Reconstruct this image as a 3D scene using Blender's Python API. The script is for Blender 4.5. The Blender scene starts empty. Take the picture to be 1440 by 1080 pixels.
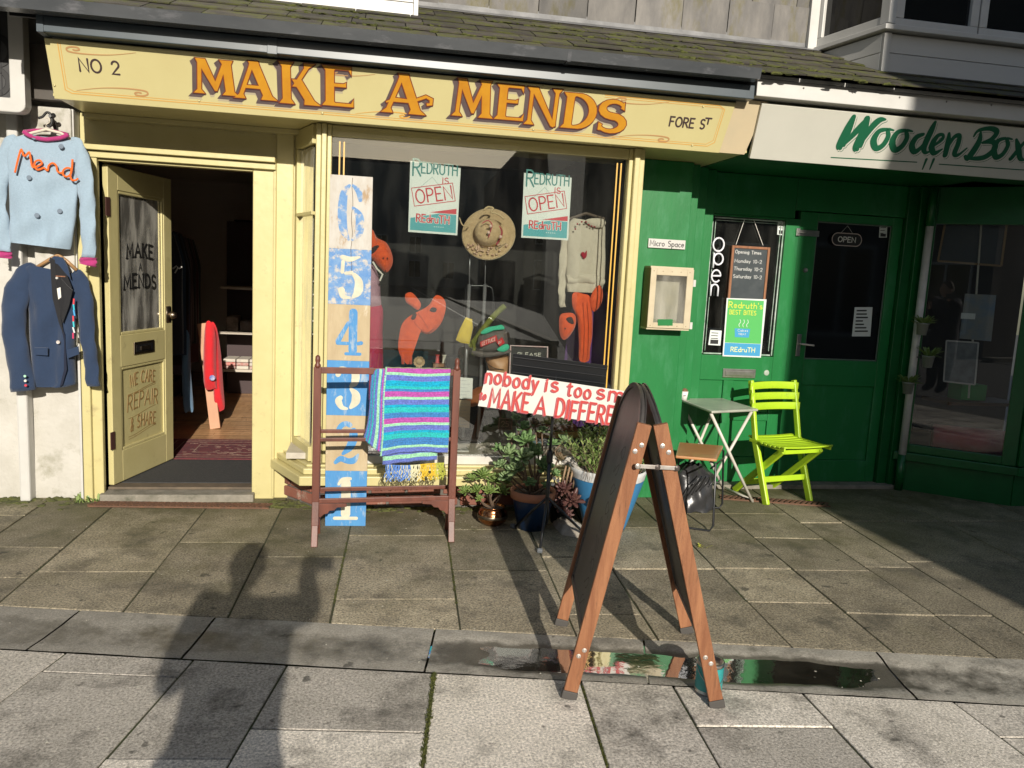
import bpy, bmesh, math, random
from math import sin, cos, pi, radians
from mathutils import Vector, Matrix
random.seed(7)
SC = bpy.context.scene
COL = SC.collection

# ------------------------------------------------------------------ camera
F_PX, PITCH, YAW, ROLL, CAM_H = 1105.0, .139226, .178218, .050434, 1.5
CF = Vector((sin(YAW)*cos(PITCH), cos(YAW)*cos(PITCH), -sin(PITCH)))
_r = Vector((cos(YAW), -sin(YAW), 0)); _u = _r.cross(CF)
CR = cos(ROLL)*_r + sin(ROLL)*_u
CU = -sin(ROLL)*_r + cos(ROLL)*_u
CC = Vector((0, 0, CAM_H))
cam_data = bpy.data.cameras.new('camera')
cam = bpy.data.objects.new('camera', cam_data); COL.objects.link(cam)
cam.matrix_world = Matrix(((CR.x, CU.x, -CF.x, CC.x), (CR.y, CU.y, -CF.y, CC.y), (CR.z, CU.z, -CF.z, CC.z), (0, 0, 0, 1)))
cam_data.sensor_width = 36; cam_data.lens = F_PX/1440*36
cam_data.clip_start = .02; cam_data.clip_end = 500
SC.camera = cam

# ------------------------------------------------------------------ light
SUN_EL, SUN_AZ = radians(20.5), radians(-3.5)     # azimuth of the shadows from +Y
w = bpy.data.worlds.new('World'); SC.world = w; w.use_nodes = True
nt = w.node_tree; bg = nt.nodes['Background']
sky = nt.nodes.new('ShaderNodeTexSky'); sky.sky_type = 'NISHITA'; sky.sun_disc = False
sky.sun_elevation = SUN_EL; sky.sun_rotation = pi + SUN_AZ
nt.links.new(sky.outputs[0], bg.inputs[0]); bg.inputs[1].default_value = .078
sd = bpy.data.lights.new('sun', 'SUN'); sd.energy = 5.0; sd.angle = radians(.53); sd.color = (1, .93, .82)
so = bpy.data.objects.new('sun', sd); COL.objects.link(so)
SUN_D = Vector((cos(SUN_EL)*sin(SUN_AZ), cos(SUN_EL)*cos(SUN_AZ), -sin(SUN_EL)))
so.rotation_euler = SUN_D.to_track_quat('-Z', 'Y').to_euler(); so.location = (0, -6, 8)
SC.view_settings.view_transform = 'Standard'; SC.view_settings.look = 'None'
SC.view_settings.exposure = .15; SC.view_settings.gamma = 1
SC.render.engine = 'CYCLES'
SC.cycles.diffuse_bounces = 7; SC.cycles.max_bounces = 14; SC.cycles.transparent_max_bounces = 16

# ------------------------------------------------------------------ measuring
def ray(px, py): return CR*((px-720)/F_PX) - CU*((py-540)/F_PX) + CF
def at(px, py, Y):                      # where a sight line meets the vertical plane y = Y
    d = ray(px, py); return CC + d*(Y/d.y)
def gr(px, py, z=0):                    # ... or the level plane z
    d = ray(px, py); return CC + d*((z-CAM_H)/d.z)
def onp(px, py, o, n):                  # ... or any plane
    d = ray(px, py); o = Vector(o); n = Vector(n); return CC + d*((o-CC).dot(n)/d.dot(n))

# ------------------------------------------------------------------ materials
MATS = {}
def nd(t, kind, **kw):
    n = t.nodes.new(kind)
    for k, v in kw.items(): setattr(n, k, v)
    return n
def mat(name, c, rough=.55, c2=None, scale=8, mix=.5, bump=0, bscale=60, metal=0, coat=0, rnd=0, spec=.5, c3=None, s3=2.5, m3=(.55,.7), detail=6, stretch=None, trans=0, sheen=0):
    if name in MATS: return MATS[name]
    m = bpy.data.materials.new(name); m.use_nodes = True; t = m.node_tree; L = t.links.new
    b = t.nodes['Principled BSDF']; b.inputs['Roughness'].default_value = rough; b.inputs['Metallic'].default_value = metal
    b.inputs['Specular IOR Level'].default_value = spec; b.inputs['Coat Weight'].default_value = coat
    if sheen: b.inputs['Sheen Weight'].default_value = sheen
    tc = nd(t, 'ShaderNodeTexCoord'); src = tc.outputs['Object']
    if stretch:
        mp = nd(t, 'ShaderNodeMapping'); mp.inputs['Scale'].default_value = stretch; L(src, mp.inputs[0]); src = mp.outputs[0]
    oi = nd(t, 'ShaderNodeObjectInfo')
    ad = nd(t, 'ShaderNodeVectorMath', operation='MULTIPLY_ADD'); ad.inputs[1].default_value = (1, 1, 1)
    L(src, ad.inputs[0])
    sc_ = nd(t, 'ShaderNodeVectorMath', operation='SCALE'); sc_.inputs[0].default_value = (17, 31, 11); L(oi.outputs['Random'], sc_.inputs['Scale']); L(sc_.outputs[0], ad.inputs[2])
    src = ad.outputs[0]
    c4 = (*c, 1); out = None
    if c2 is not None:
        nz = nd(t, 'ShaderNodeTexNoise'); nz.inputs['Scale'].default_value = scale; nz.inputs['Detail'].default_value = detail; nz.inputs['Roughness'].default_value = .62; L(src, nz.inputs['Vector'])
        mr = nd(t, 'ShaderNodeMapRange'); mr.inputs[1].default_value = .5-.3*(1-mix)-.02; mr.inputs[2].default_value = .5+.3*(1-mix)+.02; L(nz.outputs[0], mr.inputs[0])
        mx = nd(t, 'ShaderNodeMix', data_type='RGBA'); mx.inputs[6].default_value = c4; mx.inputs[7].default_value = (*c2, 1); L(mr.outputs[0], mx.inputs[0]); out = mx.outputs[2]
    if c3 is not None:
        nz = nd(t, 'ShaderNodeTexNoise'); nz.inputs['Scale'].default_value = s3; nz.inputs['Detail'].default_value = 8; nz.inputs['Roughness'].default_value = .7; L(src, nz.inputs['Vector'])
        mr = nd(t, 'ShaderNodeMapRange'); mr.inputs[1].default_value = m3[0]; mr.inputs[2].default_value = m3[1]; L(nz.outputs[0], mr.inputs[0])
        mx = nd(t, 'ShaderNodeMix', data_type='RGBA'); mx.inputs[7].default_value = (*c3, 1); L(mr.outputs[0], mx.inputs[0])
        if out: L(out, mx.inputs[6])
        else: mx.inputs[6].default_value = c4
        out = mx.outputs[2]
    if rnd:
        hs = nd(t, 'ShaderNodeHueSaturation'); mr = nd(t, 'ShaderNodeMapRange'); mr.inputs[3].default_value = 1-rnd; mr.inputs[4].default_value = 1+rnd
        L(oi.outputs['Random'], mr.inputs[0]); L(mr.outputs[0], hs.inputs['Value'])
        if out: L(out, hs.inputs['Color'])
        else: hs.inputs['Color'].default_value = c4
        out = hs.outputs[0]
    if out: L(out, b.inputs['Base Color'])
    else: b.inputs['Base Color'].default_value = c4
    if bump:
        nb = nd(t, 'ShaderNodeTexNoise'); nb.inputs['Scale'].default_value = bscale; nb.inputs['Detail'].default_value = 5; L(src, nb.inputs['Vector'])
        bp = nd(t, 'ShaderNodeBump'); bp.inputs['Strength'].default_value = min(1, bump); bp.inputs['Distance'].default_value = .004*max(1, bump); L(nb.outputs[0], bp.inputs['Height']); L(bp.outputs[0], b.inputs['Normal'])
    m.diffuse_color = c4
    MATS[name] = m; return m
def hexc(r, g, b):
    f = lambda v: (v/255/12.92 if v/255 <= .04045 else ((v/255+.055)/1.055)**2.4)
    return (f(r), f(g), f(b))
def glass(name, tint=(.9, .95, .93), rough=0., alpha=.12, refl=2.0):
    if name in MATS: return MATS[name]
    m = bpy.data.materials.new(name); m.use_nodes = True; t = m.node_tree; L = t.links.new
    t.nodes.remove(t.nodes['Principled BSDF']); o = t.nodes['Material Output']
    tr = nd(t, 'ShaderNodeBsdfTransparent'); tr.inputs[0].default_value = (*tint, 1)
    gl = nd(t, 'ShaderNodeBsdfGlossy'); gl.inputs['Roughness'].default_value = rough; gl.inputs[0].default_value = (1, 1, 1, 1)
    df = nd(t, 'ShaderNodeBsdfDiffuse'); df.inputs[0].default_value = (.6, .58, .52, 1)
    fr = nd(t, 'ShaderNodeFresnel'); fr.inputs[0].default_value = 1.5
    mu = nd(t, 'ShaderNodeMath', operation='MULTIPLY'); mu.inputs[1].default_value = refl; mu.use_clamp = True; L(fr.outputs[0], mu.inputs[0])
    mx = nd(t, 'ShaderNodeMixShader'); L(mu.outputs[0], mx.inputs[0]); L(tr.outputs[0], mx.inputs[1]); L(gl.outputs[0], mx.inputs[2])
    # diffuse film: dust and streaks; on the door pane a painted grey reflection
    tc = nd(t, 'ShaderNodeTexCoord'); mp = nd(t, 'ShaderNodeMapping'); mp.inputs['Scale'].default_value = (3, 3, .7); L(tc.outputs['Object'], mp.inputs[0])
    nz = nd(t, 'ShaderNodeTexNoise'); nz.inputs['Scale'].default_value = 4; nz.inputs['Detail'].default_value = 8; L(mp.outputs[0], nz.inputs['Vector'])
    mr = nd(t, 'ShaderNodeMapRange'); mr.inputs[1].default_value = .4; mr.inputs[2].default_value = .75; mr.inputs[3].default_value = alpha*.15; mr.inputs[4].default_value = alpha; L(nz.outputs[0], mr.inputs[0])
    m2 = nd(t, 'ShaderNodeMixShader'); L(mr.outputs[0], m2.inputs[0]); L(mx.outputs[0], m2.inputs[1]); L(df.outputs[0], m2.inputs[2])
    L(m2.outputs[0], o.inputs[0]); MATS[name] = m; m.diffuse_color = (.5, .6, .6, .3); return m

# ------------------------------------------------------------------ mesh building
class MB:
    def __init__(s): s.v = []; s.f = []; s.m = []; s.cur = 0
    def _a(s, vs, fs):
        k = len(s.v); s.v += [tuple(v) for v in vs]
        for f in fs: s.f.append([k+i for i in f]); s.m.append(s.cur)
        return s
    def mi(s, i): s.cur = i; return s
    def box(s, x0, x1, y0, y1, z0, z1):
        if x0 > x1: x0, x1 = x1, x0
        if y0 > y1: y0, y1 = y1, y0
        if z0 > z1: z0, z1 = z1, z0
        return s._a([(x, y, z) for z in (z0, z1) for y in (y0, y1) for x in (x0, x1)], [(0, 2, 3, 1), (4, 5, 7, 6), (0, 1, 5, 4), (2, 6, 7, 3), (0, 4, 6, 2), (1, 3, 7, 5)])
    def obox(s, c, ux, uy, uz, sx, sy, sz):          # oriented box, full sizes
        c = Vector(c); ux = Vector(ux)*sx/2; uy = Vector(uy)*sy/2; uz = Vector(uz)*sz/2
        return s._a([c+ux*i+uy*j+uz*k for k in (-1, 1) for j in (-1, 1) for i in (-1, 1)], [(0, 2, 3, 1), (4, 5, 7, 6), (0, 1, 5, 4), (2, 6, 7, 3), (0, 4, 6, 2), (1, 3, 7, 5)])
    def bar(s, p0, p1, w_, d_, up=(0, 0, 1)):         # w_ across, d_ along up
        p0 = Vector(p0); p1 = Vector(p1); a = (p1-p0); ln = a.length; a.normalize()
        x = a.cross(Vector(up))
        if x.length < 1e-4: x = a.cross(Vector((0, 1, 0)))
        x.normalize(); y = x.cross(a).normalized()
        return s.obox((p0+p1)/2, a, x, y, ln, w_, d_)
    def tube(s, pts, r, n=8, caps=True, closed=False):
        pts = [Vector(p) for p in pts]; N = len(pts)
        rs = r if isinstance(r, (list, tuple)) else [r]*N
        rings = []; prev = None
        for i, p in enumerate(pts):
            if closed: t = pts[(i+1) % N]-pts[i-1]
            else: t = pts[min(i+1, N-1)]-pts[max(i-1, 0)]
            t.normalize()
            if prev is None:
                x = t.orthogonal().normalized()
            else:
                x = prev - t*prev.dot(t)
                x = x.normalized() if x.length > 1e-5 else t.orthogonal().normalized()
            prev = x; y = t.cross(x)
            rings.append([p+(x*cos(2*pi*k/n)+y*sin(2*pi*k/n))*rs[i] for k in range(n)])
        vs = [v for rg in rings for v in rg]; fs = []
        for i in range(N if closed else N-1):
            j = (i+1) % N
            for k in range(n): fs.append((i*n+k, i*n+(k+1) % n, j*n+(k+1) % n, j*n+k))
        if caps and not closed: fs.append(tuple(range(n))[::-1]); fs.append(tuple((N-1)*n+k for k in range(n)))
        return s._a(vs, fs)
    def prism(s, poly, o, ux, uy, n, h, h0=0):        # 2D polygon on a frame, thickness h along n
        o = Vector(o); ux = Vector(ux); uy = Vector(uy); n = Vector(n)
        k = len(poly); A = [o+ux*x+uy*y+n*h0 for x, y in poly]; B = [o+ux*x+uy*y+n*(h0+h) for x, y in poly]
        return s._a(A+B, [tuple(range(k))[::-1], tuple(range(k, 2*k))]+[(i, (i+1) % k, k+(i+1) % k, k+i) for i in range(k)])
    def lathe(s, prof, c, n=24, ax=(0, 0, 1), cap=True):
        c = Vector(c); ax = Vector(ax).normalized(); x = ax.orthogonal().normalized(); y = ax.cross(x)
        vs = [c+ax*h+(x*cos(2*pi*k/n)+y*sin(2*pi*k/n))*r for r, h in prof for k in range(n)]
        fs = [(i*n+k, i*n+(k+1) % n, (i+1)*n+(k+1) % n, (i+1)*n+k) for i in range(len(prof)-1) for k in range(n)]
        if cap: fs += [tuple(range(n))[::-1], tuple((len(prof)-1)*n+k for k in range(n))]
        return s._a(vs, fs)
    def ball(s, c, rx, ry=None, rz=None, nu=14, nv=9, j=0):
        ry = ry or rx; rz = rz or rx; c = Vector(c)
        vs = [c+Vector((0, 0, -rz))]
        for i in range(1, nv):
            a = -pi/2+pi*i/nv
            for k in range(nu):
                q = 1+random.uniform(-j, j); vs.append(c+Vector((rx*cos(a)*cos(2*pi*k/nu)*q, ry*cos(a)*sin(2*pi*k/nu)*q, rz*sin(a)*q)))
        vs.append(c+Vector((0, 0, rz))); T = len(vs)-1
        fs = [(0, 1+(k+1) % nu, 1+k) for k in range(nu)]+[(T, 1+(nv-2)*nu+k, 1+(nv-2)*nu+(k+1) % nu) for k in range(nu)]
        fs += [(1+i*nu+k, 1+i*nu+(k+1) % nu, 1+(i+1)*nu+(k+1) % nu, 1+(i+1)*nu+k) for i in range(nv-2) for k in range(nu)]
        return s._a(vs, fs)
    def grid(s, fn, nu, nv):
        vs = [fn(i/nu, j/nv) for j in range(nv+1) for i in range(nu+1)]
        return s._a(vs, [(j*(nu+1)+i, j*(nu+1)+i+1, (j+1)*(nu+1)+i+1, (j+1)*(nu+1)+i) for j in range(nv) for i in range(nu)])
    def face(s, pts): return s._a(pts, [tuple(range(len(pts)))])
    def ribbon(s, pts, o, ux, uy, n, w_, h=.0015, h0=.0005, closed=False):   # paint stroke: flat top, sloped sides
        P = [Vector((p[0], p[1], 0)) for p in pts]
        Q = [P[0]]
        for p in P[1:]:
            if (p-Q[-1]).length > 1e-5: Q.append(p)
        P = Q; N = len(P)
        if N < 2: return s
        ws = w_ if isinstance(w_, (list, tuple)) else [w_]*N
        if len(ws) != N: ws = [ws[min(len(ws)-1, int(i*len(ws)/N))] for i in range(N)]
        o = Vector(o); ux = Vector(ux); uy = Vector(uy); n = Vector(n)
        M = lambda p, hh: o+ux*p.x+uy*p.y+n*hh
        rows = []
        def row(p, nr, wd): rows.append([M(p+nr*wd/2, h0), M(p+nr*wd*.42, h0+h), M(p-nr*wd*.42, h0+h), M(p-nr*wd/2, h0)])
        if not closed:
            t = (P[1]-P[0]).normalized(); nr = Vector((-t.y, t.x, 0)); row(P[0]-t*ws[0]*.42, nr, ws[0]*.4); row(P[0]-t*ws[0]*.25, nr, ws[0]*.8)
        for i in range(N):
            if closed: t1 = (P[i]-P[i-1]).normalized(); t2 = (P[(i+1) % N]-P[i]).normalized()
            else: t1 = (P[i]-P[max(i-1, 0)]).normalized() if i else (P[1]-P[0]).normalized(); t2 = (P[min(i+1, N-1)]-P[i]).normalized() if i < N-1 else t1
            t = (t1+t2)
            if t.length < .3: # sharp turn: two rows
                for tt in (t1, t2): row(P[i], Vector((-tt.y, tt.x, 0)), ws[i])
                continue
            t.normalize(); nr = Vector((-t.y, t.x, 0)); k = min(1.5, 1/max(.5, t.dot(t1))); row(P[i], nr, ws[i]*k)
        if not closed:
            t = (P[-1]-P[-2]).normalized(); nr = Vector((-t.y, t.x, 0)); row(P[-1]+t*ws[-1]*.25, nr, ws[-1]*.8); row(P[-1]+t*ws[-1]*.42, nr, ws[-1]*.4)
        R = len(rows); vs = [v for r_ in rows for v in r_]
        fs = [(4*i+k, 4*i+k+1, 4*((i+1) % R)+k+1, 4*((i+1) % R)+k) for i in range(R if closed else R-1) for k in range(3)]
        return s._a(vs, fs)
    def build(s, name, m, parent=None, smooth=False, bevel=0, seg=2, sub=0, origin=None):
        me = bpy.data.meshes.new(name)
        o = Vector(origin) if origin is not None else None
        vs = [Vector(v)-o for v in s.v] if o is not None else s.v
        me.from_pydata(vs, [], s.f)
        ms = m if isinstance(m, (list, tuple)) else [m]
        for q in ms: me.materials.append(q)
        if len(ms) > 1: me.polygons.foreach_set('material_index', s.m)
        if smooth: me.polygons.foreach_set('use_smooth', [True]*len(me.polygons))
        me.update()
        ob = bpy.data.objects.new(name, me); COL.objects.link(ob)
        if o is not None: ob.location = o
        if parent is not None:
            ob.parent = parent; ob.matrix_parent_inverse = WM(parent).inverted()
        if bevel:
            b = ob.modifiers.new('bevel', 'BEVEL'); b.width = bevel; b.segments = seg; b.limit_method = 'ANGLE'; b.angle_limit = radians(40); b.harden_normals = False
        if sub: b = ob.modifiers.new('sub', 'SUBSURF'); b.levels = b.render_levels = sub
        return ob
def WM(o): return (WM(o.parent) @ o.matrix_parent_inverse @ o.matrix_basis) if o.parent else o.matrix_basis.copy()
def tag(o, label=None, cat=None, group=None, kind=None):
    if label: o['label'] = label
    if cat: o['category'] = cat
    if group: o['group'] = group
    if kind: o['kind'] = kind
    return o
def thing(name, label, cat, loc=(0, 0, 0), group=None):
    o = bpy.data.objects.new(name, None); COL.objects.link(o); o.location = loc; o.empty_display_size = .1
    return tag(o, label, cat, group)
def dup(o, parent=None, off=(0, 0, 0)):
    c = o.copy(); COL.objects.link(c); c.parent = parent
    if parent is not None: c.matrix_parent_inverse = o.matrix_parent_inverse.copy()
    else: c.location = Vector(o.location)+Vector(off)
    for ch in list(o.children):
        k = ch.copy(); COL.objects.link(k); k.parent = c
        k.matrix_parent_inverse = ch.matrix_parent_inverse.copy()
        for g_ in list(ch.children):
            q = g_.copy(); COL.objects.link(q); q.parent = k; q.matrix_parent_inverse = g_.matrix_parent_inverse.copy()
    return c

# ------------------------------------------------------------------ single-stroke lettering
def arc(cx, cy, rx, ry, a0, a1, n=10): return [(cx+rx*cos(radians(a0+(a1-a0)*i/n)), cy+ry*sin(radians(a0+(a1-a0)*i/n))) for i in range(n+1)]
G = {
 'A': (.72, [[(0, 0), (.36, 1), (.72, 0)], [(.14, .35), (.58, .35)]]),
 'B': (.55, [[(0, 0), (0, 1), (.25, 1)]+arc(.25, .76, .24, .24, 90, -90)+[(.02, .52)], [(.25, .52)]+arc(.27, .26, .28, .26, 90, -90)+[(0, 0)]]),
 'C': (.62, [arc(.36, .5, .36, .5, 50, 310, 14)]),
 'D': (.62, [[(0, 0), (0, 1), (.2, 1)]+arc(.2, .5, .42, .5, 90, -90, 12)+[(0, 0)]]),
 'E': (.5, [[(.5, 1), (0, 1), (0, 0), (.5, 0)], [(0, .52), (.4, .52)]]),
 'F': (.5, [[(.5, 1), (0, 1), (0, 0)], [(0, .52), (.4, .52)]]),
 'G': (.66, [arc(.36, .5, .36, .5, 50, 330, 14)+[(.67, .45), (.42, .45)]]),
 'H': (.6, [[(0, 0), (0, 1)], [(.6, 0), (.6, 1)], [(0, .5), (.6, .5)]]),
 'I': (.06, [[(.03, 0), (.03, 1)]]),
 'J': (.4, [[(.4, 1), (.4, .25)]+arc(.2, .22, .2, .22, 0, -180, 7)]),
 'K': (.58, [[(0, 0), (0, 1)], [(.55, 1), (.04, .45)], [(.18, .58), (.58, 0)]]),
 'L': (.48, [[(0, 1), (0, 0), (.48, 0)]]),
 'M': (.8, [[(0, 0), (.06, 1), (.4, .25), (.74, 1), (.8, 0)]]),
 'N': (.62, [[(0, 0), (0, 1), (.62, 0), (.62, 1)]]),
 'O': (.72, [arc(.36, .5, .36, .5, 90, 450, 18)]),
 'P': (.52, [[(0, 0), (0, 1), (.25, 1)]+arc(.25, .74, .27, .26, 90, -90)+[(.02, .48)]]),
 'R': (.56, [[(0, 0), (0, 1), (.25, 1)]+arc(.25, .75, .26, .25, 90, -90)+[(.04, .5)], [(.22, .5), (.56, 0)]]),
 'S': (.52, [arc(.27, .75, .24, .25, 40, 270, 9)+arc(.26, .25, .26, .25, 90, -140, 10)[1:]]),
 'T': (.6, [[(0, 1), (.6, 1)], [(.3, 1), (.3, 0)]]),
 'U': (.6, [[(0, 1), (0, .3)]+arc(.3, .3, .3, .3, 180, 360, 9)+[(.6, 1)]]),
 'V': (.64, [[(0, 1), (.32, 0), (.64, 1)]]),
 'W': (.9, [[(0, 1), (.22, 0), (.45, .8), (.68, 0), (.9, 1)]]),
 'X': (.6, [[(0, 1), (.6, 0)], [(.6, 1), (0, 0)]]),
 'Y': (.6, [[(0, 1), (.3, .5), (.3, 0)], [(.6, 1), (.3, .5)]]),
 'Z': (.56, [[(0, 1), (.56, 1), (0, 0), (.56, 0)]]),
 'a': (.46, [arc(.22, .28, .22, .28, 30, 390, 14), [(.45, .58), (.45, 0)]]),
 'b': (.46, [[(0, 1), (0, 0)], arc(.23, .28, .23, .28, 180, -180, 14)]),
 'c': (.4, [arc(.24, .28, .23, .28, 50, 310, 10)]),
 'd': (.46, [arc(.23, .28, .23, .28, 0, 360, 14), [(.46, 1), (.46, 0)]]),
 'e': (.44, [[(.02, .3), (.43, .32)]+arc(.22, .3, .21, .28, 10, 320, 12)]),
 'f': (.34, [arc(.26, .8, .14, .2, 60, 180, 6)+[(.12, 0)], [(0, .55), (.3, .55)]]),
 'g': (.46, [arc(.22, .3, .22, .27, 20, 380, 13), [(.45, .57), (.45, -.1)]+arc(.23, -.1, .22, .2, 0, -150, 7)]),
 'h': (.42, [[(0, 1), (0, 0)], [(0, .3)]+arc(.21, .35, .21, .22, 180, 0, 8)+[(.42, 0)]]),
 'i': (.05, [[(.02, .56), (.02, 0)], [(.02, .8), (.03, .78)]]),
 'k': (.4, [[(0, 1), (0, 0)], [(.36, .56), (.02, .25)], [(.12, .33), (.4, 0)]]),
 'l': (.05, [[(.02, 1), (.02, 0)]]),
 'm': (.68, [[(0, .57), (0, 0)], [(0, .3)]+arc(.17, .38, .17, .2, 180, 0, 7)+[(.34, 0)], [(.34, .3)]+arc(.51, .38, .17, .2, 180, 0, 7)+[(.68, 0)]]),
 'n': (.4, [[(0, .57), (0, 0)], [(0, .3)]+arc(.2, .36, .2, .22, 180, 0, 8)+[(.4, 0)]]),
 'o': (.46, [arc(.23, .28, .23, .28, 90, 450, 15)]),
 'p': (.46, [[(0, .58), (0, -.35)], arc(.23, .28, .23, .28, 180, -180, 14)]),
 'r': (.3, [[(0, .57), (0, 0)], arc(.2, .34, .2, .22, 175, 50, 6)]),
 's': (.36, [arc(.18, .43, .16, .14, 40, 270, 8)+arc(.18, .15, .18, .15, 90, -140, 8)[1:]]),
 't': (.34, [[(.14, .9), (.14, .12)]+arc(.26, .12, .12, .12, 180, 290, 5), [(0, .58), (.32, .58)]]),
 'u': (.42, [[(0, .57), (0, .22)]+arc(.21, .22, .21, .22, 180, 360, 8)+[(.42, .57)], [(.42, .3), (.42, 0)]]),
 'x': (.4, [[(0, .57), (.4, 0)], [(.4, .57), (0, 0)]]),
 'y': (.42, [[(0, .57), (.2, .05)], [(.42, .57), (.12, -.3)]]),
 '0': (.5, [arc(.25, .5, .25, .5, 90, 450, 16)]),
 '1': (.2, [[(0, .8), (.15, 1), (.15, 0)]]),
 '2': (.5, [arc(.25, .72, .25, .28, 170, -30, 9)+[(0, 0), (.5, 0)]]),
 '3': (.46, [arc(.22, .76, .22, .24, 150, -80, 9), arc(.22, .27, .25, .27, 80, -150, 10)]),
 '4': (.52, [[(.38, 0), (.38, 1), (0, .3), (.52, .3)]]),
 '5': (.48, [[(.44, 1), (.08, 1), (.04, .56)]+arc(.22, .32, .26, .31, 120, -140, 10)]),
 '7': (.5, [[(0, 1), (.5, 1), (.15, 0)]]),
 '-': (.3, [[(0, .42), (.3, .42)]]), '.': (.06, [[(.02, 0), (.04, .02)]]), ':': (.06, [[(.02, .1), (.04, .12)], [(.02, .5), (.04, .52)]]),
 "'": (.06, [[(.03, 1), (.02, .8)]]), '!': (.06, [[(.03, 1), (.03, .3)], [(.02, 0), (.04, .02)]]), '/': (.4, [[(0, 0), (.4, 1)]]),
 '&': (.5, [[(.5, 0), (.1, .75)]+arc(.24, .83, .14, .16, 170, -20, 7)+[(.06, .3)]+arc(.22, .2, .2, .2, 160, 330, 7)+[(.5, .42)]]),
}
def text_w(t, sp=.22): return sum((.35 if ch == ' ' else G[ch][0])+sp for ch in t)-sp
def write(mb, t, o, ux, uy, n, size, stroke, width=None, sp=.22, align='l', h=.0012, h0=.0006, slant=0, jit=0, arch=0, xs=1, asc=1):
    """ribbon lettering on a frame; size is the cap height; width fits the line to a length"""
    L_ = text_w(t, sp)*size*xs
    if width: xs *= width/L_; L_ = width
    x = {'l': 0, 'c': -L_/2, 'r': -L_}[align]; k = 0
    for ch in t:
        if ch == ' ': x += (.35+sp)*size*xs; continue
        gw, st = G[ch]; jy = random.uniform(-jit, jit)*size; jr = random.uniform(-jit, jit)
        for s_ in st:
            pts = []
            for px, py in s_:
                if py > .6: py = .6+(py-.6)*asc
                a, b = px*size*xs+x, py*size+jy+(px-.3)*jr*size
                a += b*slant
                if arch: b += arch*(1-((a)/(L_/2))**2) if align == 'c' else 0
                pts.append((a, b))
            mb.ribbon(pts, o, ux, uy, n, stroke, h+.00012*(k % 5), h0); k += 1
        x += (gw+sp)*size*xs
    return mb
def frame_px(p0, p1, Yd, lean=0):
    """frame on a plane facing the street whose baseline runs from p0 to p1 (pixels)"""
    A = at(*p0, Yd); B = at(*p1, Yd); ux = (B-A).normalized(); n = Vector((0, -1, 0)); n = (n-ux*n.dot(ux)).normalized()
    return A, ux, n.cross(ux)*-1 if (n.cross(ux)).z < 0 else n.cross(ux), n, (B-A).length
# ================================================================== materials of the place
YEL = mat('yellow_gloss', (.55, .485, .235), .36, c2=(.50, .44, .205), scale=5, c3=(.38, .32, .16), s3=11, m3=(.60, .74), bump=.25, bscale=25, coat=.1)
YEL2 = mat('yellow_sign_paint', (.565, .505, .25), .4, c2=(.53, .465, .225), scale=3, bump=.08, bscale=12, coat=.15)
BEI = mat('beige_paint', (.55, .45, .29), .5, c2=(.5, .42, .28), scale=5)
GRN = mat('green_gloss', (.012, .17, .042), .34, c2=(.010, .145, .035), scale=6, c3=(.035, .20, .075), s3=9, m3=(.52, .72), bump=.12, bscale=55, stretch=(1, 1, .35))
GRN2 = mat('green_gloss_frame', (.007, .11, .027), .3, c2=(.005, .085, .02), scale=6, bump=.2, bscale=30)
WHITE = mat('white_upvc', (.56, .55, .52), .4, c2=(.49, .48, .45), scale=4, bump=.05)
SIGNW = mat('white_sign_board', (.54, .53, .46), .45, c2=(.50, .49, .425), scale=3, c3=(.45, .44, .38), s3=7, m3=(.66, .8))
RENDER = mat('white_render', (.54, .52, .475), .85, c2=(.44, .42, .37), scale=3.5, c3=(.22, .21, .14), s3=3.2, m3=(.54, .72), bump=.9, bscale=38)
CLAD = mat('cladding_board', (.55, .54, .51), .4, c2=(.49, .48, .455), scale=1.5, stretch=(.3, 1, 4))
BLK = mat('black_box_fascia', (.055, .075, .09), .35, c2=(.04, .055, .065), scale=4, c3=(.12, .13, .14), s3=12, m3=(.6, .8), spec=.6)
GUT = mat('grey_gutter', (.09, .095, .10), .25, c2=(.06, .065, .07), scale=5, c3=(.16, .16, .17), s3=14, m3=(.55, .75), spec=.8, stretch=(.4, 1, 1))
LEAD = mat('lead_flashing', (.22, .22, .22), .55, c2=(.12, .12, .12), scale=7, bump=.6, bscale=14)
SLATE = mat('hung_slate', (.195, .182, .165), .75, c2=(.11, .105, .10), scale=9, c3=(.12, .105, .04), s3=5, m3=(.52, .66), bump=.8, bscale=45, rnd=.25, stretch=(1, 1, .35))
ROOFS = mat('mossy_roof_slate', (.075, .065, .050), .85, c2=(.035, .031, .026), scale=7, c3=(.075, .08, .018), s3=8, m3=(.46, .62), bump=1.2, bscale=30, rnd=.3)
DARKW = mat('room_gloom_black', (.018, .016, .015), .9, c2=(.012, .011, .010), scale=3)  # near-black colour paints in the gloom of unlit rooms
INW = mat('interior_wall', (.76, .71, .64), .8, c2=(.70, .65, .58), scale=2)
BRICK = mat('old_brick', (.20, .07, .045), .85, c2=(.20, .085, .06), scale=14, c3=(.3, .25, .2), s3=9, m3=(.58, .7), bump=.9, bscale=40, rnd=.25)
MORTAR = mat('mortar', (.16, .14, .12), .95, c2=(.09, .085, .07), scale=20, bump=1)
WOODF = mat('floorboard_oak', (.50, .30, .15), .35, c2=(.38, .21, .10), scale=4, rnd=.22, stretch=(6, 1, 1))
CONC = mat('threshold_concrete', (.27, .245, .20), .9, c2=(.18, .165, .13), scale=14, c3=(.09, .09, .06), s3=5, m3=(.55, .7), bump=1, bscale=90)
IRON = mat('rusty_iron', (.10, .055, .035), .8, c2=(.16, .075, .04), scale=30, bump=.8, bscale=60)
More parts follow.
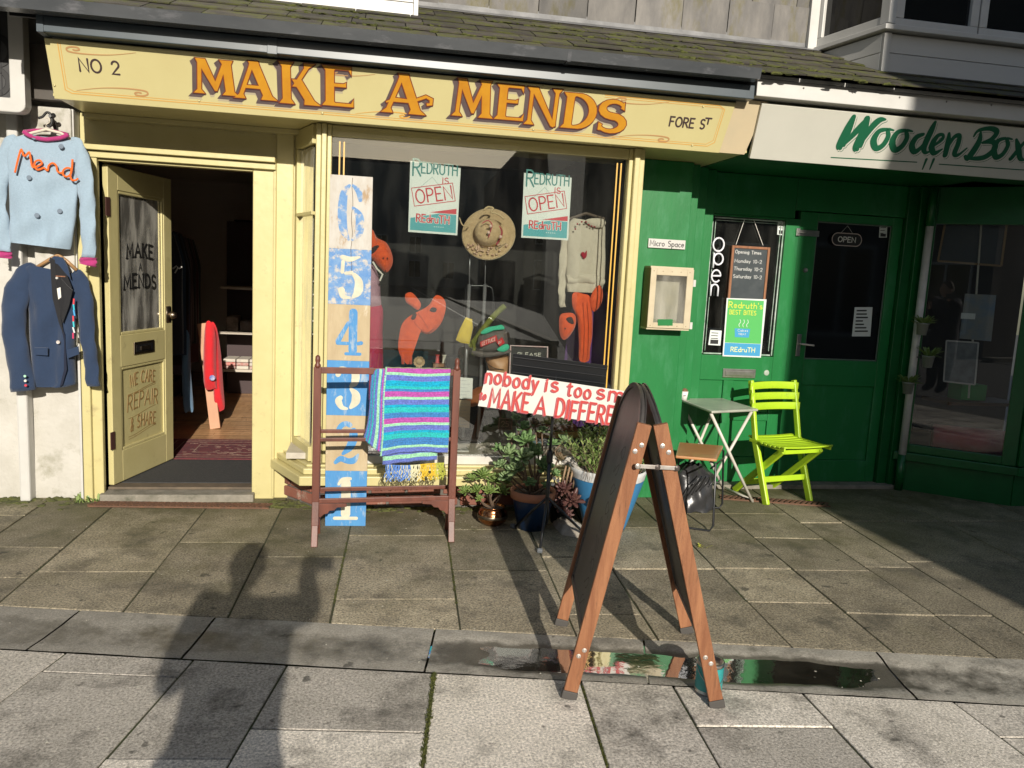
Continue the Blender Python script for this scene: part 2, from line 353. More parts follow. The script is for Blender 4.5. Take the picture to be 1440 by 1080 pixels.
STEEL = mat('brushed_steel', (.6, .58, .55), .3, metal=1, c2=(.45, .43, .4), scale=20)
BRASS = mat('aged_brass', (.32, .26, .18), .38, metal=1, c2=(.15, .12, .1), scale=12)
BLKP = mat('black_plastic', (.012, .012, .013), .4)
BLKM = mat('black_metal', (.012, .013, .015), .3, spec=.6)
GLASS = glass('window_glass', (.88, .9, .88), 0, .012)
GLASSD = glass('door_glass', (.55, .58, .56), 0, .85)  # strong diffuse film stands in for a grey reflection on the door
DIRTG = glass('side_glass', (.8, .82, .74), .02, .5)
BLACKG = mat('black_glazing', (.006, .007, .008), .05, spec=.6)

# paving: granite chips, blotches, green algae towards the wall
def paving(name, a, b, moss, chips=.5, rough=.8):
    m = mat(name, a, rough, c2=b, scale=5, mix=.45, rnd=.34)
    t = m.node_tree; L = t.links.new; bs = t.nodes['Principled BSDF']
    prev = bs.inputs['Base Color'].links[0].from_socket
    tc = nd(t, 'ShaderNodeTexCoord'); geo = nd(t, 'ShaderNodeNewGeometry')
    nz = nd(t, 'ShaderNodeTexNoise'); nz.inputs['Scale'].default_value = 105; nz.inputs['Detail'].default_value = 5; nz.inputs['Roughness'].default_value = .75; L(geo.outputs['Position'], nz.inputs['Vector'])
    mr = nd(t, 'ShaderNodeMapRange'); mr.inputs[1].default_value = .34; mr.inputs[2].default_value = .66; mr.inputs[3].default_value = 1-chips; mr.inputs[4].default_value = 1+chips; L(nz.outputs[0], mr.inputs[0])
    hs = nd(t, 'ShaderNodeHueSaturation'); L(prev, hs.inputs['Color']); L(mr.outputs[0], hs.inputs['Value'])
    # pale chips
    vo = nd(t, 'ShaderNodeTexNoise'); vo.inputs['Scale'].default_value = 260; vo.inputs['Detail'].default_value = 1; L(geo.outputs['Position'], vo.inputs['Vector'])
    m1 = nd(t, 'ShaderNodeMapRange'); m1.inputs[1].default_value = .62; m1.inputs[2].default_value = .70; m1.inputs[4].default_value = .55; L(vo.outputs[0], m1.inputs[0])
    mx = nd(t, 'ShaderNodeMix', data_type='RGBA'); L(m1.outputs[0], mx.inputs[0]); L(hs.outputs[0], mx.inputs[6]); mx.inputs[7].default_value = (.5, .47, .4, 1)
    # dark stains
    st = nd(t, 'ShaderNodeTexNoise'); st.inputs['Scale'].default_value = 3.1; st.inputs['Detail'].default_value = 9; st.inputs['Roughness'].default_value = .72; L(geo.outputs['Position'], st.inputs['Vector'])
    m2 = nd(t, 'ShaderNodeMapRange'); m2.inputs[1].default_value = .50; m2.inputs[2].default_value = .66; m2.inputs[4].default_value = .72; L(st.outputs[0], m2.inputs[0])
    mx2 = nd(t, 'ShaderNodeMix', data_type='RGBA'); L(m2.outputs[0], mx2.inputs[0]); L(mx.outputs[2], mx2.inputs[6]); mx2.inputs[7].default_value = (.055, .05, .038, 1)
    out = mx2.outputs[2]
    # small hard-edged gum and damp spots
    sp = nd(t, 'ShaderNodeTexNoise'); sp.inputs['Scale'].default_value = 11; sp.inputs['Detail'].default_value = 6; L(geo.outputs['Position'], sp.inputs['Vector'])
    m4 = nd(t, 'ShaderNodeMapRange'); m4.inputs[1].default_value = .665; m4.inputs[2].default_value = .70; m4.inputs[4].default_value = .7; L(sp.outputs[0], m4.inputs[0])
    mx4 = nd(t, 'ShaderNodeMix', data_type='RGBA'); L(m4.outputs[0], mx4.inputs[0]); L(out, mx4.inputs[6]); mx4.inputs[7].default_value = (.03, .028, .022, 1); out = mx4.outputs[2]
    if moss:
        sx = nd(t, 'ShaderNodeSeparateXYZ'); L(geo.outputs['Position'], sx.inputs[0])
        my = nd(t, 'ShaderNodeMapRange'); my.inputs[1].default_value = 3.3; my.inputs[2].default_value = 5.3; my.inputs[3].default_value = .0; my.inputs[4].default_value = .42; L(sx.outputs['Y'], my.inputs[0])
        n3 = nd(t, 'ShaderNodeTexNoise'); n3.inputs['Scale'].default_value = 2.3; n3.inputs['Detail'].default_value = 9; n3.inputs['Roughness'].default_value = .68; L(geo.outputs['Position'], n3.inputs['Vector'])
        ad = nd(t, 'ShaderNodeMath', operation='ADD'); L(my.outputs[0], ad.inputs[0]); L(n3.outputs[0], ad.inputs[1])
        m3 = nd(t, 'ShaderNodeMapRange'); m3.inputs[1].default_value = .56; m3.inputs[2].default_value = .98; m3.inputs[4].default_value = moss; L(ad.outputs[0], m3.inputs[0])
        mx3 = nd(t, 'ShaderNodeMix', data_type='RGBA'); L(m3.outputs[0], mx3.inputs[0]); L(out, mx3.inputs[6]); mx3.inputs[7].default_value = (.068, .066, .018, 1); out = mx3.outputs[2]
    L(out, bs.inputs['Base Color'])
    b1 = nd(t, 'ShaderNodeBump'); b1.inputs['Strength'].default_value = .8; b1.inputs['Distance'].default_value = .003; L(nz.outputs[0], b1.inputs['Height']); L(b1.outputs[0], bs.inputs['Normal'])
    return m
PAV1 = paving('granite_chip_paving', (.33, .285, .20), (.22, .185, .125), .9, .8)
PAV2 = paving('pale_granite_paving', (.60, .55, .48), (.48, .44, .375), .0, .6)
KERB = paving('channel_stone', (.44, .41, .35), (.31, .285, .24), .25, .3, .7)
JOINT = mat('joint_dirt', (.06, .052, .035), .95, c2=(.04, .055, .015), scale=6, bump=1.2, bscale=80)
# damp, dark stone where the channel dips
_t = KERB.node_tree; _bs = _t.nodes['Principled BSDF']; _src = _bs.inputs['Base Color'].links[0].from_socket; _g = nd(_t, 'ShaderNodeNewGeometry'); _sx = nd(_t, 'ShaderNodeSeparateXYZ'); _t.links.new(_g.outputs['Position'], _sx.inputs[0])
_nz = nd(_t, 'ShaderNodeTexNoise'); _nz.inputs['Scale'].default_value = 9; _nz.inputs['Detail'].default_value = 9; _nz.inputs['Roughness'].default_value = .7; _t.links.new(_g.outputs['Position'], _nz.inputs['Vector'])
_ma = nd(_t, 'ShaderNodeMath', operation='MULTIPLY_ADD'); _ma.inputs[1].default_value = .016; _t.links.new(_nz.outputs[0], _ma.inputs[0]); _t.links.new(_sx.outputs['Z'], _ma.inputs[2])
_mr = nd(_t, 'ShaderNodeMapRange'); _mr.inputs[1].default_value = .006; _mr.inputs[2].default_value = .0015; _mr.inputs[3].default_value = 0; _mr.inputs[4].default_value = .78; _t.links.new(_ma.outputs[0], _mr.inputs[0])
_mx = nd(_t, 'ShaderNodeMix', data_type='RGBA'); _mx.inputs[7].default_value = (.045, .04, .028, 1); _t.links.new(_mr.outputs[0], _mx.inputs[0]); _t.links.new(_src, _mx.inputs[6]); _t.links.new(_mx.outputs[2], _bs.inputs['Base Color'])
_m5 = nd(_t, 'ShaderNodeMapRange'); _m5.inputs[2].default_value = .78; _m5.inputs[3].default_value = .7; _m5.inputs[4].default_value = .3; _t.links.new(_mr.outputs[0], _m5.inputs[0]); _t.links.new(_m5.outputs[0], _bs.inputs['Roughness'])
ASPH = mat('street_surface', (.075, .073, .07), .85, c2=(.055, .053, .05), scale=30, bump=.8, bscale=200)

# ================================================================== ground
def structure(o): o['kind'] = 'structure'; return o
ground = structure(MB().box(-60, 60, -90, 30, -.30, -.05).build('ground', ASPH))
base = structure(MB().box(-6, 9, 1.0, 5.6, -.06, -.034).build('pavement', JOINT))
# ---- dirt and mortar packed in the joints, up to just below the slab tops
_ka, _kb = gr(-2600, 852-.0525*2600), gr(3200, 852+.0525*3200); _la, _lb = gr(-2600, 912-.0556*2600), gr(3200, 912+.0556*3200)
structure(MB().prism([(_ka.x, _ka.y+.004), (_kb.x, _kb.y+.004), (_kb.x, 5.45), (_ka.x, 5.45)], (0, 0, 0), (1, 0, 0), (0, 1, 0), (0, 0, 1), .02, -.026).build('joint_filling', JOINT))
structure(MB().prism([(_la.x, 1.0), (_lb.x, 1.0), (_lb.x, _lb.y-.004), (_la.x, _la.y-.004)], (0, 0, 0), (1, 0, 0), (0, 1, 0), (0, 0, 1), .02, -.026).build('joint_filling', JOINT))
# ---- slabs of the upper pavement: joints run towards the shops
def lx(V, m, y): return V[0]+m*(y-V[1])
UV = (575, 358); K1 = lambda x: 852+.0525*x; K2 = lambda x: 912+.0556*x
def kint(V, m, K):                      # where a joint meets a kerb line
    y = 900
    for _ in range(20): y = K(lx(V, m, y))
    return (lx(V, m, y), y)
def wall_pt(m, Yw):
    lo, hi = 470, 900
    for _ in range(40):
        y = (lo+hi)/2
        if gr(lx(UV, m, y), y).y > Yw: lo = y
        else: hi = y
    return gr(lx(UV, m, y), y)
def slab(pts, M, parent, name='paving_slab', th=.035, z0=None, gap=.0045):
    c = sum((Vector(p) for p in pts), Vector())/len(pts); c.z = 0
    n = len(pts); q = []
    for i in range(n):                  # inset every edge by the joint
        p0, p1, p2 = Vector(pts[i-1]), Vector(pts[i]), Vector(pts[(i+1) % n])
        e1 = (p1-p0).normalized(); e2 = (p2-p1).normalized()
        n1 = Vector((-e1.y, e1.x, 0)); n2 = Vector((-e2.y, e2.x, 0))
        if (c-p1).dot(n1+n2) < 0: n1, n2 = -n1, -n2
        bz = (n1+n2); d = bz.normalized()*gap/max(.3, cos(n1.angle(n2, 0)/2)); q.append(p1+d+Vector((random.uniform(-1, 1), random.uniform(-1, 1), 0))*.0015)
    h = random.uniform(-.0022, .0022) if z0 is None else z0
    tx, ty = random.uniform(-.002, .002), random.uniform(-.002, .002)
    T = [Vector((v.x, v.y, h+tx*(v.x-c.x)+ty*(v.y-c.y))) for v in q]; B = [Vector((v.x, v.y, -th)) for v in q]
    b = MB(); b._a(B+T, [tuple(range(n))[::-1], tuple(range(n, 2*n))]+[(i, (i+1) % n, n+(i+1) % n, n+i) for i in range(n)])
    # orient
    o = b.build(name, M, parent, bevel=.0022, seg=1)
    bm = bmesh.new(); bm.from_mesh(o.data); bmesh.ops.recalc_face_normals(bm, faces=bm.faces); bm.to_mesh(o.data); bm.free()
    return o
ms = [-4.2, -3.6, -3.05, -2.5, -1.95, -1.47, -1.178, -.80, -.50, -.215, .137, .44, .648, .976, 1.22, 1.46, 1.62, 2.0, 2.35, 2.7, 3.1, 3.5, 3.9]
rows = {6: [(804, 804)], 5: [(812, 812), (769, 770)], 7: [(763, 763)], 8: [(783, 783)], 9: [(842, 842), (753, 753)], 10: [(803, 803), (745, 745)], 11: [(864, 864), (783, 783), (738, 738)], 12: [(845, 846), (800, 800), (742, 742)],
        13: [(846, 848), (799, 800), (745, 745), (722, 722)], 14: [(862, 866), (802, 803), (756, 758), (722, 723)], 15: [(865, 866), (797, 798), (735, 735)], 16: [(890, 895), (790, 790), (733, 733)]}
for i in range(len(ms)-1):
    a, b_ = ms[i], ms[i+1]
    Yw = 5.12 if b_ < .7 else 5.40
    rr = rows.get(i, [(860-random.randint(0, 40),)*2, (790-random.randint(0, 30),)*2, (740-random.randint(0, 20),)*2])
    kl, kr = kint(UV, a, K1), kint(UV, b_, K1)
    L_, R_ = [gr(*kl)], [gr(*kr)]
    for (ya, yb) in rr:
        pa, pb = gr(lx(UV, a, ya), ya), gr(lx(UV, b_, yb), yb)
        if pa.y > L_[-1].y+.1 and pb.y > R_[-1].y+.1 and pa.y < Yw-.15 and pb.y < Yw-.15: L_.append(pa); R_.append(pb)
    L_.append(wall_pt(a, Yw)); R_.append(wall_pt(b_, Yw))
    for j in range(len(L_)-1):
        slab([L_[j], R_[j], R_[j+1], L_[j+1]], PAV1, base)
# ---- pale slabs this side of the channel
LV = (668, 485); ml = [-3.2, -2.5, -1.8, -1.33, -.894, -.587, -.124, .314, .58, .94, 1.34, 1.75, 2.2, 2.7, 3.3]
rowl = {3: [(944, 952)], 4: [(1067, 1067)], 5: [(1024, 1030)], 8: [(1021, 1023)], 10: [(1036, 1038)]}
for i in range(len(ml)-1):
    a, b_ = ml[i], ml[i+1]
    kl, kr = kint(LV, a, K2), kint(LV, b_, K2)
    L_, R_ = [gr(*kl)], [gr(*kr)]
    for (ya, yb) in rowl.get(i, [])+[(1180+30*(i % 3),)*2, (1330-40*(i % 2),)*2, (1560,)*2]:
        pa, pb = gr(lx(LV, a, ya), ya), gr(lx(LV, b_, yb), yb)
        if pa.y < L_[-1].y-.06: L_.append(pa); R_.append(pb)
    for j in range(len(L_)-1): slab([L_[j], L_[j+1], R_[j+1], R_[j]], PAV2, base)
# ---- dished channel stones
chan = structure(MB().box(-5.5, 8, 2.2, 2.21, -.075, -.07).build('drain_channel', JOINT))
def kpt(x, t, z=0): y = K1(x)*(1-t)+K2(x)*t; return gr(x, y, z)
cj = [(-1500, -1560), (-1000, -1060), (-560, -620), (-230, -300), (113, 37), (303, 255), (612, 597), (905, 912), (1232, 1290), (1560, 1650), (1900, 2000), (2300, 2420)]
for i in range(len(cj)-1):
    def fn(u, v, i=i):
        xa = cj[i][0]*(1-v)+cj[i][1]*v; xb = cj[i+1][0]*(1-v)+cj[i+1][1]*v
        x = xa+(xb-xa)*u; v_ = v+.018*sin(u*11+i*2)+.012*sin(u*29+i); dp = .015*min(1, 1.5*max(0, sin(pi*min(1, max(0, (v_-.14)/.76))))**1.2)+.0016*sin(v*17+u*13+i)*sin(u*31)
        dp *= .25+.75*max(0, min(1, (x-585)/150))*max(0, min(1, (1310-x)/130)) if 560 < x < 1400 else .25
        p = kpt(x, .005+v*.99); p.z = -dp+.0010*sin(u*9+i); return p
    g_ = 1.4/ (abs(cj[i+1][0]-cj[i][0])+1)
    MB().grid(lambda u, v: fn(g_+u*(1-2*g_), v), 28, 22).build('channel_stone', KERB, chan, smooth=True)
# ---- standing water in the channel
WATER = bpy.data.materials.new('water'); WATER.use_nodes = True
_t = WATER.node_tree; _t.nodes.remove(_t.nodes['Principled BSDF']); _L = _t.links.new
_ge = nd(_t, 'ShaderNodeNewGeometry')
_tr = nd(_t, 'ShaderNodeBsdfTransparent'); _tr.inputs[0].default_value = (.50, .46, .36, 1); _gl = nd(_t, 'ShaderNodeBsdfGlossy'); _gl.inputs['Roughness'].default_value = .045
_nb = nd(_t, 'ShaderNodeTexNoise'); _nb.inputs['Scale'].default_value = 16; _nb.inputs['Detail'].default_value = 3; _L(_ge.outputs['Position'], _nb.inputs['Vector'])
_bp = nd(_t, 'ShaderNodeBump'); _bp.inputs['Strength'].default_value = .5; _bp.inputs['Distance'].default_value = .0012; _L(_nb.outputs[0], _bp.inputs['Height']); _L(_bp.outputs[0], _gl.inputs['Normal'])
_df = nd(_t, 'ShaderNodeBsdfDiffuse'); _df.inputs[0].default_value = (.085, .076, .055, 1)      # silt in the water
_fr = nd(_t, 'ShaderNodeFresnel'); _fr.inputs[0].default_value = 1.38; _mu = nd(_t, 'ShaderNodeMath', operation='MULTIPLY'); _mu.inputs[1].default_value = .7
_mx = nd(_t, 'ShaderNodeMixShader'); _m2 = nd(_t, 'ShaderNodeMixShader')
_n2 = nd(_t, 'ShaderNodeTexNoise'); _n2.inputs['Scale'].default_value = 7; _n2.inputs['Detail'].default_value = 8; _L(_ge.outputs['Position'], _n2.inputs['Vector'])
_mr = nd(_t, 'ShaderNodeMapRange'); _mr.inputs[1].default_value = .36; _mr.inputs[2].default_value = .64; _mr.inputs[3].default_value = .35; _mr.inputs[4].default_value = .95; _L(_n2.outputs[0], _mr.inputs[0])
_L(_mr.outputs[0], _m2.inputs[0]); _L(_tr.outputs[0], _m2.inputs[1]); _L(_df.outputs[0], _m2.inputs[2])
_L(_fr.outputs[0], _mu.inputs[0]); _L(_mu.outputs[0], _mx.inputs[0]); _L(_m2.outputs[0], _mx.inputs[1]); _L(_gl.outputs[0], _mx.inputs[2]); _L(_mx.outputs[0], _t.nodes['Material Output'].inputs[0])
def edge(u): return min(1, 16*u, 16*(1-u))
def water(name, xa, xb, z, t0, t1):
    def fn(u, v):
        e = edge(u)*(.93+.07*sin(u*23+xa)*sin(u*7.1)); c = (t0+t1)/2; p = kpt(xa+(xb-xa)*u, c+(v-.5)*(t1-t0)*e); p.z = z; return p
    return structure(MB().grid(fn, 60, 4).build(name, WATER))
water('puddle', 590, 1310, -.0100, .06, .94)
# ================================================================== the yellow mending shop
X0, XD0, XD1, YW, FZ = -1.66, -1.60, -.735, 5.08, .06
shop = thing('yellow_shop_building', 'pale yellow painted shop with an open doorway and a bay display window', 'shop building', (0, YW, 0))
P = lambda mb, name, m, par=None, **k: mb.build(name, m, par if par is not None else shop, **k)
P(MB().box(X0-.02, XD0, 5.03, 5.16, .0, 2.085).box(X0-.045, X0+.005, 5.0, 5.06, 0, 2.11).box(XD0-.018, XD0+.0, 5.06, 5.24, .02, 2.06), 'door_jamb', YEL, bevel=.006)
P(MB().box(XD1, -.60, 5.05, 5.2, .0, 2.085).box(-.603, -.50, 5.07, 5.2, .0, 2.28).box(-.615, -.598, 5.04, 5.21, .012, 2.086), 'pillar', YEL, bevel=.006)
P(MB().box(-.505, -.468, 5.09, 5.2, .2, 2.28), 'pillar_strip', YEL, bevel=.003)
P(MB().box(X0-.045, -.60, 4.99, 5.07, 2.085, 2.115).box(X0-.02, -.60, 5.02, 5.2, 2.045, 2.083).box(XD0, XD1, 5.05, 5.12, 2.03, 2.044), 'door_head', YEL, bevel=.004)
P(MB().box(X0-.05, -.505, 5.10, 5.2, 2.117, 2.30), 'header_panel', YEL, bevel=.003)
P(MB().box(-1.66, 2.19, 4.58, 5.45, 2.290, 2.305).box(-1.66, -.3, 5.02, 5.098, 2.262, 2.289), 'soffit', YEL, bevel=.002)
# bay: posts, head, glazing bars
def ppoly(pts, z0, z1, mb=None):
    mb = mb or MB(); return mb.prism([(x, y) for x, y in pts], (0, 0, 0), (1, 0, 0), (0, 1, 0), (0, 0, 1), z1-z0, z0)
P(MB().box(-.345, -.315, 4.715, 4.80, .32, 2.286).box(-.313, -.285, 4.70, 4.80, .32, 2.286).box(-.283, -.258, 4.72, 4.80, .32, 2.286), 'corner_post', YEL, bevel=.005)
P(MB().box(1.505, 1.53, 4.725, 4.8, .32, 2.286).box(1.532, 1.565, 4.695, 4.80, .32, 2.286).box(1.567, 1.60, 4.715, 4.84, .32, 2.286), 'corner_post', YEL, bevel=.005)
P(MB().box(1.602, 1.668, 5.0, 5.09, .0, 2.286), 'pilaster', YEL, bevel=.004)
P(MB().box(1.602, 1.64, 4.84, 5.0, .195, 2.286), 'bay_cheek', YEL)
P(MB().box(-.258, 1.505, 4.735, 4.80, 2.225, 2.286), 'window_head', YEL, bevel=.003)
P(MB().box(-.258, 1.505, 4.73, 4.80, .315, .365), 'bottom_rail', mat('white_ledge', (.58, .56, .5), .5, c2=(.5, .47, .42), scale=9), bevel=.003)
gp = P(MB().box(-.258, 1.505, 4.757, 4.763, .366, 2.224), 'window_pane', GLASS)
# gold lining on the pane
GOLD = mat('gold_lining', (.62, .36, .05), .35)
for x in (-.215, -.19, 1.44, 1.465): P(MB().box(x-.004, x+.004, 4.7545, 4.7565, .42, 2.2), 'gold_line', GOLD, gp)
# splayed side light
a0 = Vector((-.47, 5.09, 0)); a1 = Vector((-.345, 4.765, 0)); ad = (a1-a0).normalized(); an = Vector((ad.y, -ad.x, 0))
sp_ = MB()
for z0, z1 in ((.32, .41), (2.18, 2.286), (1.78, 1.80)): sp_.bar(a0+Vector((0, 0, (z0+z1)/2)), a1+Vector((0, 0, (z0+z1)/2)), .05, z1-z0)
sp_.bar(a0+ad*.02+Vector((0, 0, .412)), a0+ad*.02+Vector((0, 0, 2.178)), .05, .045, ad)
P(sp_, 'side_frame', YEL, bevel=.003)
P(MB().obox((a0+a1)/2+Vector((0, 0, 1.29)), ad, an, (0, 0, 1), (a1-a0).length-.09, .006, 1.76), 'side_pane', DIRTG)
# sill: stepped, splayed to the pillar
P(ppoly([(-.645, 5.10), (-.405, 4.62), (1.665, 4.62), (1.665, 5.10)], .205, .262), 'sill', YEL, bevel=.006)
P(ppoly([(-.60, 5.10), (-.385, 4.66), (1.66, 4.66), (1.66, 5.10)], .264, .300), 'sill_upper', YEL, bevel=.006)
P(ppoly([(-.56, 5.10), (-.37, 4.70), (1.655, 4.70), (1.655, 5.10)], .301, .3145), 'sill_moulding', YEL, bevel=.003)
pl = P(ppoly([(-.56, 5.12), (-.33, 4.85), (1.62, 4.85), (1.62, 5.12)], -.03, .203), 'plinth', MORTAR)
def brick_row(p0, p1, z, parent, off, n0):
    d = (p1-p0); ln = d.length; d.normalize(); n = Vector((d.y, -d.x, 0)); x = -off
    while x < ln:
        a = max(x, 0)+.004; b = min(x+.215, ln)-.004
        if b-a > .03:
            c = p0+d*(a+b)/2+n*random.uniform(.001, .006)+Vector((0, 0, z+.033))
            MB().obox(c, d, n, (0, 0, 1), b-a, .02, .064).build('brick', BRICK, parent, bevel=.005, seg=1)
        x += .225
for k, z in enumerate((0, .074, .148)):
    if z > .14: continue
    brick_row(Vector((-.33, 4.85, 0)), Vector((1.62, 4.85, 0)), z+.02, pl, .11*(k % 2), 0)
    brick_row(Vector((-.56, 5.12, 0)), Vector((-.33, 4.85, 0)), z+.02, pl, .11*(k % 2), 0)
# threshold step
P(MB().box(XD0-.02, XD1+.02, 4.985, 5.26, -.02, .045), 'threshold_step', CONC, bevel=.008)
P(MB().box(XD0, XD1, 5.10, 5.20, .0455, .062), 'door_sill', mat('worn_wood', (.16, .12, .08), .8, c2=(.09, .07, .05), scale=12), bevel=.004)
# the open door leaf
hp = Vector((-1.59, 5.12, 0)); dv = Vector((-1.405, 5.83, 0))-hp; DW = dv.length; dv.normalize(); dn = Vector((dv.y, -dv.x, 0))   # dn faces the doorway
D = lambda u, z, t=0: hp+dv*u+Vector((0, 0, z))+dn*t
def dbox(mb, u0, u1, z0, z1, t0=-.022, t1=.022): return mb.obox(D((u0+u1)/2, (z0+z1)/2, (t0+t1)/2), dv, dn, (0, 0, 1), u1-u0, t1-t0, z1-z0)
b = MB(); dbox(b, 0, .1, .07, 2.02); dbox(b, DW-.1, DW, .07, 2.02); dbox(b, .1, DW-.1, .07, .27); dbox(b, .1, DW-.1, .80, 1.0); dbox(b, .1, DW-.1, 1.88, 2.02); dbox(b, .1, DW-.1, .27, .80, -.008, .006)
door = P(b, 'door', YEL, bevel=.004)
b = MB()
for z0, z1 in ((.27, .80), (1.0, 1.88)):
    dbox(b, .1, .118, z0, z1, .006, .018); dbox(b, DW-.118, DW-.1, z0, z1, .006, .018); dbox(b, .118, DW-.118, z0, z0+.018, .006, .018); dbox(b, .118, DW-.118, z1-.018, z1, .006, .018)
P(b, 'door_moulding', YEL, door, bevel=.004)
b = MB(); dbox(b, .1, DW-.1, 1.0, 1.88, -.003, .003); P(b, 'door_pane', GLASSD, door)
for z in (.30, 1.72):
    b = MB(); dbox(b, -.03, .012, z, z+.11, .0225, .028); P(b, 'hinge', mat('brown_hinge', (.07, .03, .025), .5), door)
b = MB(); dbox(b, .24, .48, .865, .945, .0225, .030); P(b, 'letterbox', BRASS, door, bevel=.003)
b = MB(); dbox(b, .262, .458, .883, .926, .0305, .032); P(b, 'letterbox_slot', BLKP, door)
b = MB(); dbox(b, .31, .42, .89, .915, .0325, .036); P(b, 'letterbox_flap', BRASS, door)
b = MB(); dbox(b, DW-.085, DW-.03, 1.05, 1.16, .0225, .028); b.lathe([(0, .0), (.022, .0), (.026, .02), (.018, .045), (0, .05)], D(DW-.05, 1.1, .028), 14, dn); P(b, 'door_handle', BRASS, door, smooth=True)
BLKL = mat('black_lettering', (.012, .012, .012), .5); BRNL = mat('brown_lettering', (.30, .19, .07), .5)
def serif_write(mb, t, o, ux, uy, n, size, stroke, width, align='c', sp=.3, arch=0, h=.0008):
    write(mb, t, o, ux, uy, n, size, stroke, width, sp=sp, align=align, arch=arch, h=h)
    # small slab serifs at the feet and heads
    L_ = text_w(t, sp)*size; xs = width/L_; x = -width/2 if align == 'c' else 0
    for ch in t:
        if ch == ' ': x += (.35+sp)*size*xs; continue
        gw, st = G[ch]
        for s_ in st:
            for q in (s_[0], s_[-1]):
                if q[1] in (0, 1) and ch not in 'OCSU&': 
                    a = q[0]*size*xs+x; b_ = q[1]*size+(arch*(1-(a/(width/2))**2) if arch else 0)
                    mb.ribbon([(a-.13*size, b_), (a+.13*size, b_)], o, ux, uy, n, stroke*.45, h+.0003, .0006)
        x += (gw+sp)*size*xs
UZ = Vector((0, 0, 1))
for t, z, w_, sz in (('MAKE', 1.475, .30, .085), ('MENDS', 1.28, .37, .085)):
    b = MB(); serif_write(b, t, D(DW/2, z, .0035), dv, UZ, dn, sz, .019, w_, arch=.012); P(b, 'lettering', BLKL, door)
b = MB(); write(b, 'A', D(DW/2, 1.40, .0035), dv, UZ, dn, .05, .008, align='c'); P(b, 'lettering', BLKL, door)
for t, z, w_, sz in (('WE CARE', .655, .30, .075), ('REPAIR', .50, .36, .1), ('& SHARE', .365, .30, .08)):
    b = MB(); write(b, t, D(DW/2, z, .0065), dv, UZ, dn, sz, .011, w_, align='c', slant=.1, arch=.015); P(b, 'lettering', BRNL, door)
b = MB()
for z in (.63, .475, .355, .62, .34): b.ribbon([(u, .02*sin(u*9)) for u in [i*.03-.17 for i in range(12)]], D(DW/2, z, .0065), dv, UZ, dn, .003, .0006)
P(b, 'flourish', BRNL, door)
# interior passage
P(MB().box(-2.75, -2.7, 5.2, 10.6, 0, 2.6), 'inner_wall', INW); P(MB().box(-2.75, 2.0, 10.6, 10.65, 0, 2.6), 'inner_wall', INW); P(MB().box(-.55, -.5, 5.2, 7.2, 0, 2.28), 'inner_wall', DARKW); P(MB().box(-.5, 1.9, 6.15, 6.2, 0, 2.3), 'inner_wall', DARKW)  # near-black partition added as a dark backdrop to the display
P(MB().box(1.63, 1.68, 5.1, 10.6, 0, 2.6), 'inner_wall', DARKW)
P(MB().box(-2.7, -1.69, 5.2, 5.25, 0, 2.6), 'inner_wall', INW)
P(MB().box(-2.8, 2.1, 5.2, 10.7, 2.45, 2.5), 'ceiling', mat('interior_ceiling', (.8, .77, .7), .8))
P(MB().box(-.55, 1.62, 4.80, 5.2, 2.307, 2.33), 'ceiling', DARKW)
P(MB().box(-2.7, 2.0, 5.2, 10.6, -.04, .028), 'subfloor', mat('subfloor', (.06, .04, .03), .9))
fl = P(MB().box(-2.7, 2.0, 5.26, 10.6, .028, .042), 'floor', mat('floor_underlay', (.12, .07, .04), .8))
y = 5.9
while y < 10.5:
    x = -2.69-random.uniform(0, .6)
    while x < -.55:
        x2 = x+random.uniform(.7, 1.3)
        a, c_ = max(x, -2.69), min(x2, -.56)
        if c_-a > .05: MB().box(a+.001, c_-.001, y+.001, y+.089, .0425, .058).build('floorboard', WOODF, fl, bevel=.0015, seg=1)
        x = x2
    y += .09
P(MB().box(-2.1, -2.02, 5.9, 9.4, .058, .2), 'skirting', mat('brown_skirting', (.10, .05, .03), .5))
# window platform
P(MB().box(-.5, 1.6, 4.803, 5.75, .325, .362), 'display_platform', mat('display_platform_paint', (.5, .46, .38), .6, c2=(.4, .36, .3)))
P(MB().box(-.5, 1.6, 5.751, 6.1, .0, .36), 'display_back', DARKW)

# ================================================================== fascia signboard
SO = Vector((-1.645, 4.57, 2.275)); SU = Vector((1, 0, 0)); SV = Vector((0, -.11, .27)).normalized(); SN = SU.cross(SV)
if SN.y > 0: SN = -SN
SH = .292
sign = thing('shop_fascia_sign', 'long yellow hand-painted fascia board reading MAKE A MENDS over the doorway', 'shop sign', (-1.645, 4.57, 2.275))
P(MB().prism([(-.005, 0), (3.655, 0), (3.685, SH), (-.005, SH)], SO, SU, SV, SN, .022, -.022), 'board', YEL2, sign, bevel=.003)
def sgn(px, py):
    p = onp(px, py, SO, SN); d = p-SO; return (d.dot(SU), d.dot(SV))
ORL = mat('orange_lining', (.62, .33, .07), .45); TAN = mat('tan_flourish', (.43, .24, .10), .5)
b = MB()
for o_ in (0, .011):
    b.ribbon([(.055+o_, .275), (.055+o_, .05+o_), (.085+o_, .035+o_), (3.57-o_, .035+o_), (3.61-o_, .06+o_), (3.625-o_, .25), (3.59, .268-o_), (2.9, .268-o_)], SO, SU, SV, SN, .0045 if not o_ else .003, .0006)
P(b, 'border_line', ORL, sign)
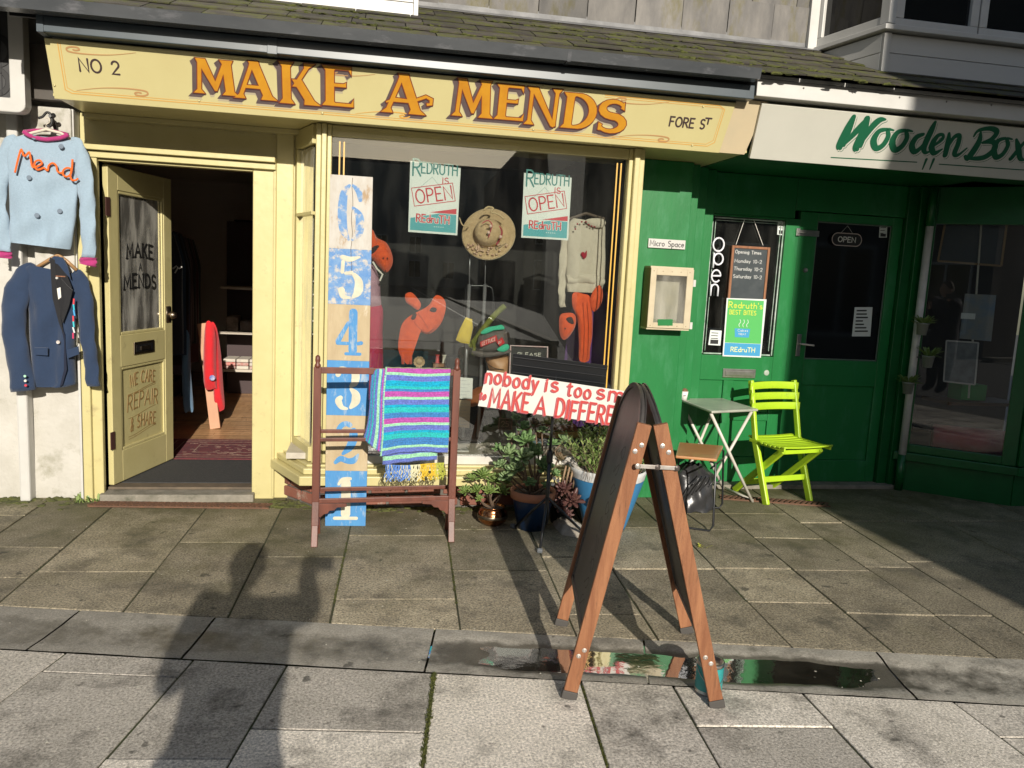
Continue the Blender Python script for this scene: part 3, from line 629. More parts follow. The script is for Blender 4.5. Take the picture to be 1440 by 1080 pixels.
def flourish(u, v, s, fx=1, fy=1):
    pts = [(0, 0), (.12, .022), (.24, .030), (.33, .026), (.345, .012), (.325, .001), (.29, .001), (.283, .011), (.30, .016), (.315, .013)]
    out = []
    for i in range(len(pts)-1):
        for k in range(4):
            p0 = pts[max(i-1, 0)]; p1 = pts[i]; p2 = pts[i+1]; p3 = pts[min(i+2, len(pts)-1)]; t = k/4
            cr = lambda a, b_, c, d: .5*((2*b_)+(-a+c)*t+(2*a-5*b_+4*c-d)*t*t+(-a+3*b_-3*c+d)*t**3)
            out.append((cr(p0[0], p1[0], p2[0], p3[0]), cr(p0[1], p1[1], p2[1], p3[1])))
    return [(u+fx*x*s, v+fy*y*s) for x, y in out], [.002+.007*min(1, i/12)*s for i in range(len(out))]
for u, v, s, fx, fy in ((.11, .052, 1, 1, 1), (.42, .262, .95, -1, -1), (2.98, .040, 1.0, 1, 1), (3.28, .262, .9, -1, -1), (1.52, .052, .85, 1, 1), (1.62, .265, .7, -1, -1)):
    b = MB(); pts, ws = flourish(u, v, s, fx, fy); b.ribbon(pts, SO, SU, SV, SN, ws, .0007, .0008); P(b, 'flourish', TAN if u != 1.52 else ORL, sign)
for px, py in ((230/3, 345/3+5), (840/3, 425/3), (1360/3+0, 475/3), (400+160/3, 478/3), (400+1050/3, 547/3), (400+1090/3, 365/3), (880+240/2.57, 525/2.57), (880+280/2.57, 385/2.57)):
    u, v = sgn(px, py); P(MB().lathe([(.0, .005), (.004, .0045), (.007, .0)][::-1], SO+SU*u+SV*v+SN*.0005, 10, SN), 'screw', YEL2, sign, smooth=True)
# big serif letters: flared strokes
def stem(x0, y0, x1, y1, w_, f0=1.0, f1=1.0, horiz=True):
    """a stroke with wedge serifs cut level at its ends"""
    dx, dy = x1-x0, y1-y0; L_ = math.hypot(dx, dy); sl = dx/dy if dy else 0; hw = w_/2*(L_/abs(dy) if dy else 1)
    e = .085
    pts = [(x0-hw-f0*e, y0), (x0-hw-f0*e*.75+sl*.035, y0+.035), (x0-hw+sl*.12, y0+.12), (x1-hw-sl*.12, y1-.12), (x1-hw-f1*e*.75-sl*.035, y1-.035), (x1-hw-f1*e, y1),
           (x1+hw+f1*e, y1), (x1+hw+f1*e*.75-sl*.035, y1-.035), (x1+hw-sl*.12, y1-.12), (x0+hw+sl*.12, y0+.12), (x0+hw+f0*e*.75+sl*.035, y0+.035), (x0+hw+f0*e, y0)]
    return pts
def curve_poly(cl, ws):
    L_, R_ = [], []
    for i, (x, y) in enumerate(cl):
        a = cl[max(i-1, 0)]; c = cl[min(i+1, len(cl)-1)]; t = Vector((c[0]-a[0], c[1]-a[1])).normalized(); w_ = ws[i]/2 if isinstance(ws, list) else ws/2
        L_.append((x-t.y*w_, y+t.x*w_)); R_.append((x+t.y*w_, y-t.x*w_))
    return ('strip', L_, R_)
K, k_ = .21, .10
def arm(x0, x1, y, up):     # level arm of an E with a wedge end
    e = .13*up; return [(x0, y-.045), (x1-.07, y-.045), (x1, y-.045 if up > 0 else y-.045+e), (x1, y+.045+e if up > 0 else y+.045), (x1-.07, y+.045), (x0, y+.045)]
sS = arc(.33, .73, .26, .225, 30, 265, 10)+arc(.31, .275, .29, .235, 85, -150, 11)[1:]
LET = {
 'M': (1.02, [stem(.14, 0, .20, 1, k_, 1, .6), stem(.86, 0, .80, 1, K, 1, .6), [(.10, 1), (.33, 1), (.56, .28), (.50, .10)], [(.74, 1), (.86, 1), (.56, .10), (.50, .10), (.48, .26)]]),
 'A': (.98, [stem(.12, 0, .44, .96, k_, 1, .1), stem(.80, 0, .46, 1.0, K, 1, .1), [(.24, .28), (.66, .28), (.66, .37), (.27, .37)]]),
 'K': (.98, [stem(.17, 0, .17, 1, K), stem(.36, .42, .74, 1, k_, 0, 1), stem(.80, 0, .42, .60, K, 1, 0)]),
 'E': (.80, [stem(.17, 0, .17, 1, K), arm(.2, .68, .955, -1), arm(.2, .56, .53, .3), arm(.2, .74, .045, 1)]),
 'N': (1.0, [stem(.15, 0, .15, 1, k_), stem(.80, 0, .80, 1, k_, .1, 1), [(.08, 1), (.30, 1), (.84, .03), (.80, -.03), (.72, 0)]]),
 'D': (.95, [stem(.17, 0, .17, 1, K), curve_poly([(.2, .955)]+arc(.34, .5, .46, .455, 90, -90, 14)+[(.2, .045)], [.09, .09]+[.09+.13*sin(pi*i/14) for i in range(1, 14)]+[.09, .09])]),
 'S': (.68, [curve_poly(sS, [.10+.12*max(0, sin(pi*i/(len(sS)-1)))**1.5 for i in range(len(sS))]), [(.50, .76), (.60, .70), (.58, .96), (.54, .93)], [(.02, .06), (.08, .04), (.12, .24), (.02, .30)]]),
}
LORG = mat('orange_letter', (.56, .265, .016), .4, c2=(.48, .20, .012), scale=9); LOUT = mat('red_brown_outline', (.17, .03, .012), .5); LPUR = mat('plum_letter_side', (.085, .058, .058), .55, c2=(.115, .08, .078), scale=10); LGRY = mat('grey_letter_shadow', (.42, .36, .24), .6); LDRK = mat('dark_letter_underside', (.035, .016, .018), .55)
def offset_poly(pts, d):
    n = len(pts); out = []
    ar = sum(pts[i][0]*pts[(i+1) % n][1]-pts[(i+1) % n][0]*pts[i][1] for i in range(n)); sg = 1 if ar > 0 else -1
    for i in range(n):
        p0, p1, p2 = Vector(pts[i-1]), Vector(pts[i]), Vector(pts[(i+1) % n]); e1 = (p1-p0); e2 = (p2-p1)
        if e1.length < 1e-6 or e2.length < 1e-6: out.append(tuple(p1)); continue
        e1.normalize(); e2.normalize(); n1 = Vector((e1.y, -e1.x))*sg; n2 = Vector((e2.y, -e2.x))*sg; bz = n1+n2
        if bz.length < .2: out.append(tuple(p1+n1*d)); continue
        bz.normalize(); out.append(tuple(p1+bz*d/max(.45, bz.dot(n1))))
    return out
def big_letter(ch, u0, v0, u1, v1, extra=None, parent=sign, ok=1):
    gw, parts = LET[ch]; parts = parts+(extra or []); sx = (u1-u0)/gw; sy = (v1-v0); mb = MB()
    def put(part, ox, oy, h0, h, grow):
        if part[0] == 'strip':
            Lp = part[1]; Rp = part[2]; poly = Lp+Rp[::-1]
            poly = offset_poly(poly, grow)
            m_ = len(Lp); A = poly[:m_]; Bp = poly[m_:][::-1]
            T = lambda q, hh: SO+SU*(u0+q[0]*sx+ox)+SV*(v0+q[1]*sy+oy)+SN*hh
            k = len(mb.v); vs = []
            for a, b_ in zip(A, Bp): vs += [T(a, h0), T(a, h0+h), T(b_, h0+h), T(b_, h0)]
            fs = [(4*i+j, 4*i+(j+1) % 4, 4*(i+1)+(j+1) % 4, 4*(i+1)+j) for i in range(m_-1) for j in range(4)]+[(0, 1, 2, 3), (4*m_-4, 4*m_-3, 4*m_-2, 4*m_-1)]
            mb._a(vs, fs)
        else:
            pl_ = [(q[0]*sx, q[1]*sy) for q in offset_poly(part, grow)]
            mb.prism(pl_, SO+SU*(u0+ox)+SV*(v0+oy), SU, SV, SN, h, h0)
    for i, pt in enumerate(parts):
        mb.mi(4); put(pt, -.022, -.030, .0002, .0003+.00004*i, .015)
        for k in range(7):
            mb.mi(2); put(pt, -.024*(7-k)/7, -.0195*(7-k)/7, .0007+.00016*k, .00025+.00002*i, .012)
        mb.mi(3); put(pt, -.0015, -.0055, .0019, .00025+.00003*i, .012)
        mb.mi(1); put(pt, 0, 0, .0024, .0003+.00004*i, .016)
        mb.mi(0); put(pt, 0, 0, .0030, .0006+.00006*i, -.006)
    return mb.build('letter', [LORG, LOUT, LPUR, LDRK, LGRY], parent)
for ch, xa, xb, ya, yb in (('M', 272, 334, 130, 83.5), ('A', 330, 390, 137, 86), ('K', 394, 450, 144.5, 88), ('E', 454, 501, 147.5, 93),
                           ('A', 536, 598, 157, 103.5), ('M', 634, 692, 162, 111), ('E', 695, 739, 167, 118.5), ('N', 735, 789, 174, 123), ('D', 788, 838, 179, 131), ('S', 838, 878, 184.5, 140)):
    ua, va = sgn(xa, ya); ub, _ = sgn(xb, ya); _, vt = sgn((xa+xb)/2, yb)
    ex = None
    if xa == 536: ex = [curve_poly([(.1, .26), (.3, .36), (.55, .34), (.78, .38), (.98, .48), (1.10, .42), (1.10, .30), (1.0, .28)], [.05, .07, .08, .08, .09, .1, .09, .07])]
    big_letter(ch, ua, va, ub, vt, ex)
SMB = mat('dark_small_letter', (.05, .03, .03), .5)
for t, pa, pb, sz in (('NO 2', (113, 100), (168, 102), .062), ('FORE S', (941, 177), (990, 179), .052), ('T', (991, 174), (999, 175), .032)):
    ua, va = sgn(*pa); ub, vb = sgn(*pb)
    
    b = MB(); write(b, t, SO+SU*ua+SV*va, SU, SV, SN, sz, .010, ub-ua, h=.0006, h0=.0009); P(b, 'small_lettering', SMB, sign)
# beige end panel between the two signs
P(MB().prism([(3.656, .002), (3.82, .002), (3.88, SH+.02), (3.69, SH+.02)], SO, SU, SV, SN, .012, -.022), 'end_panel', BEI)

# black box fascia, gutter, brackets
boxf = thing('black_box_fascia', 'dark blue-grey box fascia running along the top of the yellow shop sign', 'fascia', (-1.65, 4.38, 2.555))
P(MB().box(-1.648, -.55, 4.38, 4.60, 2.556, 2.632), 'box_length', BLK, boxf, bevel=.004)
P(MB().box(-.545, 2.11, 4.38, 4.60, 2.556, 2.632), 'box_length', BLK, boxf, bevel=.004)
P(MB().box(-.57, -.52, 4.376, 4.44, 2.552, 2.6335), 'box_joiner', BLK, boxf, bevel=.002)
P(MB().box(-1.652, -1.62, 4.374, 4.61, 2.552, 2.636), 'box_end', BLK, boxf, bevel=.002)
P(MB().box(-1.645, 2.2, 4.602, 4.8, 2.306, 2.62), 'backing_board', YEL, boxf)
gut = thing('gutter', 'long dark grey square gutter at the foot of the mossy roof', 'gutter', (-1.75, 4.3, 2.64))
def gsec(x0, x1, s0, s1):
    mb = MB()
    pr = [(-.10, .0), (-.085, -.055), (-.005, -.055), (0, -.045), (-.002, .0)]
    A = [Vector((x0, 4.36+a, 2.684+b_+s0)) for a, b_ in pr]; B = [Vector((x1, 4.36+a, 2.684+b_+s1)) for a, b_ in pr]
    n = len(pr); mb._a(A+B, [(i, i+1, n+i+1, n+i) for i in range(n-1)]+[(0, n, 2*n-1, n-1)]); return mb
P(gsec(-1.86, 2.085, -.004, .012), 'gutter_trough', GUT, gut)
P(gsec(.98, 1.0, .0035, .0036), 'gutter_joint', GUT, gut)
P(MB().box(-1.80, 2.09, 4.45, 4.47, 2.634, 2.70), 'eaves_board', BLKP, gut)

# ================================================================== pent roof, slate-hung wall above
roof = thing('pent_roof', 'narrow sloping roof of mossy slates between the shop signs and the slate wall', 'roof', (-2, 4.4, 2.7))
RA = Vector((0, 4.34, 2.69)); RB = Vector((0, 5.3, 3.13)); rv = (RB-RA); RL = rv.length; rv.normalize(); rn = Vector((0, -rv.z, rv.y))
P(MB()._a([(-4, 4.36, 2.665), (7, 4.36, 2.665), (7, 5.4, 3.10), (-4, 5.4, 3.10)], [(0, 1, 2, 3)]), 'roof_deck', BLKP, roof)
for r_ in range(6):
    x = -2.1-.16*(r_ % 2)-random.uniform(0, .05)
    while x < 5.2:
        w_ = random.uniform(.27, .34); v0 = r_*.195-.02; 
        o_ = Vector((x, 0, 0))+RA+rv*(v0+random.uniform(-.006, .006)); t0 = .012+random.uniform(0, .004)
        a = [o_+rn*(t0), o_+Vector((w_-.005, 0, 0))+rn*(t0+random.uniform(-.002, .002)), o_+Vector((w_-.005, 0, 0))+rv*.24+rn*.002, o_+rv*.24+rn*.002]
        bq = [p+rn*.007 for p in a]
        MB()._a(a+bq, [(3, 2, 1, 0), (4, 5, 6, 7), (0, 1, 5, 4), (1, 2, 6, 5), (2, 3, 7, 6), (3, 0, 4, 7)]).build('slate', ROOFS, roof)
        x += w_
MOSS = mat('moss', (.085, .09, .018), .95, c2=(.05, .06, .012), scale=20, bump=1)
b = MB()
for i in range(900):
    x = random.uniform(-1.2, 3.3); k = random.choice((0, 1, 2, 3, 4)); v = k*.195+random.uniform(-.05, .02)
    if sin(x*3.1+k)+random.uniform(-.8, .8) < .1: continue
    c = Vector((x, 0, 0))+RA+rv*v+rn*.014; b.ball(c, random.uniform(.008, .035), random.uniform(.006, .018), random.uniform(.003, .009), 7, 4, .3)
tag(P(b, 'roof_moss', MOSS, roof), kind='stuff')
swall = thing('slate_hung_wall', 'upper wall hung with large brown-grey weathered slates above the roof', 'wall', (0, 5.3, 3.1))
P(MB().box(-4, 7, 5.34, 5.5, 2.4, 6), 'wall_core', mat('upper_wall_core', (.2, .18, .16), .9), swall)
P(MB()._a([(.1, 5.20, 3.11), (3.1, 5.20, 3.11), (3.1, 5.305, 3.155), (.1, 5.305, 3.155), (3.1, 5.312, 3.20), (.1, 5.312, 3.20)], [(0, 1, 2, 3), (3, 2, 4, 5)]), 'lead_flashing', LEAD, swall)
for r_ in range(4):
    z = 3.185+r_*.20; x = .03+(.165 if r_ % 2 else 0)
    while x < 3.3:
        w_ = .326; a = random.uniform(-.0015, .0015)
        if x > -.2: MB().obox((x+w_/2, 5.313-.006+a, z+.11), (1, 0, 0), Vector((0, 1, .06)).normalized(), Vector((0, -.06, 1)).normalized(), w_-.004, .009, .23).build('slate', SLATE, swall, bevel=.001, seg=1)
        x += w_+random.uniform(-.002, .004)
# white cladding, upper left
lc = thing('white_boarded_bay', 'white boarded underside of an upstairs bay at the top left above the gutter', 'bay window', (-1.5, 4.93, 2.9))
for k in range(4): P(MB().box(-3.5, .185, 4.95+.0, 4.975, 2.905+k*.15, 2.905+k*.15+.147), 'cladding_board', CLAD, lc, bevel=.003)
P(MB().box(.186, .215, 4.94, 5.33, 2.90, 3.7), 'corner_trim', WHITE, lc, bevel=.003)
P(MB().box(-3.5, .35, 4.96, 5.3, 2.885, 2.899), 'drip_edge', WHITE, lc, bevel=.003)
P(MB().box(-3.5, .185, 4.98, 5.33, 2.9, 3.7), 'bay_core', WHITE, lc)
# splayed bay window, upper right
rb = thing('upstairs_bay_window', 'white splayed upstairs bay window over the cafe at the top right', 'bay window', (3.1, 4.7, 2.75))
q0 = Vector((2.98, 5.33, 0)); q1 = Vector((3.12, 4.72, 0)); 
P(ppoly([(2.99, 5.33), (3.125, 4.735), (7, 4.735), (7, 5.33)], 2.775, 3.115), 'bay_core', WHITE, rb)
for k in range(3):
    z = 2.765+k*.115
    P(MB().box(3.15, 7, 4.718, 4.733, z, z+.112), 'cladding_board', CLAD, rb, bevel=.003)
    d_ = (q1-q0).normalized(); P(MB().obox((q0+q1)/2+Vector((-.012, -.0, z+.056)), d_, Vector((d_.y, -d_.x, 0)), (0, 0, 1), .60, .014, .112), 'cladding_board', CLAD, rb, bevel=.003)
P(MB().box(3.10, 3.148, 4.705, 4.75, 2.76, 3.112), 'corner_post', WHITE, rb, bevel=.003)
P(ppoly([(2.93, 5.33), (3.075, 4.665), (7, 4.665), (7, 5.33)], 3.118, 3.15), 'window_sill', WHITE, rb, bevel=.004)
for x0, x1 in ((3.16, 3.62+.12), (3.75, 4.5), (4.51, 5.4), (5.41, 6.4)):
    wf = P(MB().box(x0, x1, 4.70, 4.75, 3.15, 3.20).box(x0, x0+.055, 4.70, 4.75, 3.201, 3.9).box(x1-.055, x1, 4.70, 4.75, 3.201, 3.9).box(x0+.055, x1-.055, 4.72, 4.75, 3.9, 3.95), 'window', WHITE, rb, bevel=.004)
    P(MB().box(x0+.055, x1-.055, 4.725, 4.73, 3.201, 3.9), 'pane', BLACKG, wf)
wf = P(MB().bar(q0+Vector((0, 0, 3.18)), q1+Vector((0, 0, 3.18)), .05, .06).bar(q0+Vector((.012, -.05, 3.21)), q0+Vector((.012, -.05, 4)), .05, .07, (q1-q0)).bar(q1+Vector((0, 0, 3.16)), q1+Vector((0, 0, 4)), .06, .07, (q1-q0)), 'window', WHITE, rb, bevel=.004)
P(MB().obox((q0+q1)/2+Vector((0, 0, 3.6)), (q1-q0).normalized(), Vector((1, 0, 0)), (0, 0, 1), .6, .004, .8), 'pane', BLACKG, wf)
P(MB().box(2.90, 2.965, 5.27, 5.33, 3.12, 4.0), 'wall_trim', WHITE, rb, bevel=.003)
# flat lead roof to the right of the slates under the bay
P(MB()._a([(3.05, 4.36, 2.705), (7, 4.36, 2.705), (7, 4.74, 2.78), (3.14, 4.74, 2.78)], [(0, 1, 2, 3)]), 'lead_apron', BLKP, roof)

# ================================================================== white rendered wall on the left
lw = thing('white_rendered_wall', 'stained white rendered wall left of the yellow doorway', 'wall', (-2.3, 5.1, 0))
def rw(u, v):
    x = -4.0+2.28*u; z = -.02+2.32*v; return Vector((x, 5.075+.006*sin(x*7+z*5)+.004*sin(x*19)*sin(z*13), z))
P(MB().grid(rw, 60, 50), 'render_face', RENDER, lw, smooth=True)
P(MB().box(-4, -1.715, 5.11, 5.3, 0, 3.2), 'wall_core', RENDER, lw)
P(MB().box(-1.93, -1.715, 4.98, 5.07, .95, 2.30), 'pilaster_head', RENDER, lw, bevel=.01)
P(MB().box(-1.722, -1.708, 5.0, 5.09, .0, 2.3), 'edge_bead', WHITE, lw, bevel=.003)
P(MB().box(-2.06, -2.0, 4.99, 5.08, 0, 2.25), 'white_conduit', WHITE, lw, bevel=.012)
P(MB().box(-3.9, -2.1, 5.03, 5.07, 1.55, 1.57).box(-4.0, -1.93, 4.98, 5.06, 2.255, 2.28), 'ledge', RENDER, lw, bevel=.006)
ns = thing('neighbour_sign_box', 'corner of a dark grey signboard in a rounded white frame, cut by the left edge', 'shop sign', (-2.2, 4.45, 2.3))
b = MB(); pr = []
X1, Z0 = at(36, 158, 4.80).x, at(20, 158, 4.80).z
pr = [(X1-.0, 2.75), (X1-.0, Z0+.045)]+[(X1-.045+.045*cos(radians(a)), Z0+.045+.045*sin(radians(a))) for a in range(0, -91, -15)]+[(-3.6, Z0), (-3.6, Z0+.075), (X1-.075, Z0+.075), (X1-.075, 2.75)]
P(b.prism(pr, (0, 4.88, 0), (1, 0, 0), (0, 0, 1), (0, -1, 0), .08), 'frame', WHITE, ns, bevel=.006)
P(MB().box(-3.6, X1-.076, 4.84, 4.88, Z0+.076, 2.75), 'sign_panel', mat('dark_grey_panel', (.055, .055, .055), .35, c2=(.04, .04, .04)), ns)
P(MB().box(X1-.13, X1-.125, 4.837, 4.839, Z0+.09, 2.7), 'panel_seam', BLKP, ns)
b = MB()
for zc, r in ((Z0+.16, .075), (Z0+.32, .09)):
    b.ribbon(arc(X1-.17, zc, r, r*.9, -100, 100, 12), (0, 4.839, 0), (1, 0, 0), (0, 0, 1), (0, -1, 0), .03)
P(b, 'lettering', BLKL, ns)
P(MB().box(-4, X1-.3, 4.885, 5.07, Z0+.05, 2.72), 'sign_box_body', mat('dark_grey_body', (.06, .06, .06), .6), ns)
P(MB().box(X1-.22, -1.70, 4.93, 5.02, 2.33, 2.62), 'shade_toned_return', mat('brown_grey_return', (.10, .09, .08), .8, c2=(.07, .06, .05), scale=6), lw)  # dark brown-grey puts shade into the colour of this return
# ================================================================== the green cafe
cafe = thing('green_cafe_building', 'glossy dark green cafe front with a recessed entrance and a corner bay window', 'shop building', (3, 5.4, 0))
Q = lambda mb, name, m, par=None, **k: mb.build(name, m, par if par is not None else cafe, **k)
Q(MB().box(1.67, 2.065, 5.075, 5.5, 0, 2.288), 'wall_panel', GRN, bevel=.004)
xs_ = [at(970, 290, 5.08).x, at(981, 290, 5.15).x, at(992.5, 295, 5.23).x, at(1004, 300, 5.31).x]
for i, yy in enumerate((5.15, 5.235, 5.315)): Q(MB().box((xs_[i] if i else 2.066)+.001, xs_[i+1], yy, 5.5, 0, 2.287), 'stepped_moulding', GRN, bevel=.003)
YD = 5.395; GL = [at(1003, 303, YD), at(1110, 308, YD), at(1089, 505, YD), at(990, 503, YD)]
gx0, gx1, gz0, gz1 = 2.368, 2.935, .985, 1.985
xl = xs_[3]+.001
Q(MB().box(xl, 3.0, YD+.004, 5.46, 2.0, 2.287), 'overpanel', GRN, bevel=.003)
Q(MB().box(3.002, 3.98, YD+.004, 5.46, 2.06, 2.287), 'overpanel', GRN, bevel=.003)
leaf = Q(MB().box(xl, gx0, YD, 5.44, .03, 1.998).box(gx1, 3.045, YD, 5.44, .03, 1.998).box(gx0, gx1, YD, 5.44, .80, gz0).box(gx0, gx1, YD, 5.44, gz1, 1.998).box(gx0, gx1, YD, 5.44, .03, .22).box(gx0+.19, gx0+.27, YD, 5.44, .22, .8).box(gx0, gx0+.19, YD+.015, 5.44, .22, .8).box(gx0+.27, gx1, YD+.015, 5.44, .22, .8).box(gx0+.27, gx1, YD+.001, 5.44, .50, .56), 'fixed_leaf', GRN, bevel=.004)
Q(MB().box(gx0, gx1, 5.425, 5.43, gz0, gz1), 'black_pane', glass('cafe_glass', (.75, .78, .77), 0, .02), leaf)
b = MB()
for k, (a, c_) in enumerate((((gx0+.008, gz0+.008), (gx0+.008, gz1-.008)), ((gx1-.008, gz0+.008), (gx1-.008, gz1-.008)), ((gx0+.02, gz1-.012), (gx1-.02, gz1-.012)), ((gx0+.02, gz0+.01), (gx1-.02, gz0+.01)), ((gx0+.03, gz0+.03), (gx0+.03, gz1-.03)), ((gx1-.035, gz0+.04), (gx1-.03, gz1-.02)), ((gx0+.03, gz1-.03), (gx1-.035, gz1-.03)))):
    b.bar((a[0], 5.415, a[1]), (c_[0], 5.415, c_[1]), .004 if k > 3 else .009, .006, (0, 1, 0))
Q(b, 'glazing_bead', mat('chalky_bead', (.45, .5, .46), .6, c2=(.12, .25, .15), scale=18), leaf)
lx0, lx1, lz = at(1016, 524, YD).x, at(1062, 524, YD).x, at(1040, 525, YD).z
Q(MB().box(lx0, lx1, YD-.01, YD, lz-.033, lz+.033).box(lx0+.02, lx1-.02, YD-.016, YD-.0105, lz-.018, lz+.018), 'letterbox', STEEL, leaf, bevel=.003)
Q(MB().lathe([(.022, 0), (.02, .004), (.008, .006)], (lx1+.09, YD, lz+.01), 12, (0, -1, 0)), 'keyhole', mat('scuffed_metal', (.35, .4, .33), .5), leaf)
# the door in shade
dx0, dx1 = 3.05, 3.88; ex0, ex1, ez0, ez1 = 3.19, 3.80, .975, 1.995
cd = Q(MB().box(dx0, ex0, YD+.01, 5.45, .03, 2.055).box(ex1, dx1, YD+.01, 5.45, .03, 2.055).box(ex0, ex1, YD+.01, 5.45, ez1, 2.055).box(ex0, ex1, YD+.01, 5.45, .78, ez0).box(ex0, ex1, YD+.01, 5.45, .03, .2).box(ex0, ex1, YD+.025, 5.45, .2, .78), 'cafe_door', GRN, bevel=.004)
Q(MB().box(ex0, ex1, 5.43, 5.435, ez0, ez1), 'door_pane', BLACKG, cd)
b = MB()
for a, c_ in (((ex0+.006, ez0), (ex0+.006, ez1)), ((ex1-.006, ez0), (ex1-.006, ez1)), ((ex0, ez0+.006), (ex1, ez0+.006)), ((ex0, ez1-.006), (ex1, ez1-.006))): b.bar((a[0], 5.42, a[1]), (c_[0], 5.42, c_[1]), .008, .006, (0, 1, 0))
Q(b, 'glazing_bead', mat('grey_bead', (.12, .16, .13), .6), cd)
hx, hz = at(1124, 487, YD).x, at(1124, 487, YD).z
Q(MB().box(hx-.022, hx+.012, YD, YD+.009, hz-.075, hz+.09).bar((hx-.005, YD-.01, hz+.02), (hx+.10, YD-.035, hz+.012), .014, .014).bar((hx-.005, YD+.01, hz+.02), (hx-.005, YD-.03, hz+.02), .014, .014), 'door_handle', STEEL, cd, bevel=.003)
bx, bz = at(1124, 327, YD).x, at(1124, 327, YD).z
Q(MB().box(bx-.0, bx+.16, YD, YD+.009, bz-.022, bz+.022).bar((bx-.02, YD-.012, bz), (bx+.13, YD-.012, bz), .014, .014).box(bx-.03, bx+.0, YD-.016, YD+.009, bz-.026, bz+.03), 'sliding_bolt', STEEL, cd, bevel=.003)
Q(MB().lathe([(.018, 0), (.016, .012), (.0, .014)][::1], (at(1133, 380, YD).x, YD+.009, at(1133, 380, YD).z), 12, (0, -1, 0)), 'door_lock', STEEL, cd)
Q(MB().box(3.885, 3.96, 5.37, 5.5, 0, 2.287).box(3.962, 4.03, 5.34, 5.5, 0, 2.287), 'door_frame', GRN2, bevel=.004)
Q(MB().box(2.35, 4.0, 5.30, 5.5, -.02, .03), 'step', CONC, bevel=.006)
# splayed bay: side from the doorway out to the pavement
s0 = Vector((4.02, 5.34, 0)); s1 = Vector((4.62, 4.86, 0)); sd_ = (s1-s0).normalized(); sn_ = Vector((sd_.y, -sd_.x, 0)); 
if sn_.x > 0: sn_ = -sn_
def sb(mb, u0, u1, z0, z1, t0, t1):
    p = s0+sd_*(u0+u1)/2+Vector((0, 0, (z0+z1)/2))+sn_*(t0+t1)/2; return mb.obox(p, sd_, sn_, (0, 0, 1), u1-u0, t1-t0, z1-z0)
SLn = (s1-s0).length
b = MB(); sb(b, 0, .07, .30, 2.285, -.03, .02); sb(b, SLn-.09, SLn, .30, 2.285, -.03, .02); sb(b, .07, SLn-.09, .30, .36, -.03, .02); sb(b, .07, SLn-.09, 2.02, 2.285, -.03, .018)
Q(b, 'bay_frame', GRN2, bevel=.004)
b = MB(); sb(b, .07, SLn-.09, .36, 2.02, -.008, -.004); Q(b, 'bay_pane', glass('bay_glass', (.95, .96, .95), 0, .02, 1.0))
b = MB(); sb(b, -.03, SLn+.04, .235, .298, -.06, .05); Q(b, 'bay_sill', GRN2, bevel=.006)
b = MB(); sb(b, 0, SLn, -.02, .233, -.05, .012); Q(b, 'bay_stall_riser', GRN2, bevel=.004)
Q(MB().box(4.62, 4.71, 4.83, 4.93, .30, 2.285).box(5.9, 7.0, 4.83, 4.93, .30, 2.285).box(4.71, 5.9, 4.85, 4.93, .30, .36).box(4.71, 5.9, 4.85, 4.93, 2.0, 2.285), 'bay_frame', GRN2, bevel=.004)
Q(MB().box(4.71, 5.9, 4.88, 4.886, .36, 2.0), 'bay_pane', MATS['bay_glass'])
Q(MB().box(4.60, 7.0, 4.80, 4.93, .235, .298), 'bay_sill', GRN2, bevel=.006); Q(MB().box(4.62, 7.0, 4.85, 4.95, -.02, .233), 'bay_stall_riser', GRN2, bevel=.004)
# room behind, its darkness painted on as near-black walls
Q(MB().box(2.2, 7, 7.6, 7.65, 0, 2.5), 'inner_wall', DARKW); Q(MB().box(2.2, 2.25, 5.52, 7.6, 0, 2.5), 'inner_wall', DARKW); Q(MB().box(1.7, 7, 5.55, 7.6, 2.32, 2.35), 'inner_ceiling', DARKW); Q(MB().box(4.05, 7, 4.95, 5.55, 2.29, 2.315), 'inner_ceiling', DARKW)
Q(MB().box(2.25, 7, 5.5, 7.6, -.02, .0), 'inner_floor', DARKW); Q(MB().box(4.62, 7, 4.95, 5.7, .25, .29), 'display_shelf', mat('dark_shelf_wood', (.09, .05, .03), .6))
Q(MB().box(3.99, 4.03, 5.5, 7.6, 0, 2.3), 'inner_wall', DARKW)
# soffit and canopy
Q(MB().box(2.2, 7, 4.60, 5.5, 2.29, 2.306), 'canopy_soffit', GRN2)
Q(MB().box(2.2, 7, 4.62, 4.8, 2.31, 2.66), 'canopy_core', GRN2)
# cafe sign
cs = thing('cafe_fascia_sign', 'white cafe signboard with green brush-script lettering at the upper right', 'shop sign', (2.2, 4.57, 2.26))
CO = Vector((2.205, 4.565, 2.258)); CUx = Vector((1, 0, 0)); CV = Vector((0, -.12, .29)).normalized(); CN = CUx.cross(CV); CN = -CN if CN.y > 0 else CN
Q(MB().prism([(0, 0), (5, 0), (5, .318), (-.012, .318)], CO, CUx, CV, CN, .03, -.03), 'board', SIGNW, cs, bevel=.003)
Q(MB().box(2.125, 7.2, 4.385, 4.60, 2.578, 2.697), 'capping_board', WHITE, cs, bevel=.004)
for px, py in ((1130, 124), (1199, 130), (1265, 137), (1331, 143), (1394, 148)):
    p = at(px, py, 4.385); Q(MB().lathe([(.006, 0), (.004, .003)], (p.x, 4.384, p.z), 8, (0, -1, 0)), 'screw', mat('grey_screw', (.15, .14, .13), .5), cs)
SGN = mat('sign_green', (.008, .10, .045), .45); SGK = mat('sign_green_line', (.10, .22, .15), .5)
def cg(px, py):
    p = onp(px, py, CO, CN); d = p-CO; return (d.dot(CUx), d.dot(CV))
def z8(x, y): return cg(1140+x/3.6, y/3.6)
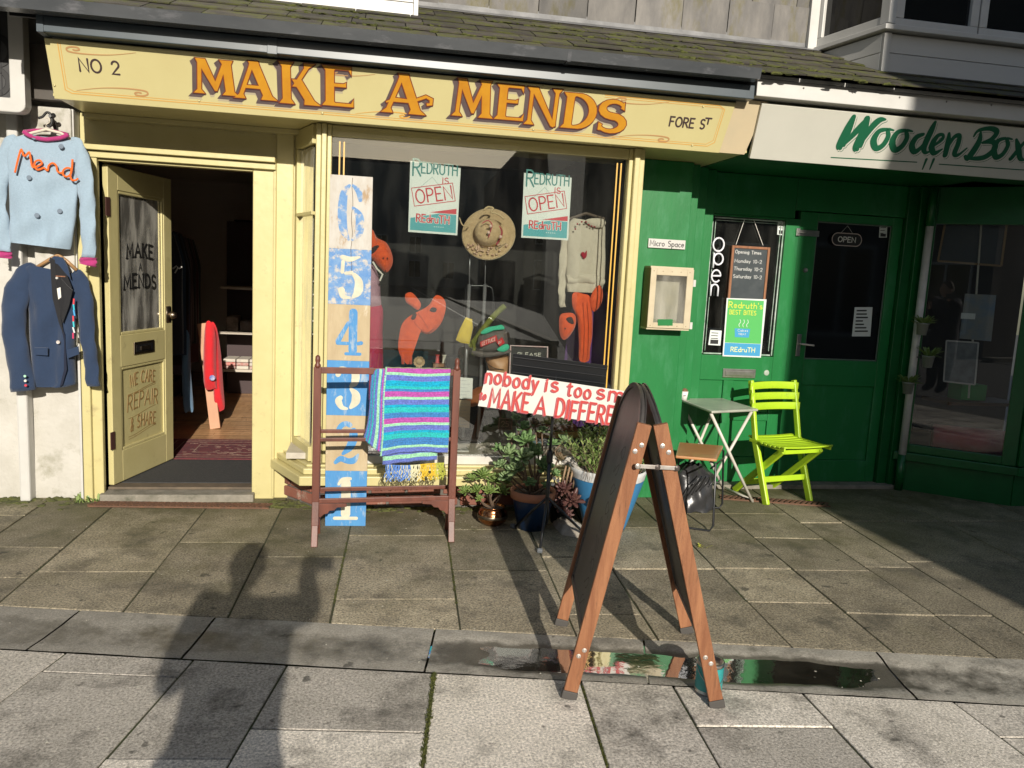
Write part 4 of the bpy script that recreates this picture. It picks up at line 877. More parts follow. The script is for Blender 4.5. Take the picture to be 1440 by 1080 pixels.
def spline(pts, k=6):
    out = []
    for i in range(len(pts)-1):
        p0 = pts[max(i-1, 0)]; p1 = pts[i]; p2 = pts[i+1]; p3 = pts[min(i+2, len(pts)-1)]
        for j in range(k):
            t = j/k; out.append(tuple(.5*((2*p1[a])+(-p0[a]+p2[a])*t+(2*p0[a]-5*p1[a]+4*p2[a]-p3[a])*t*t+(-p0[a]+3*p1[a]-3*p2[a]+p3[a])*t**3) for a in range(len(p1))))
    return out+[tuple(pts[-1])]
# brush strokes: (x, y, width) in the sign's own drawing grid
BR = [
 [[(218, 590, 22), (190, 650, 40), (152, 735, 46), (150, 750, 20)], [(152, 748, 10), (225, 670, 30), (285, 605, 26)], [(285, 600, 30), (262, 680, 44), (235, 745, 46), (236, 756, 20)], [(236, 752, 12), (300, 655, 30), (345, 610, 30), (378, 605, 10)]],
 [[(385, 655, 16), (345, 665, 24), (318, 710, 32), (330, 750, 28), (365, 735, 26), (392, 690, 24), (390, 656, 16), (420, 660, 8)]],
 [[(478, 660, 16), (440, 670, 24), (413, 715, 32), (425, 758, 28), (460, 742, 26), (487, 698, 24), (484, 662, 16), (515, 665, 8)]],
 [[(570, 680, 16), (535, 695, 26), (512, 735, 30), (525, 768, 26), (560, 745, 20), (595, 700, 18)], [(630, 618, 16), (610, 660, 30), (575, 740, 30), (580, 772, 18), (605, 765, 8)]],
 [[(625, 735, 14), (665, 705, 18), (668, 682, 14), (640, 690, 22), (612, 740, 30), (625, 775, 24), (665, 755, 8)]],
 [[(700, 675, 14), (695, 720, 28), (680, 785, 26)], [(690, 750, 14), (725, 695, 20), (752, 688, 22), (745, 730, 26), (728, 775, 26), (745, 785, 16), (790, 750, 8)]],
 [[(860, 670, 12), (850, 720, 30), (800, 795, 32), (780, 790, 14)], [(825, 690, 10), (850, 660, 16), (910, 650, 22), (942, 668, 26), (915, 705, 24), (870, 722, 14)], [(870, 722, 12), (925, 720, 24), (930, 755, 30), (880, 795, 26), (820, 802, 18), (782, 795, 10)]],
 [[(985, 700, 14), (950, 712, 22), (928, 755, 30), (938, 795, 26), (972, 780, 24), (998, 735, 22), (992, 702, 14), (1020, 705, 8)]],
 [[(1040, 705, 12), (1050, 745, 28), (1060, 800, 24), (1080, 810, 10)], [(1105, 695, 14), (1060, 745, 20), (1015, 800, 22), (1005, 800, 8)]],
]
for gl in BR:
    k = 0; b1 = MB(); b2 = MB()
    for st in gl:
        pts = spline(st, 5); uv = [z8(x, y) for x, y, w_ in pts]; ws = [w_/3.6*.0043*1.12 for _, _, w_ in pts]
        b2.ribbon([(u+.010, v-.008) for u, v in uv], CO, CUx, CV, CN, [w_+.003 for w_ in ws], .0003+.00005*k, .0003)
        b2.mi(1); b2.ribbon([(u+.0065, v-.0052) for u, v in uv], CO, CUx, CV, CN, [w_+.004 for w_ in ws], .0005+.00005*k, .0007); b2.mi(0)
        b1.ribbon(uv, CO, CUx, CV, CN, ws, .0008+.0001*k, .0014); k += 1
    Q(b2, 'letter_shade', [SGN, SIGNW], cs); Q(b1, 'letter', SGN, cs)
for a, c_ in (((103, 797), (537, 821)), ((650, 831), (1055, 859)), ((1055, 859), (1180, 866))):
    b = MB(); b.ribbon([z8(*a), z8(*c_)], CO, CUx, CV, CN, .0065, .0008); Q(b, 'underline', SGN, cs)
for x in (572, 609):
    b = MB(); b.ribbon([z8(x+14, 806), z8(x-6, 856)], CO, CUx, CV, CN, [.018, .010], .0008); Q(b, 'tick_mark', SGN, cs)
# downpipe
dp = thing('downpipe', 'white painted downpipe beside the green cafe doorway', 'drainpipe', (4.0, 5.28, 0))
pz = MB().tube([(4.015, 5.285, 2.0), (4.015, 5.285, .28)], .027, 16); Q(pz, 'white_pipe', mat('white_pipe_paint', (.62, .60, .58), .5, c2=(.5, .48, .45), scale=10), dp, smooth=True)  # plain white paint, faintly mottled
Q(MB().tube([(4.015, 5.285, .28), (4.015, 5.285, .0)], .030, 16), 'green_pipe', GRN2, dp, smooth=True)

Q(MB().tube([(4.015, 5.285, 2.28), (4.015, 5.285, 2.0)], .030, 16), 'green_pipe', GRN2, dp, smooth=True)
# ================================================================== across the street
def facade(name, label, fp, h, wallm, y_face, wins, door=None, group=None):
    t = thing(name, label, 'building', (fp[0][0], fp[0][1], 0))
    ppoly(fp, -.05, h).build('walls', wallm, t)
    ppoly(fp, h, h+.25).build('roof', mat('far_slate_roof', (.06, .06, .065), .8), t)
    for (a, c_, z0, z1) in wins:
        f = MB().box(a-.07, c_+.07, y_face+.005, y_face+.04, z0-.07, z0).box(a-.07, c_+.07, y_face+.005, y_face+.04, z1, z1+.07).box(a-.07, a, y_face+.005, y_face+.04, z0, z1).box(c_, c_+.07, y_face+.005, y_face+.04, z0, z1).box((a+c_)/2-.03, (a+c_)/2+.03, y_face+.005, y_face+.035, z0, z1).build('window', WHITE, t)
        MB().box(a, c_, y_face+.004, y_face+.012, z0, z1).build('pane', BLACKG, f)
    return t
W1 = mat('far_stone', (.22, .20, .17), .9, c2=(.15, .14, .12), scale=2, bump=.5); W2 = mat('far_render_dark', (.16, .14, .125), .9, c2=(.12, .11, .10), scale=2); W3 = mat('far_render_pale', (.40, .38, .34), .9, c2=(.33, .31, .28), scale=2)
facade('opposite_building', 'stone building across the street that shades the cafe end', [(3.65, -4.5), (14, -4.5), (14, -26), (7.5, -26)], 9.5, W1, -4.5, [(4.6, 5.9, .6, 2.3), (6.6, 7.9, .6, 2.3), (9, 10.4, .6, 2.4), (4.8, 5.8, 3.6, 5.2), (7, 8, 3.6, 5.2), (9.4, 10.4, 3.6, 5.2), (12, 13, 3.6, 5.2), (4.8, 5.8, 6.4, 7.9), (7, 8, 6.4, 7.9)])
facade('opposite_building', 'dark rendered shop across the street left of the side road', [(-16, -8), (-5.2, -8), (-5.6, -20), (-16, -20)], 6.2, W2, -8, [(-7.2, -5.8, .6, 2.3), (-10, -8.2, .6, 2.3), (-7, -6, 3.4, 4.9), (-9.6, -8.6, 3.4, 4.9), (-14, -12, .6, 2.3)])
facade('opposite_building', 'low terrace at the far left of the side road', [(-12, -24), (-4.6, -24), (-4.4, -52), (-12, -52)], 8.5, W3, -24, [(-6.4, -5.4, .8, 2.2), (-6.4, -5.4, 3.1, 4.4), (-9, -8, .8, 2.2)])
facade('opposite_building', 'pale house closing the far end of the side road', [(-14, -62), (16, -62), (16, -70), (-14, -70)], 10.5, W3, -62, [(-3, -2, .8, 2.2), (0, 1, .8, 2.2), (3, 4, .8, 2.2), (6, 7, .8, 2.2), (-3, -2, 3, 4.3), (0, 1, 3, 4.3), (3, 4, 3, 4.3)])
facade('opposite_building', 'terrace at the far right of the side road', [(7.4, -30), (15, -30), (15, -54), (8.4, -54)], 8.0, W2, -30, [(8, 9, .8, 2.2), (8, 9, 3.1, 4.4), (11, 12, .8, 2.2)])
side = structure(MB().box(-4.6, 3.9, -60, -7.6, -.046, -.04).build('side_road', ASPH))
PALE = mat('road_line_paint', (.55, .54, .5), .7, c2=(.4, .39, .36), scale=20)
for x in (-3.6, -3.45, 3.0): structure(MB().box(x, x+.07, -58, -7.6, -.0395, -.035).build('road_marking', PALE))
for k in range(7): structure(MB().box(-.4+.0, -.3, -10-6*k, -12.5-6*k, -.0395, -.035).build('road_marking', PALE))
structure(MB().box(-4.9, -4.6, -60, -7.6, -.046, .06).box(3.9, 4.1, -60, -7.6, -.046, .06).build('kerb', CONC))
# ================================================================== A-board in the foreground
PINE = mat('stained_pine', (.33, .145, .065), .6, c2=(.21, .08, .034), scale=3, stretch=(14, 14, 1.2), c3=(.13, .055, .025), s3=7, m3=(.56, .70), bump=.5, bscale=60)
CHALK = mat('worn_blackboard', (.035, .033, .032), .42, c2=(.075, .068, .062), scale=3, c3=(.11, .10, .09), s3=8, m3=(.58, .75), stretch=(1, 1, .35), bump=.15, bscale=90)
CHALKD = mat('chalk_smear', (.17, .16, .14), .8)
CHALKW = mat('white_chalk', (.7, .7, .68), .8)
ZINC = mat('zinc_fitting', (.62, .58, .54), .4, metal=.7, c2=(.45, .40, .36), scale=25)
RUB = mat('rubber_foot', (.06, .055, .05), .7)
N1, F1, N2, F2 = Vector((.722, 2.545, 0)), Vector((.835, 3.15, 0)), Vector((1.245, 2.44, 0)), Vector((1.372, 3.04, 0))
apN = at(918, 597, 2.50); apF = Vector((apN.x+.115, apN.y+.60, apN.z))
ab = thing('sandwich_board', 'open wooden A-board with arch-topped blackboard leaves and reddish pine legs', 'A-board', (1.0, 2.8, 0))
for side, (n_, f_, sg) in enumerate(((N1, F1, -1), (N2, F2, 1))):
    aN = apN+Vector((.028*sg, 0, 0)); aF = apF+Vector((.028*sg, 0, 0))
    hz = (f_-n_).normalized(); up = (aN-n_).normalized(); nn = hz.cross(up).normalized()
    if nn.x*sg < 0: nn = -nn
    for foot, top, s2, nm in ((n_, aN, 1, 'near'), (f_, aF, -1, 'far')):
        a = foot+up*.032; c_ = top+up*.0
        for k in (0, 1):     # each leg is a pair of battens with the board between
            if nm == 'near' and k == 0: continue
        lw_ = .050
        if nm == 'near': ab_l = MB().bar(a+hz*.012, c_+hz*.012, .024, lw_, nn)
        else: ab_l = MB().bar(a-hz*.012, c_-hz*.012, .024, lw_, nn)
        L = ab_l.build('leg', PINE, ab, bevel=.003)
        MB().bar(foot+hz*.012*s2-up*.0, a+hz*.012*s2, .028, lw_+.006, nn).build('rubber_foot', RUB, L, bevel=.003)
        if nm == 'near':
            for fr, o2 in ((.93, -.009), (.905, .009), (.19, -.008), (.165, .008)):
                p = foot+(top-foot)*fr+nn*o2*.9-hz*.0
                MB().lathe([(.0085, 0), (.0085, .0018), (.003, .003), (.0, .0012)], p, 12, -hz).build('bolt', ZINC, L, smooth=False)
    wd = (f_-n_).length-.048; ln = (aN-n_).length
    O = n_+hz*.024
    z0, z1 = .215*ln, .985*ln; r_ = wd/2
    arch_ = [(0, z0), (wd, z0)]+[(wd/2+r_*cos(radians(a)), z1-.065+.62*r_*sin(radians(a))) for a in range(0, 181, 9)]
    leafp = MB().prism(arch_, O, hz, up, nn, .012, -.006).build('leaf', CHALK, ab, bevel=.002)
    rim = [(wd-.012, z0+.012)]+[(wd/2+(r_-.012)*cos(radians(a)), z1-.065+.62*(r_-.012)*sin(radians(a))) for a in range(0, 181, 9)]+[(.012, z0+.012)]
    for t in (1, -1): MB().ribbon(rim, O, hz, up, nn*t, .024, .006, .0058, closed=True).build('leaf_rim', mat('dark_leaf_rim', (.03, .026, .024), .35, c2=(.05, .045, .04), scale=20), leafp)
    if sg < 0:
        rr_ = random.Random(3)
        for k in range(9):
            z = z0+.06+k*.075; b = MB()
            for j in range(1+k%2*0):
                x = .22+.15*j+rr_.uniform(-.03, .03); b.ribbon([(x+.045*sin(t*1.3+k), z+j*.02+.025*cos(t*1.9+k*2)) for t in [i*.5 for i in range(9)]], O, hz, up, nn, .0045, .0003, .0062)
            b.build('chalk_mark', mat('faint_chalk', (.15, .14, .125), .9, c2=(.06, .055, .05), scale=30), leafp)
    else:
        for k in range(5):
            b = MB(); b.ribbon([(.15+.02*k+.05*sin(i*.5+k), z0+.1+i*.05) for i in range(12)], O, hz, up, -nn, .005, .0003, .0062); b.build('grain_mark', mat('worn_grain', (.07, .055, .045), .6), leafp)
b = MB(); pA, pB = at(897, 655.5, 2.478), at(952, 658.5, 2.478)
st = b.bar(pA, pB, .004, .014).build('stay_bar', ZINC, ab, bevel=.001)
for p in (pA, pB, (pA+pB)/2): MB().lathe([(.010, -.003), (.010, .003), (.004, .006), (0, .006)], p, 12, (0, -1, 0)).build('stay_pivot', mat('dark_pivot', (.12, .1, .09), .4, metal=.6) if p is not pA else ZINC, st)
# paint tin behind the foot
pt = thing('paint_tin', 'small teal-labelled metal tin beside the right foot of the A-board', 'tin', (1.245, 2.56, 0))
tc_ = Vector((1.262, 2.565, 0))
MB().lathe([(.0, .004), (.050, .004), (.052, .0), (.052, .006), (.049, .010), (.049, .112), (.052, .118), (.050, .122), (.042, .118), (.038, .108), (0, .108)], tc_, 28, cap=False).build('tin_body', STEEL, pt, smooth=True)
MB().lathe([(.0496, .015), (.0496, .106)], tc_, 28, cap=False).build('label_band', mat('teal_label', (.02, .22, .23), .4, c2=(.03, .33, .32), scale=14, c3=(.01, .03, .04), s3=9, m3=(.52, .56)), pt, smooth=True)
b = MB(); b.tube([tc_+Vector((.052*cos(a), .052*sin(a), .10-.055*sin(max(0, (a-pi))))) for a in [pi+i*pi/12 for i in range(13)]], .0013, 6).build('wire_handle', STEEL, pt)

# ================================================================== clothes horse with blanket
MAHO = mat('mahogany', (.16, .05, .03), .45, c2=(.09, .028, .017), scale=3, stretch=(5, 5, 1), bump=.15)
ch_ = thing('clothes_horse', 'old mahogany clothes airer standing on the paving before the bay window', 'clothes airer', (.09, 4.25, 0))
xl_, xr_ = -.282, .458
def yy(x): return 4.21+(x+.288)*.075
for x in (xl_, xr_):
    y0 = yy(x)
    ef = MB().bar((x, y0, .965), (x, y0, .235), .040, .024, (0, 1, 0)).build('end_post', MAHO, ch_, bevel=.003)
    MB().bar((x, y0, .235), (x, y0-.025, .10), .038, .024, (0, 1, 0)).bar((x, y0-.025, .11), (x, y0-.06, .0), .034, .024, (0, 1, 0)).build('front_foot', MAHO, ef, bevel=.003)
    MB().bar((x, y0+.03, .30), (x, y0+.12, .14), .038, .024, (0, 1, 0)).bar((x, y0+.12, .15), (x, y0+.17, .0), .034, .024, (0, 1, 0)).build('rear_foot', MAHO, ef, bevel=.003)
    MB().box(x-.014, x+.014, y0-.01, y0+.16, .235, .275).box(x-.012, x+.012, y0, y0+.12, .585, .61).build('end_stretcher', MAHO, ef, bevel=.002)
    MB().bar((x, y0+.13, .62), (x, y0+.13, .25), .03, .022, (0, 1, 0)).build('rear_post', MAHO, ef, bevel=.002)
    MB().lathe([(.015, .96), (.017, .975), (.010, .985), (.014, 1.0), (.012, 1.02), (.004, 1.028)], (x, y0, 0), 12).build('finial', MAHO, ef, smooth=True)
def rail(z, dy, h=.024, t=.014): MB().bar((xl_+.014, yy(xl_)+dy, z), (xr_-.014, yy(xr_)+dy, z), t, h, (0, 0, 1)).build('rail', MAHO, ch_, bevel=.003)
rail(.948, 0, .034); rail(.60, .10, .020); rail(.575, .0, .020); rail(.265, .13, .022); rail(.238, 0, .026)
# shaped apron under the lower rail
ap = [(0, 0), (0, -.075), (.012, -.078), (.03, -.06), (.05, -.055), (.06, -.04), (.085, -.038), (.10, -.022), (.15, -.018), (.15, 0)]
for x, sgn_ in ((xl_+.014, 1), (xr_-.014, -1)):
    MB().prism([(a*sgn_, b_) for a, b_ in ap], (x, yy(x)+.006, .224), (1, 0, 0), (0, 0, 1), (0, -1, 0), .012).build('apron_bracket', MAHO, ch_, bevel=.001)
# blanket
WOOL = lambda n, c: mat('wool_'+n, c, .95, c2=tuple(v*.55 for v in c), scale=110, bump=2.0, bscale=150, sheen=.2)
wc = [WOOL('magenta', (.52, .09, .44)), WOOL('mint', (.38, .78, .50)), WOOL('periwinkle', (.14, .20, .62)), WOOL('cyan', (.0, .42, .66)), WOOL('teal', (.02, .55, .55)), WOOL('blue', (.05, .24, .60)), WOOL('olive', (.25, .28, .10))]
bl = thing('striped_blanket', 'hand-knitted blanket in blue, mint and magenta stripes hung over the clothes airer', 'blanket', (.27, 4.2, .7))
def stripes(nrow):
    seq = [6, 0, 0, 1, 2, 2, 3, 3, 4, 5, 0, 0, 1, 2, 2, 3, 4, 4, 5, 5, 0, 0, 1, 2, 2, 3, 4, 4, 5, 5, 5, 1, 2, 2]; return [seq[int(i*len(seq)/nrow)] for i in range(nrow)]
BX0, BX1 = at(541, 560, 4.17).x, at(634, 560, 4.17).x
def blan(u, v, yo=0, x0=None, x1=None, ztop=.972, zb=.475, th=0):
    x0 = BX0 if x0 is None else x0; x1 = BX1 if x1 is None else x1
    x = x0+(x1-x0)*u+(.015*(1-v)*0); y0 = yy(x)-.022-yo; zb_ = zb+.02*sin(u*2.6+.6)+(.03*u)
    if v < .06: a = v/.06*pi/2; return Vector((x, y0+.022*(1-sin(a)), ztop-.014+.014*cos(a)+.001*sin(u*40)))
    t = (v-.06)/.94; z = (ztop-.014)*(1-t)+zb_*t
    y = y0-.016*sin(t*3.0)-.006*sin(u*5.2+t*2)*t-.0028*abs(sin(t*107))-.006*sin(u*17)*t-.0012*sin(u*90)
    return Vector((x-.018*t*(1-u)-.004*sin(t*6), y+th, z+.004*sin(u*6.5+1)*(1-t)))
NR = 136; rowsm = stripes(NR)
b = MB(); b.grid(lambda u, v: blan(u, v), 40, NR)
b.m = [(1 if i % 40 == 0 else (rowsm[i//40] if i % 40 > 0 else 1)) for i in range(40*NR)]
fr = b.build('front_fall', wc, bl, smooth=True); m_ = fr.modifiers.new('solid', 'SOLIDIFY'); m_.thickness = .012; m_.offset = 1
# folded-under left edge: vertical stripes
b = MB(); vs_ = [2, 3, 2, 4, 2, 2, 1, 1, 2, 0, 2]
BXa = at(520, 560, 4.18).x
def sidef(u, v):
    p = blan(0, v, 0, None, None, .968, .50+.07*(1-u)); w_ = (BX0-BXa)*(1-.15*sin(v*3))*(1+.25*v)
    return Vector((p.x-w_*(1-u)+.004, p.y+.030*(1-u)**.7-.022*sin(pi*u), p.z-.005+.0*u))
b.grid(sidef, 22, 60); b.m = [vs_[(i % 22)//2] for i in range(22*60)]
fr = b.build('side_fold', wc, bl, smooth=True); m_ = fr.modifiers.new('solid', 'SOLIDIFY'); m_.thickness = .010; m_.offset = 1
b = MB(); BXr = at(616, 640, 4.2).x; b.grid(lambda u, v: (lambda p: Vector((BX0+.0+(BXr-BX0)*u, p.y+.035, p.z)))(blan(u, v, 0, BX0, BXr, .95, .425-.01*sin(u*4))), 20, 70); b.m = [(3 if i//20 < 60 else (4 if (i//20) < 62 else (2 if i//20 < 64 else (1 if i//20 < 67 else 2)))) for i in range(20*70)]
fr = b.build('under_layer', wc, bl, smooth=True); m_ = fr.modifiers.new('solid', 'SOLIDIFY'); m_.thickness = .010
YN = [mat('yarn_blue', (.10, .22, .55), .9), mat('yarn_cream', (.6, .58, .4), .9), mat('yarn_gold', (.62, .42, .03), .9), mat('yarn_olive', (.40, .42, .06), .9)]
b = MB()
for i in range(95):
    u = i/94; x = BX0+.02+(BXr+.02-BX0)*u; y = yy(x)-.006; z = .437-.006*sin(u*5); L_ = random.uniform(.06, .095)
    b.mi((0 if u < .42 else 1) if u < .5 and random.random() < .8 else (1 if u < .58 else (2 if u < .86 else 3)))
    pts = [(x, y, z)]; 
    for k in range(1, 5): pts.append((x+random.uniform(-.006, .006)*k, y-.004*k+random.uniform(-.004, .004), z-L_*k/4))
    b.tube(pts, .0022, 5)
tag(b.build('fringe', YN, bl), kind='stuff')

# ================================================================== number board
WORN = mat('worn_white_paint', (.52, .50, .46), .8, c2=(.44, .40, .34), scale=20, c3=(.36, .25, .15), s3=10, m3=(.54, .62), bump=.8, bscale=50, stretch=(1, 1, .4))
CREAMB = mat('cream_plank_paint', (.46, .37, .23), .75, c2=(.38, .29, .17), scale=12, c3=(.66, .60, .48), s3=14, m3=(.6, .75), bump=.5, bscale=70, stretch=(1, 1, .3))
BLUEB = mat('blue_plank_paint', (.045, .20, .46), .7, c2=(.065, .25, .50), scale=14, c3=(.30, .38, .46), s3=24, m3=(.54, .66), bump=.5, bscale=70, stretch=(1, 1, .3))
BLUEW = mat('faded_blue_paint', (.09, .22, .47), .8, c2=(.17, .30, .50), scale=26, c3=(.50, .46, .40), s3=24, m3=(.50, .62), bump=.6)
CREAMW = mat('cream_digit_paint', (.60, .56, .43), .7, c2=(.48, .45, .34), scale=20, c3=(.25, .38, .56), s3=26, m3=(.62, .7))
nb = thing('number_plank', 'tall painted plank with stencilled numbers 6 down to 1', 'number board', (-.13, 4.5, 0))
B0 = Vector((-.250, 4.505, .0)); Tp = Vector((-.262, 4.675, 2.005)); VB = (Tp-B0).normalized(); UB = (Vector((-.010, 4.498, 0))-B0).normalized(); NB = UB.cross(VB); NB = -NB if NB.y > 0 else NB; BH = (Tp-B0).length; BW = .238
def bv(py):
    p = onp(488, py, B0, NB); return (p-B0).dot(VB)
cuts = [0, bv(662), bv(584), bv(507), bv(428), bv(350), BH]
tops = [BLUEB, CREAMB, BLUEB, CREAMB, BLUEW, WORN]
for i in range(6):
    MB().prism([(0.004*(i == 0), cuts[i]), (BW-.004*(i == 0), cuts[i]), (BW, cuts[i+1]), (0, cuts[i+1])], B0, UB, VB, NB, .03, -.03).build('plank_panel', tops[i], nb, bevel=.0015)
def digit(ch, v0, v1, m):
    h = (v1-v0)*.80; vb = v0+(v1-v0)*.10; W = .15; x0 = (BW-W)/2
    A = lambda x, y: (x0+x*W, vb+y*h)
    S = []
    if ch == '1': S = [([(.5, .14), (.5, .86)], [.36, .36]), ([(.08, .05), (.92, .05)], [.13, .13]), ([(.22, .82), (.36, .93), (.66, .95)], [.10, .14, .13])]
    if ch == '2': S = [(arc(.46, .70, .30, .24, 165, 60, 8), [.16]+[.2]*8), ([(.74, .78), (.74, .62), (.62, .42), (.36, .26)], [.28, .34, .30, .12]), ([(.08, .06), (.28, .15), (.55, .10), (.78, .12), (.94, .25)], [.14, .22, .22, .24, .08])]
    if ch == '3': S = [([(.12, .80), (.22, .92), (.42, .95)], [.2, .22, .1]), ([(.60, .93), (.78, .82), (.76, .64), (.60, .54)], [.16, .30, .28, .12]), ([(.62, .48), (.80, .36), (.80, .2), (.62, .06)], [.12, .30, .32, .14]), ([(.48, .03), (.28, .06), (.16, .20), (.24, .28)], [.1, .18, .26, .18])]
    if ch == '4': S = [([(.66, .10), (.66, .96)], [.32, .32]), ([(.40, .03), (.94, .03)], [.12, .12]), ([(.48, .72), (.10, .30)], [.13, .2]), ([(.08, .26), (.46, .26)], [.13, .13]), ([(.84, .26), (.98, .28)], [.13, .15])]
    if ch == '5': S = [([(.22, .94), (.50, .90), (.86, .96)], [.18, .2, .08]), ([(.24, .84), (.22, .60)], [.14, .14]), ([(.34, .58), (.58, .60)], [.12, .14]), ([(.66, .56), (.84, .40), (.82, .18), (.64, .05)], [.16, .30, .32, .12]), ([(.50, .03), (.26, .06), (.20, .20)], [.1, .2, .26])]
    if ch == '6': S = [([(.44, .96), (.24, .82), (.18, .5), (.24, .2), (.44, .04)], [.1, .28, .34, .30, .1]), ([(.56, .96), (.78, .86), (.84, .72)], [.1, .22, .16]), ([(.58, .58), (.82, .44), (.82, .18), (.58, .04)], [.12, .30, .30, .12])]
    mb = MB()
    for k, (pts, ws) in enumerate(S):
        if len(pts) < 9:
            sp3 = spline([(*A(*p), ws[min(i, len(ws)-1)]*W) for i, p in enumerate(pts)], 5) if len(pts) > 2 else [(*A(*p), ws[min(i, len(ws)-1)]*W) for i, p in enumerate(pts)]
        else: sp3 = [(*A(*p), ws[min(i, len(ws)-1)]*W) for i, p in enumerate(pts)]
        mb.ribbon([(a, c_) for a, c_, _ in sp3], B0, UB, VB, NB, [max(.004, w_) for _, _, w_ in sp3], .0006+.0001*k, .0004)
    mb.build('number', m, nb)
for i, (ch, m) in enumerate((('1', CREAMW), ('2', BLUEB), ('3', CREAMW), ('4', BLUEB), ('5', CREAMW), ('6', BLUEW))): digit(ch, cuts[i], cuts[i+1], m)
b = MB(); b.ribbon([(BW*.53+.004*sin(i*1.7), 1.45+i*.05) for i in range(12)], B0, UB, VB, NB, .003, .0004, .0003); b.build('split', mat('dark_split', (.10, .08, .06), .9), nb)

# ================================================================== music stand and painted board
ms_ = thing('music_stand', 'black folding music stand carrying the painted board in front of the window', 'music stand', (.93, 4.12, 0))
dA, dB = at(722, 497, 4.14), at(855, 514, 4.14); du = (dB-dA).normalized(); dvv = Vector((0, .10, -.30)).normalized()
dnn = du.cross(dvv).normalized(); dnn = -dnn if dnn.y > 0 else dnn
dk = MB().prism([(0, 0), ((dB-dA).length, 0), ((dB-dA).length, .33), (0, .33)], dA, du, dvv*1, dnn, .003, -.003).build('desk', BLKM, ms_, bevel=.001)
for k in range(6):
    MB().obox(dA+du*(dB-dA).length/2+dvv*(.02+.045*k)+dnn*.004, du, dvv, dnn, (dB-dA).length, .006, .006).build('desk_slat', BLKM, ms_, bevel=.002)
cx_, cy_ = .985, 4.17
MB().tube([(cx_, cy_, .12), (cx_-.0, cy_, .50)], .011, 12).build('tube', BLKM, ms_, smooth=True); MB().tube([(cx_, cy_, .5), (cx_+.01, cy_+.01, .98)], .008, 12).build('tube', BLKM, ms_, smooth=True)
MB().lathe([(.016, .47), (.018, .48), (.018, .52), (.014, .54)], (cx_, cy_, 0), 12).build('clamp', BLKP, ms_, smooth=True)
for k, (tx, ty) in enumerate(((.928, 4.03), (1.25, 4.24), (.86, 4.42))):
    lg = MB().tube([(cx_, cy_, .27), ((cx_*.45+tx*.55), (cy_*.45+ty*.55), .13), (tx, ty, .018)], .008, 8).build('leg', BLKM, ms_, smooth=True)
    MB().bar((tx, ty, .016), (tx+(tx-cx_)*.12, ty+(ty-cy_)*.15, .012), .03, .024).build('foot_cap', mat('grey_cap', (.12, .13, .14), .5), lg, bevel=.006)
wb = thing('painted_slogan_board', 'tilted white board with a red hand-painted slogan resting on the music stand', 'sign', (1.0, 4.08, .85))
wA = at(672, 571, 4.09); wT = at(681, 521, 4.10); wB_ = at(868, 598, 4.09); wu = (wB_-wA).normalized(); wv = (wT-wA); wv = (wv-wu*wv.dot(wu)); WH = wv.length; wv.normalize(); wn = wu.cross(wv); wn = -wn if wn.y > 0 else wn
WPAINT = mat('white_board_paint', (.60, .58, .53), .6, c2=(.53, .51, .46), scale=10, c3=(.5, .48, .42), s3=16, m3=(.64, .75))
b = MB().prism([(0, 0), (.955, 0), (.955, WH), (0.02, WH+.002)], wA, wu, wv, wn, .008, -.008); b.build('board', WPAINT, wb, bevel=.0015)
REDP = mat('red_paint', (.46, .022, .018), .5, c2=(.36, .016, .014), scale=20); PLUM = mat('plum_shadow_paint', (.25, .04, .07), .55); PINKE = mat('pink_edge_paint', (.58, .16, .15), .6)
random.seed(11)
def wpos(px, py): p = onp(px, py, wA, wn)-wA; return p.dot(wu), p.dot(wv)
for t, p0, p1, sz, sw in (('nobody', (683, 538), (756, 545), .088, .0115), ('is', (767, 549), (784, 551), .088, .0115), ('too', (797, 556), (830, 558), .086, .0115), ('small', (839, 560), (912, 569), .088, .0115),
                      ('to', (675, 561), (683, 562), .048, .007), ('MAKE', (688, 572), (742, 579), .100, .0125), ('A', (752, 582), (766, 583), .095, .0125), ('DIFFERENCE', (781, 586), (902, 601), .098, .013)):
    a, c_ = wpos(*p0); a2, _ = wpos(*p1); wd = a2-a
    st0 = random.getstate()
    for o_, m, h0, dx, dy, ww in (('letter_shadow', PLUM, .0003, -.0055, -.005, sw), ('letter_edge', PINKE, .0012, 0, 0, sw*1.12), ('letters', REDP, .0024, 0, 0, sw*.82)):
        random.setstate(st0); b = MB(); write(b, t, wA+wu*(a+dx)+wv*(c_+dy), wu, wv, wn, sz, ww, wd, sp=.26, jit=.03, h=.0004, h0=h0, asc=.45 if t.islower() else 1); b.build(o_, m, wb)
pinkpot = MB()
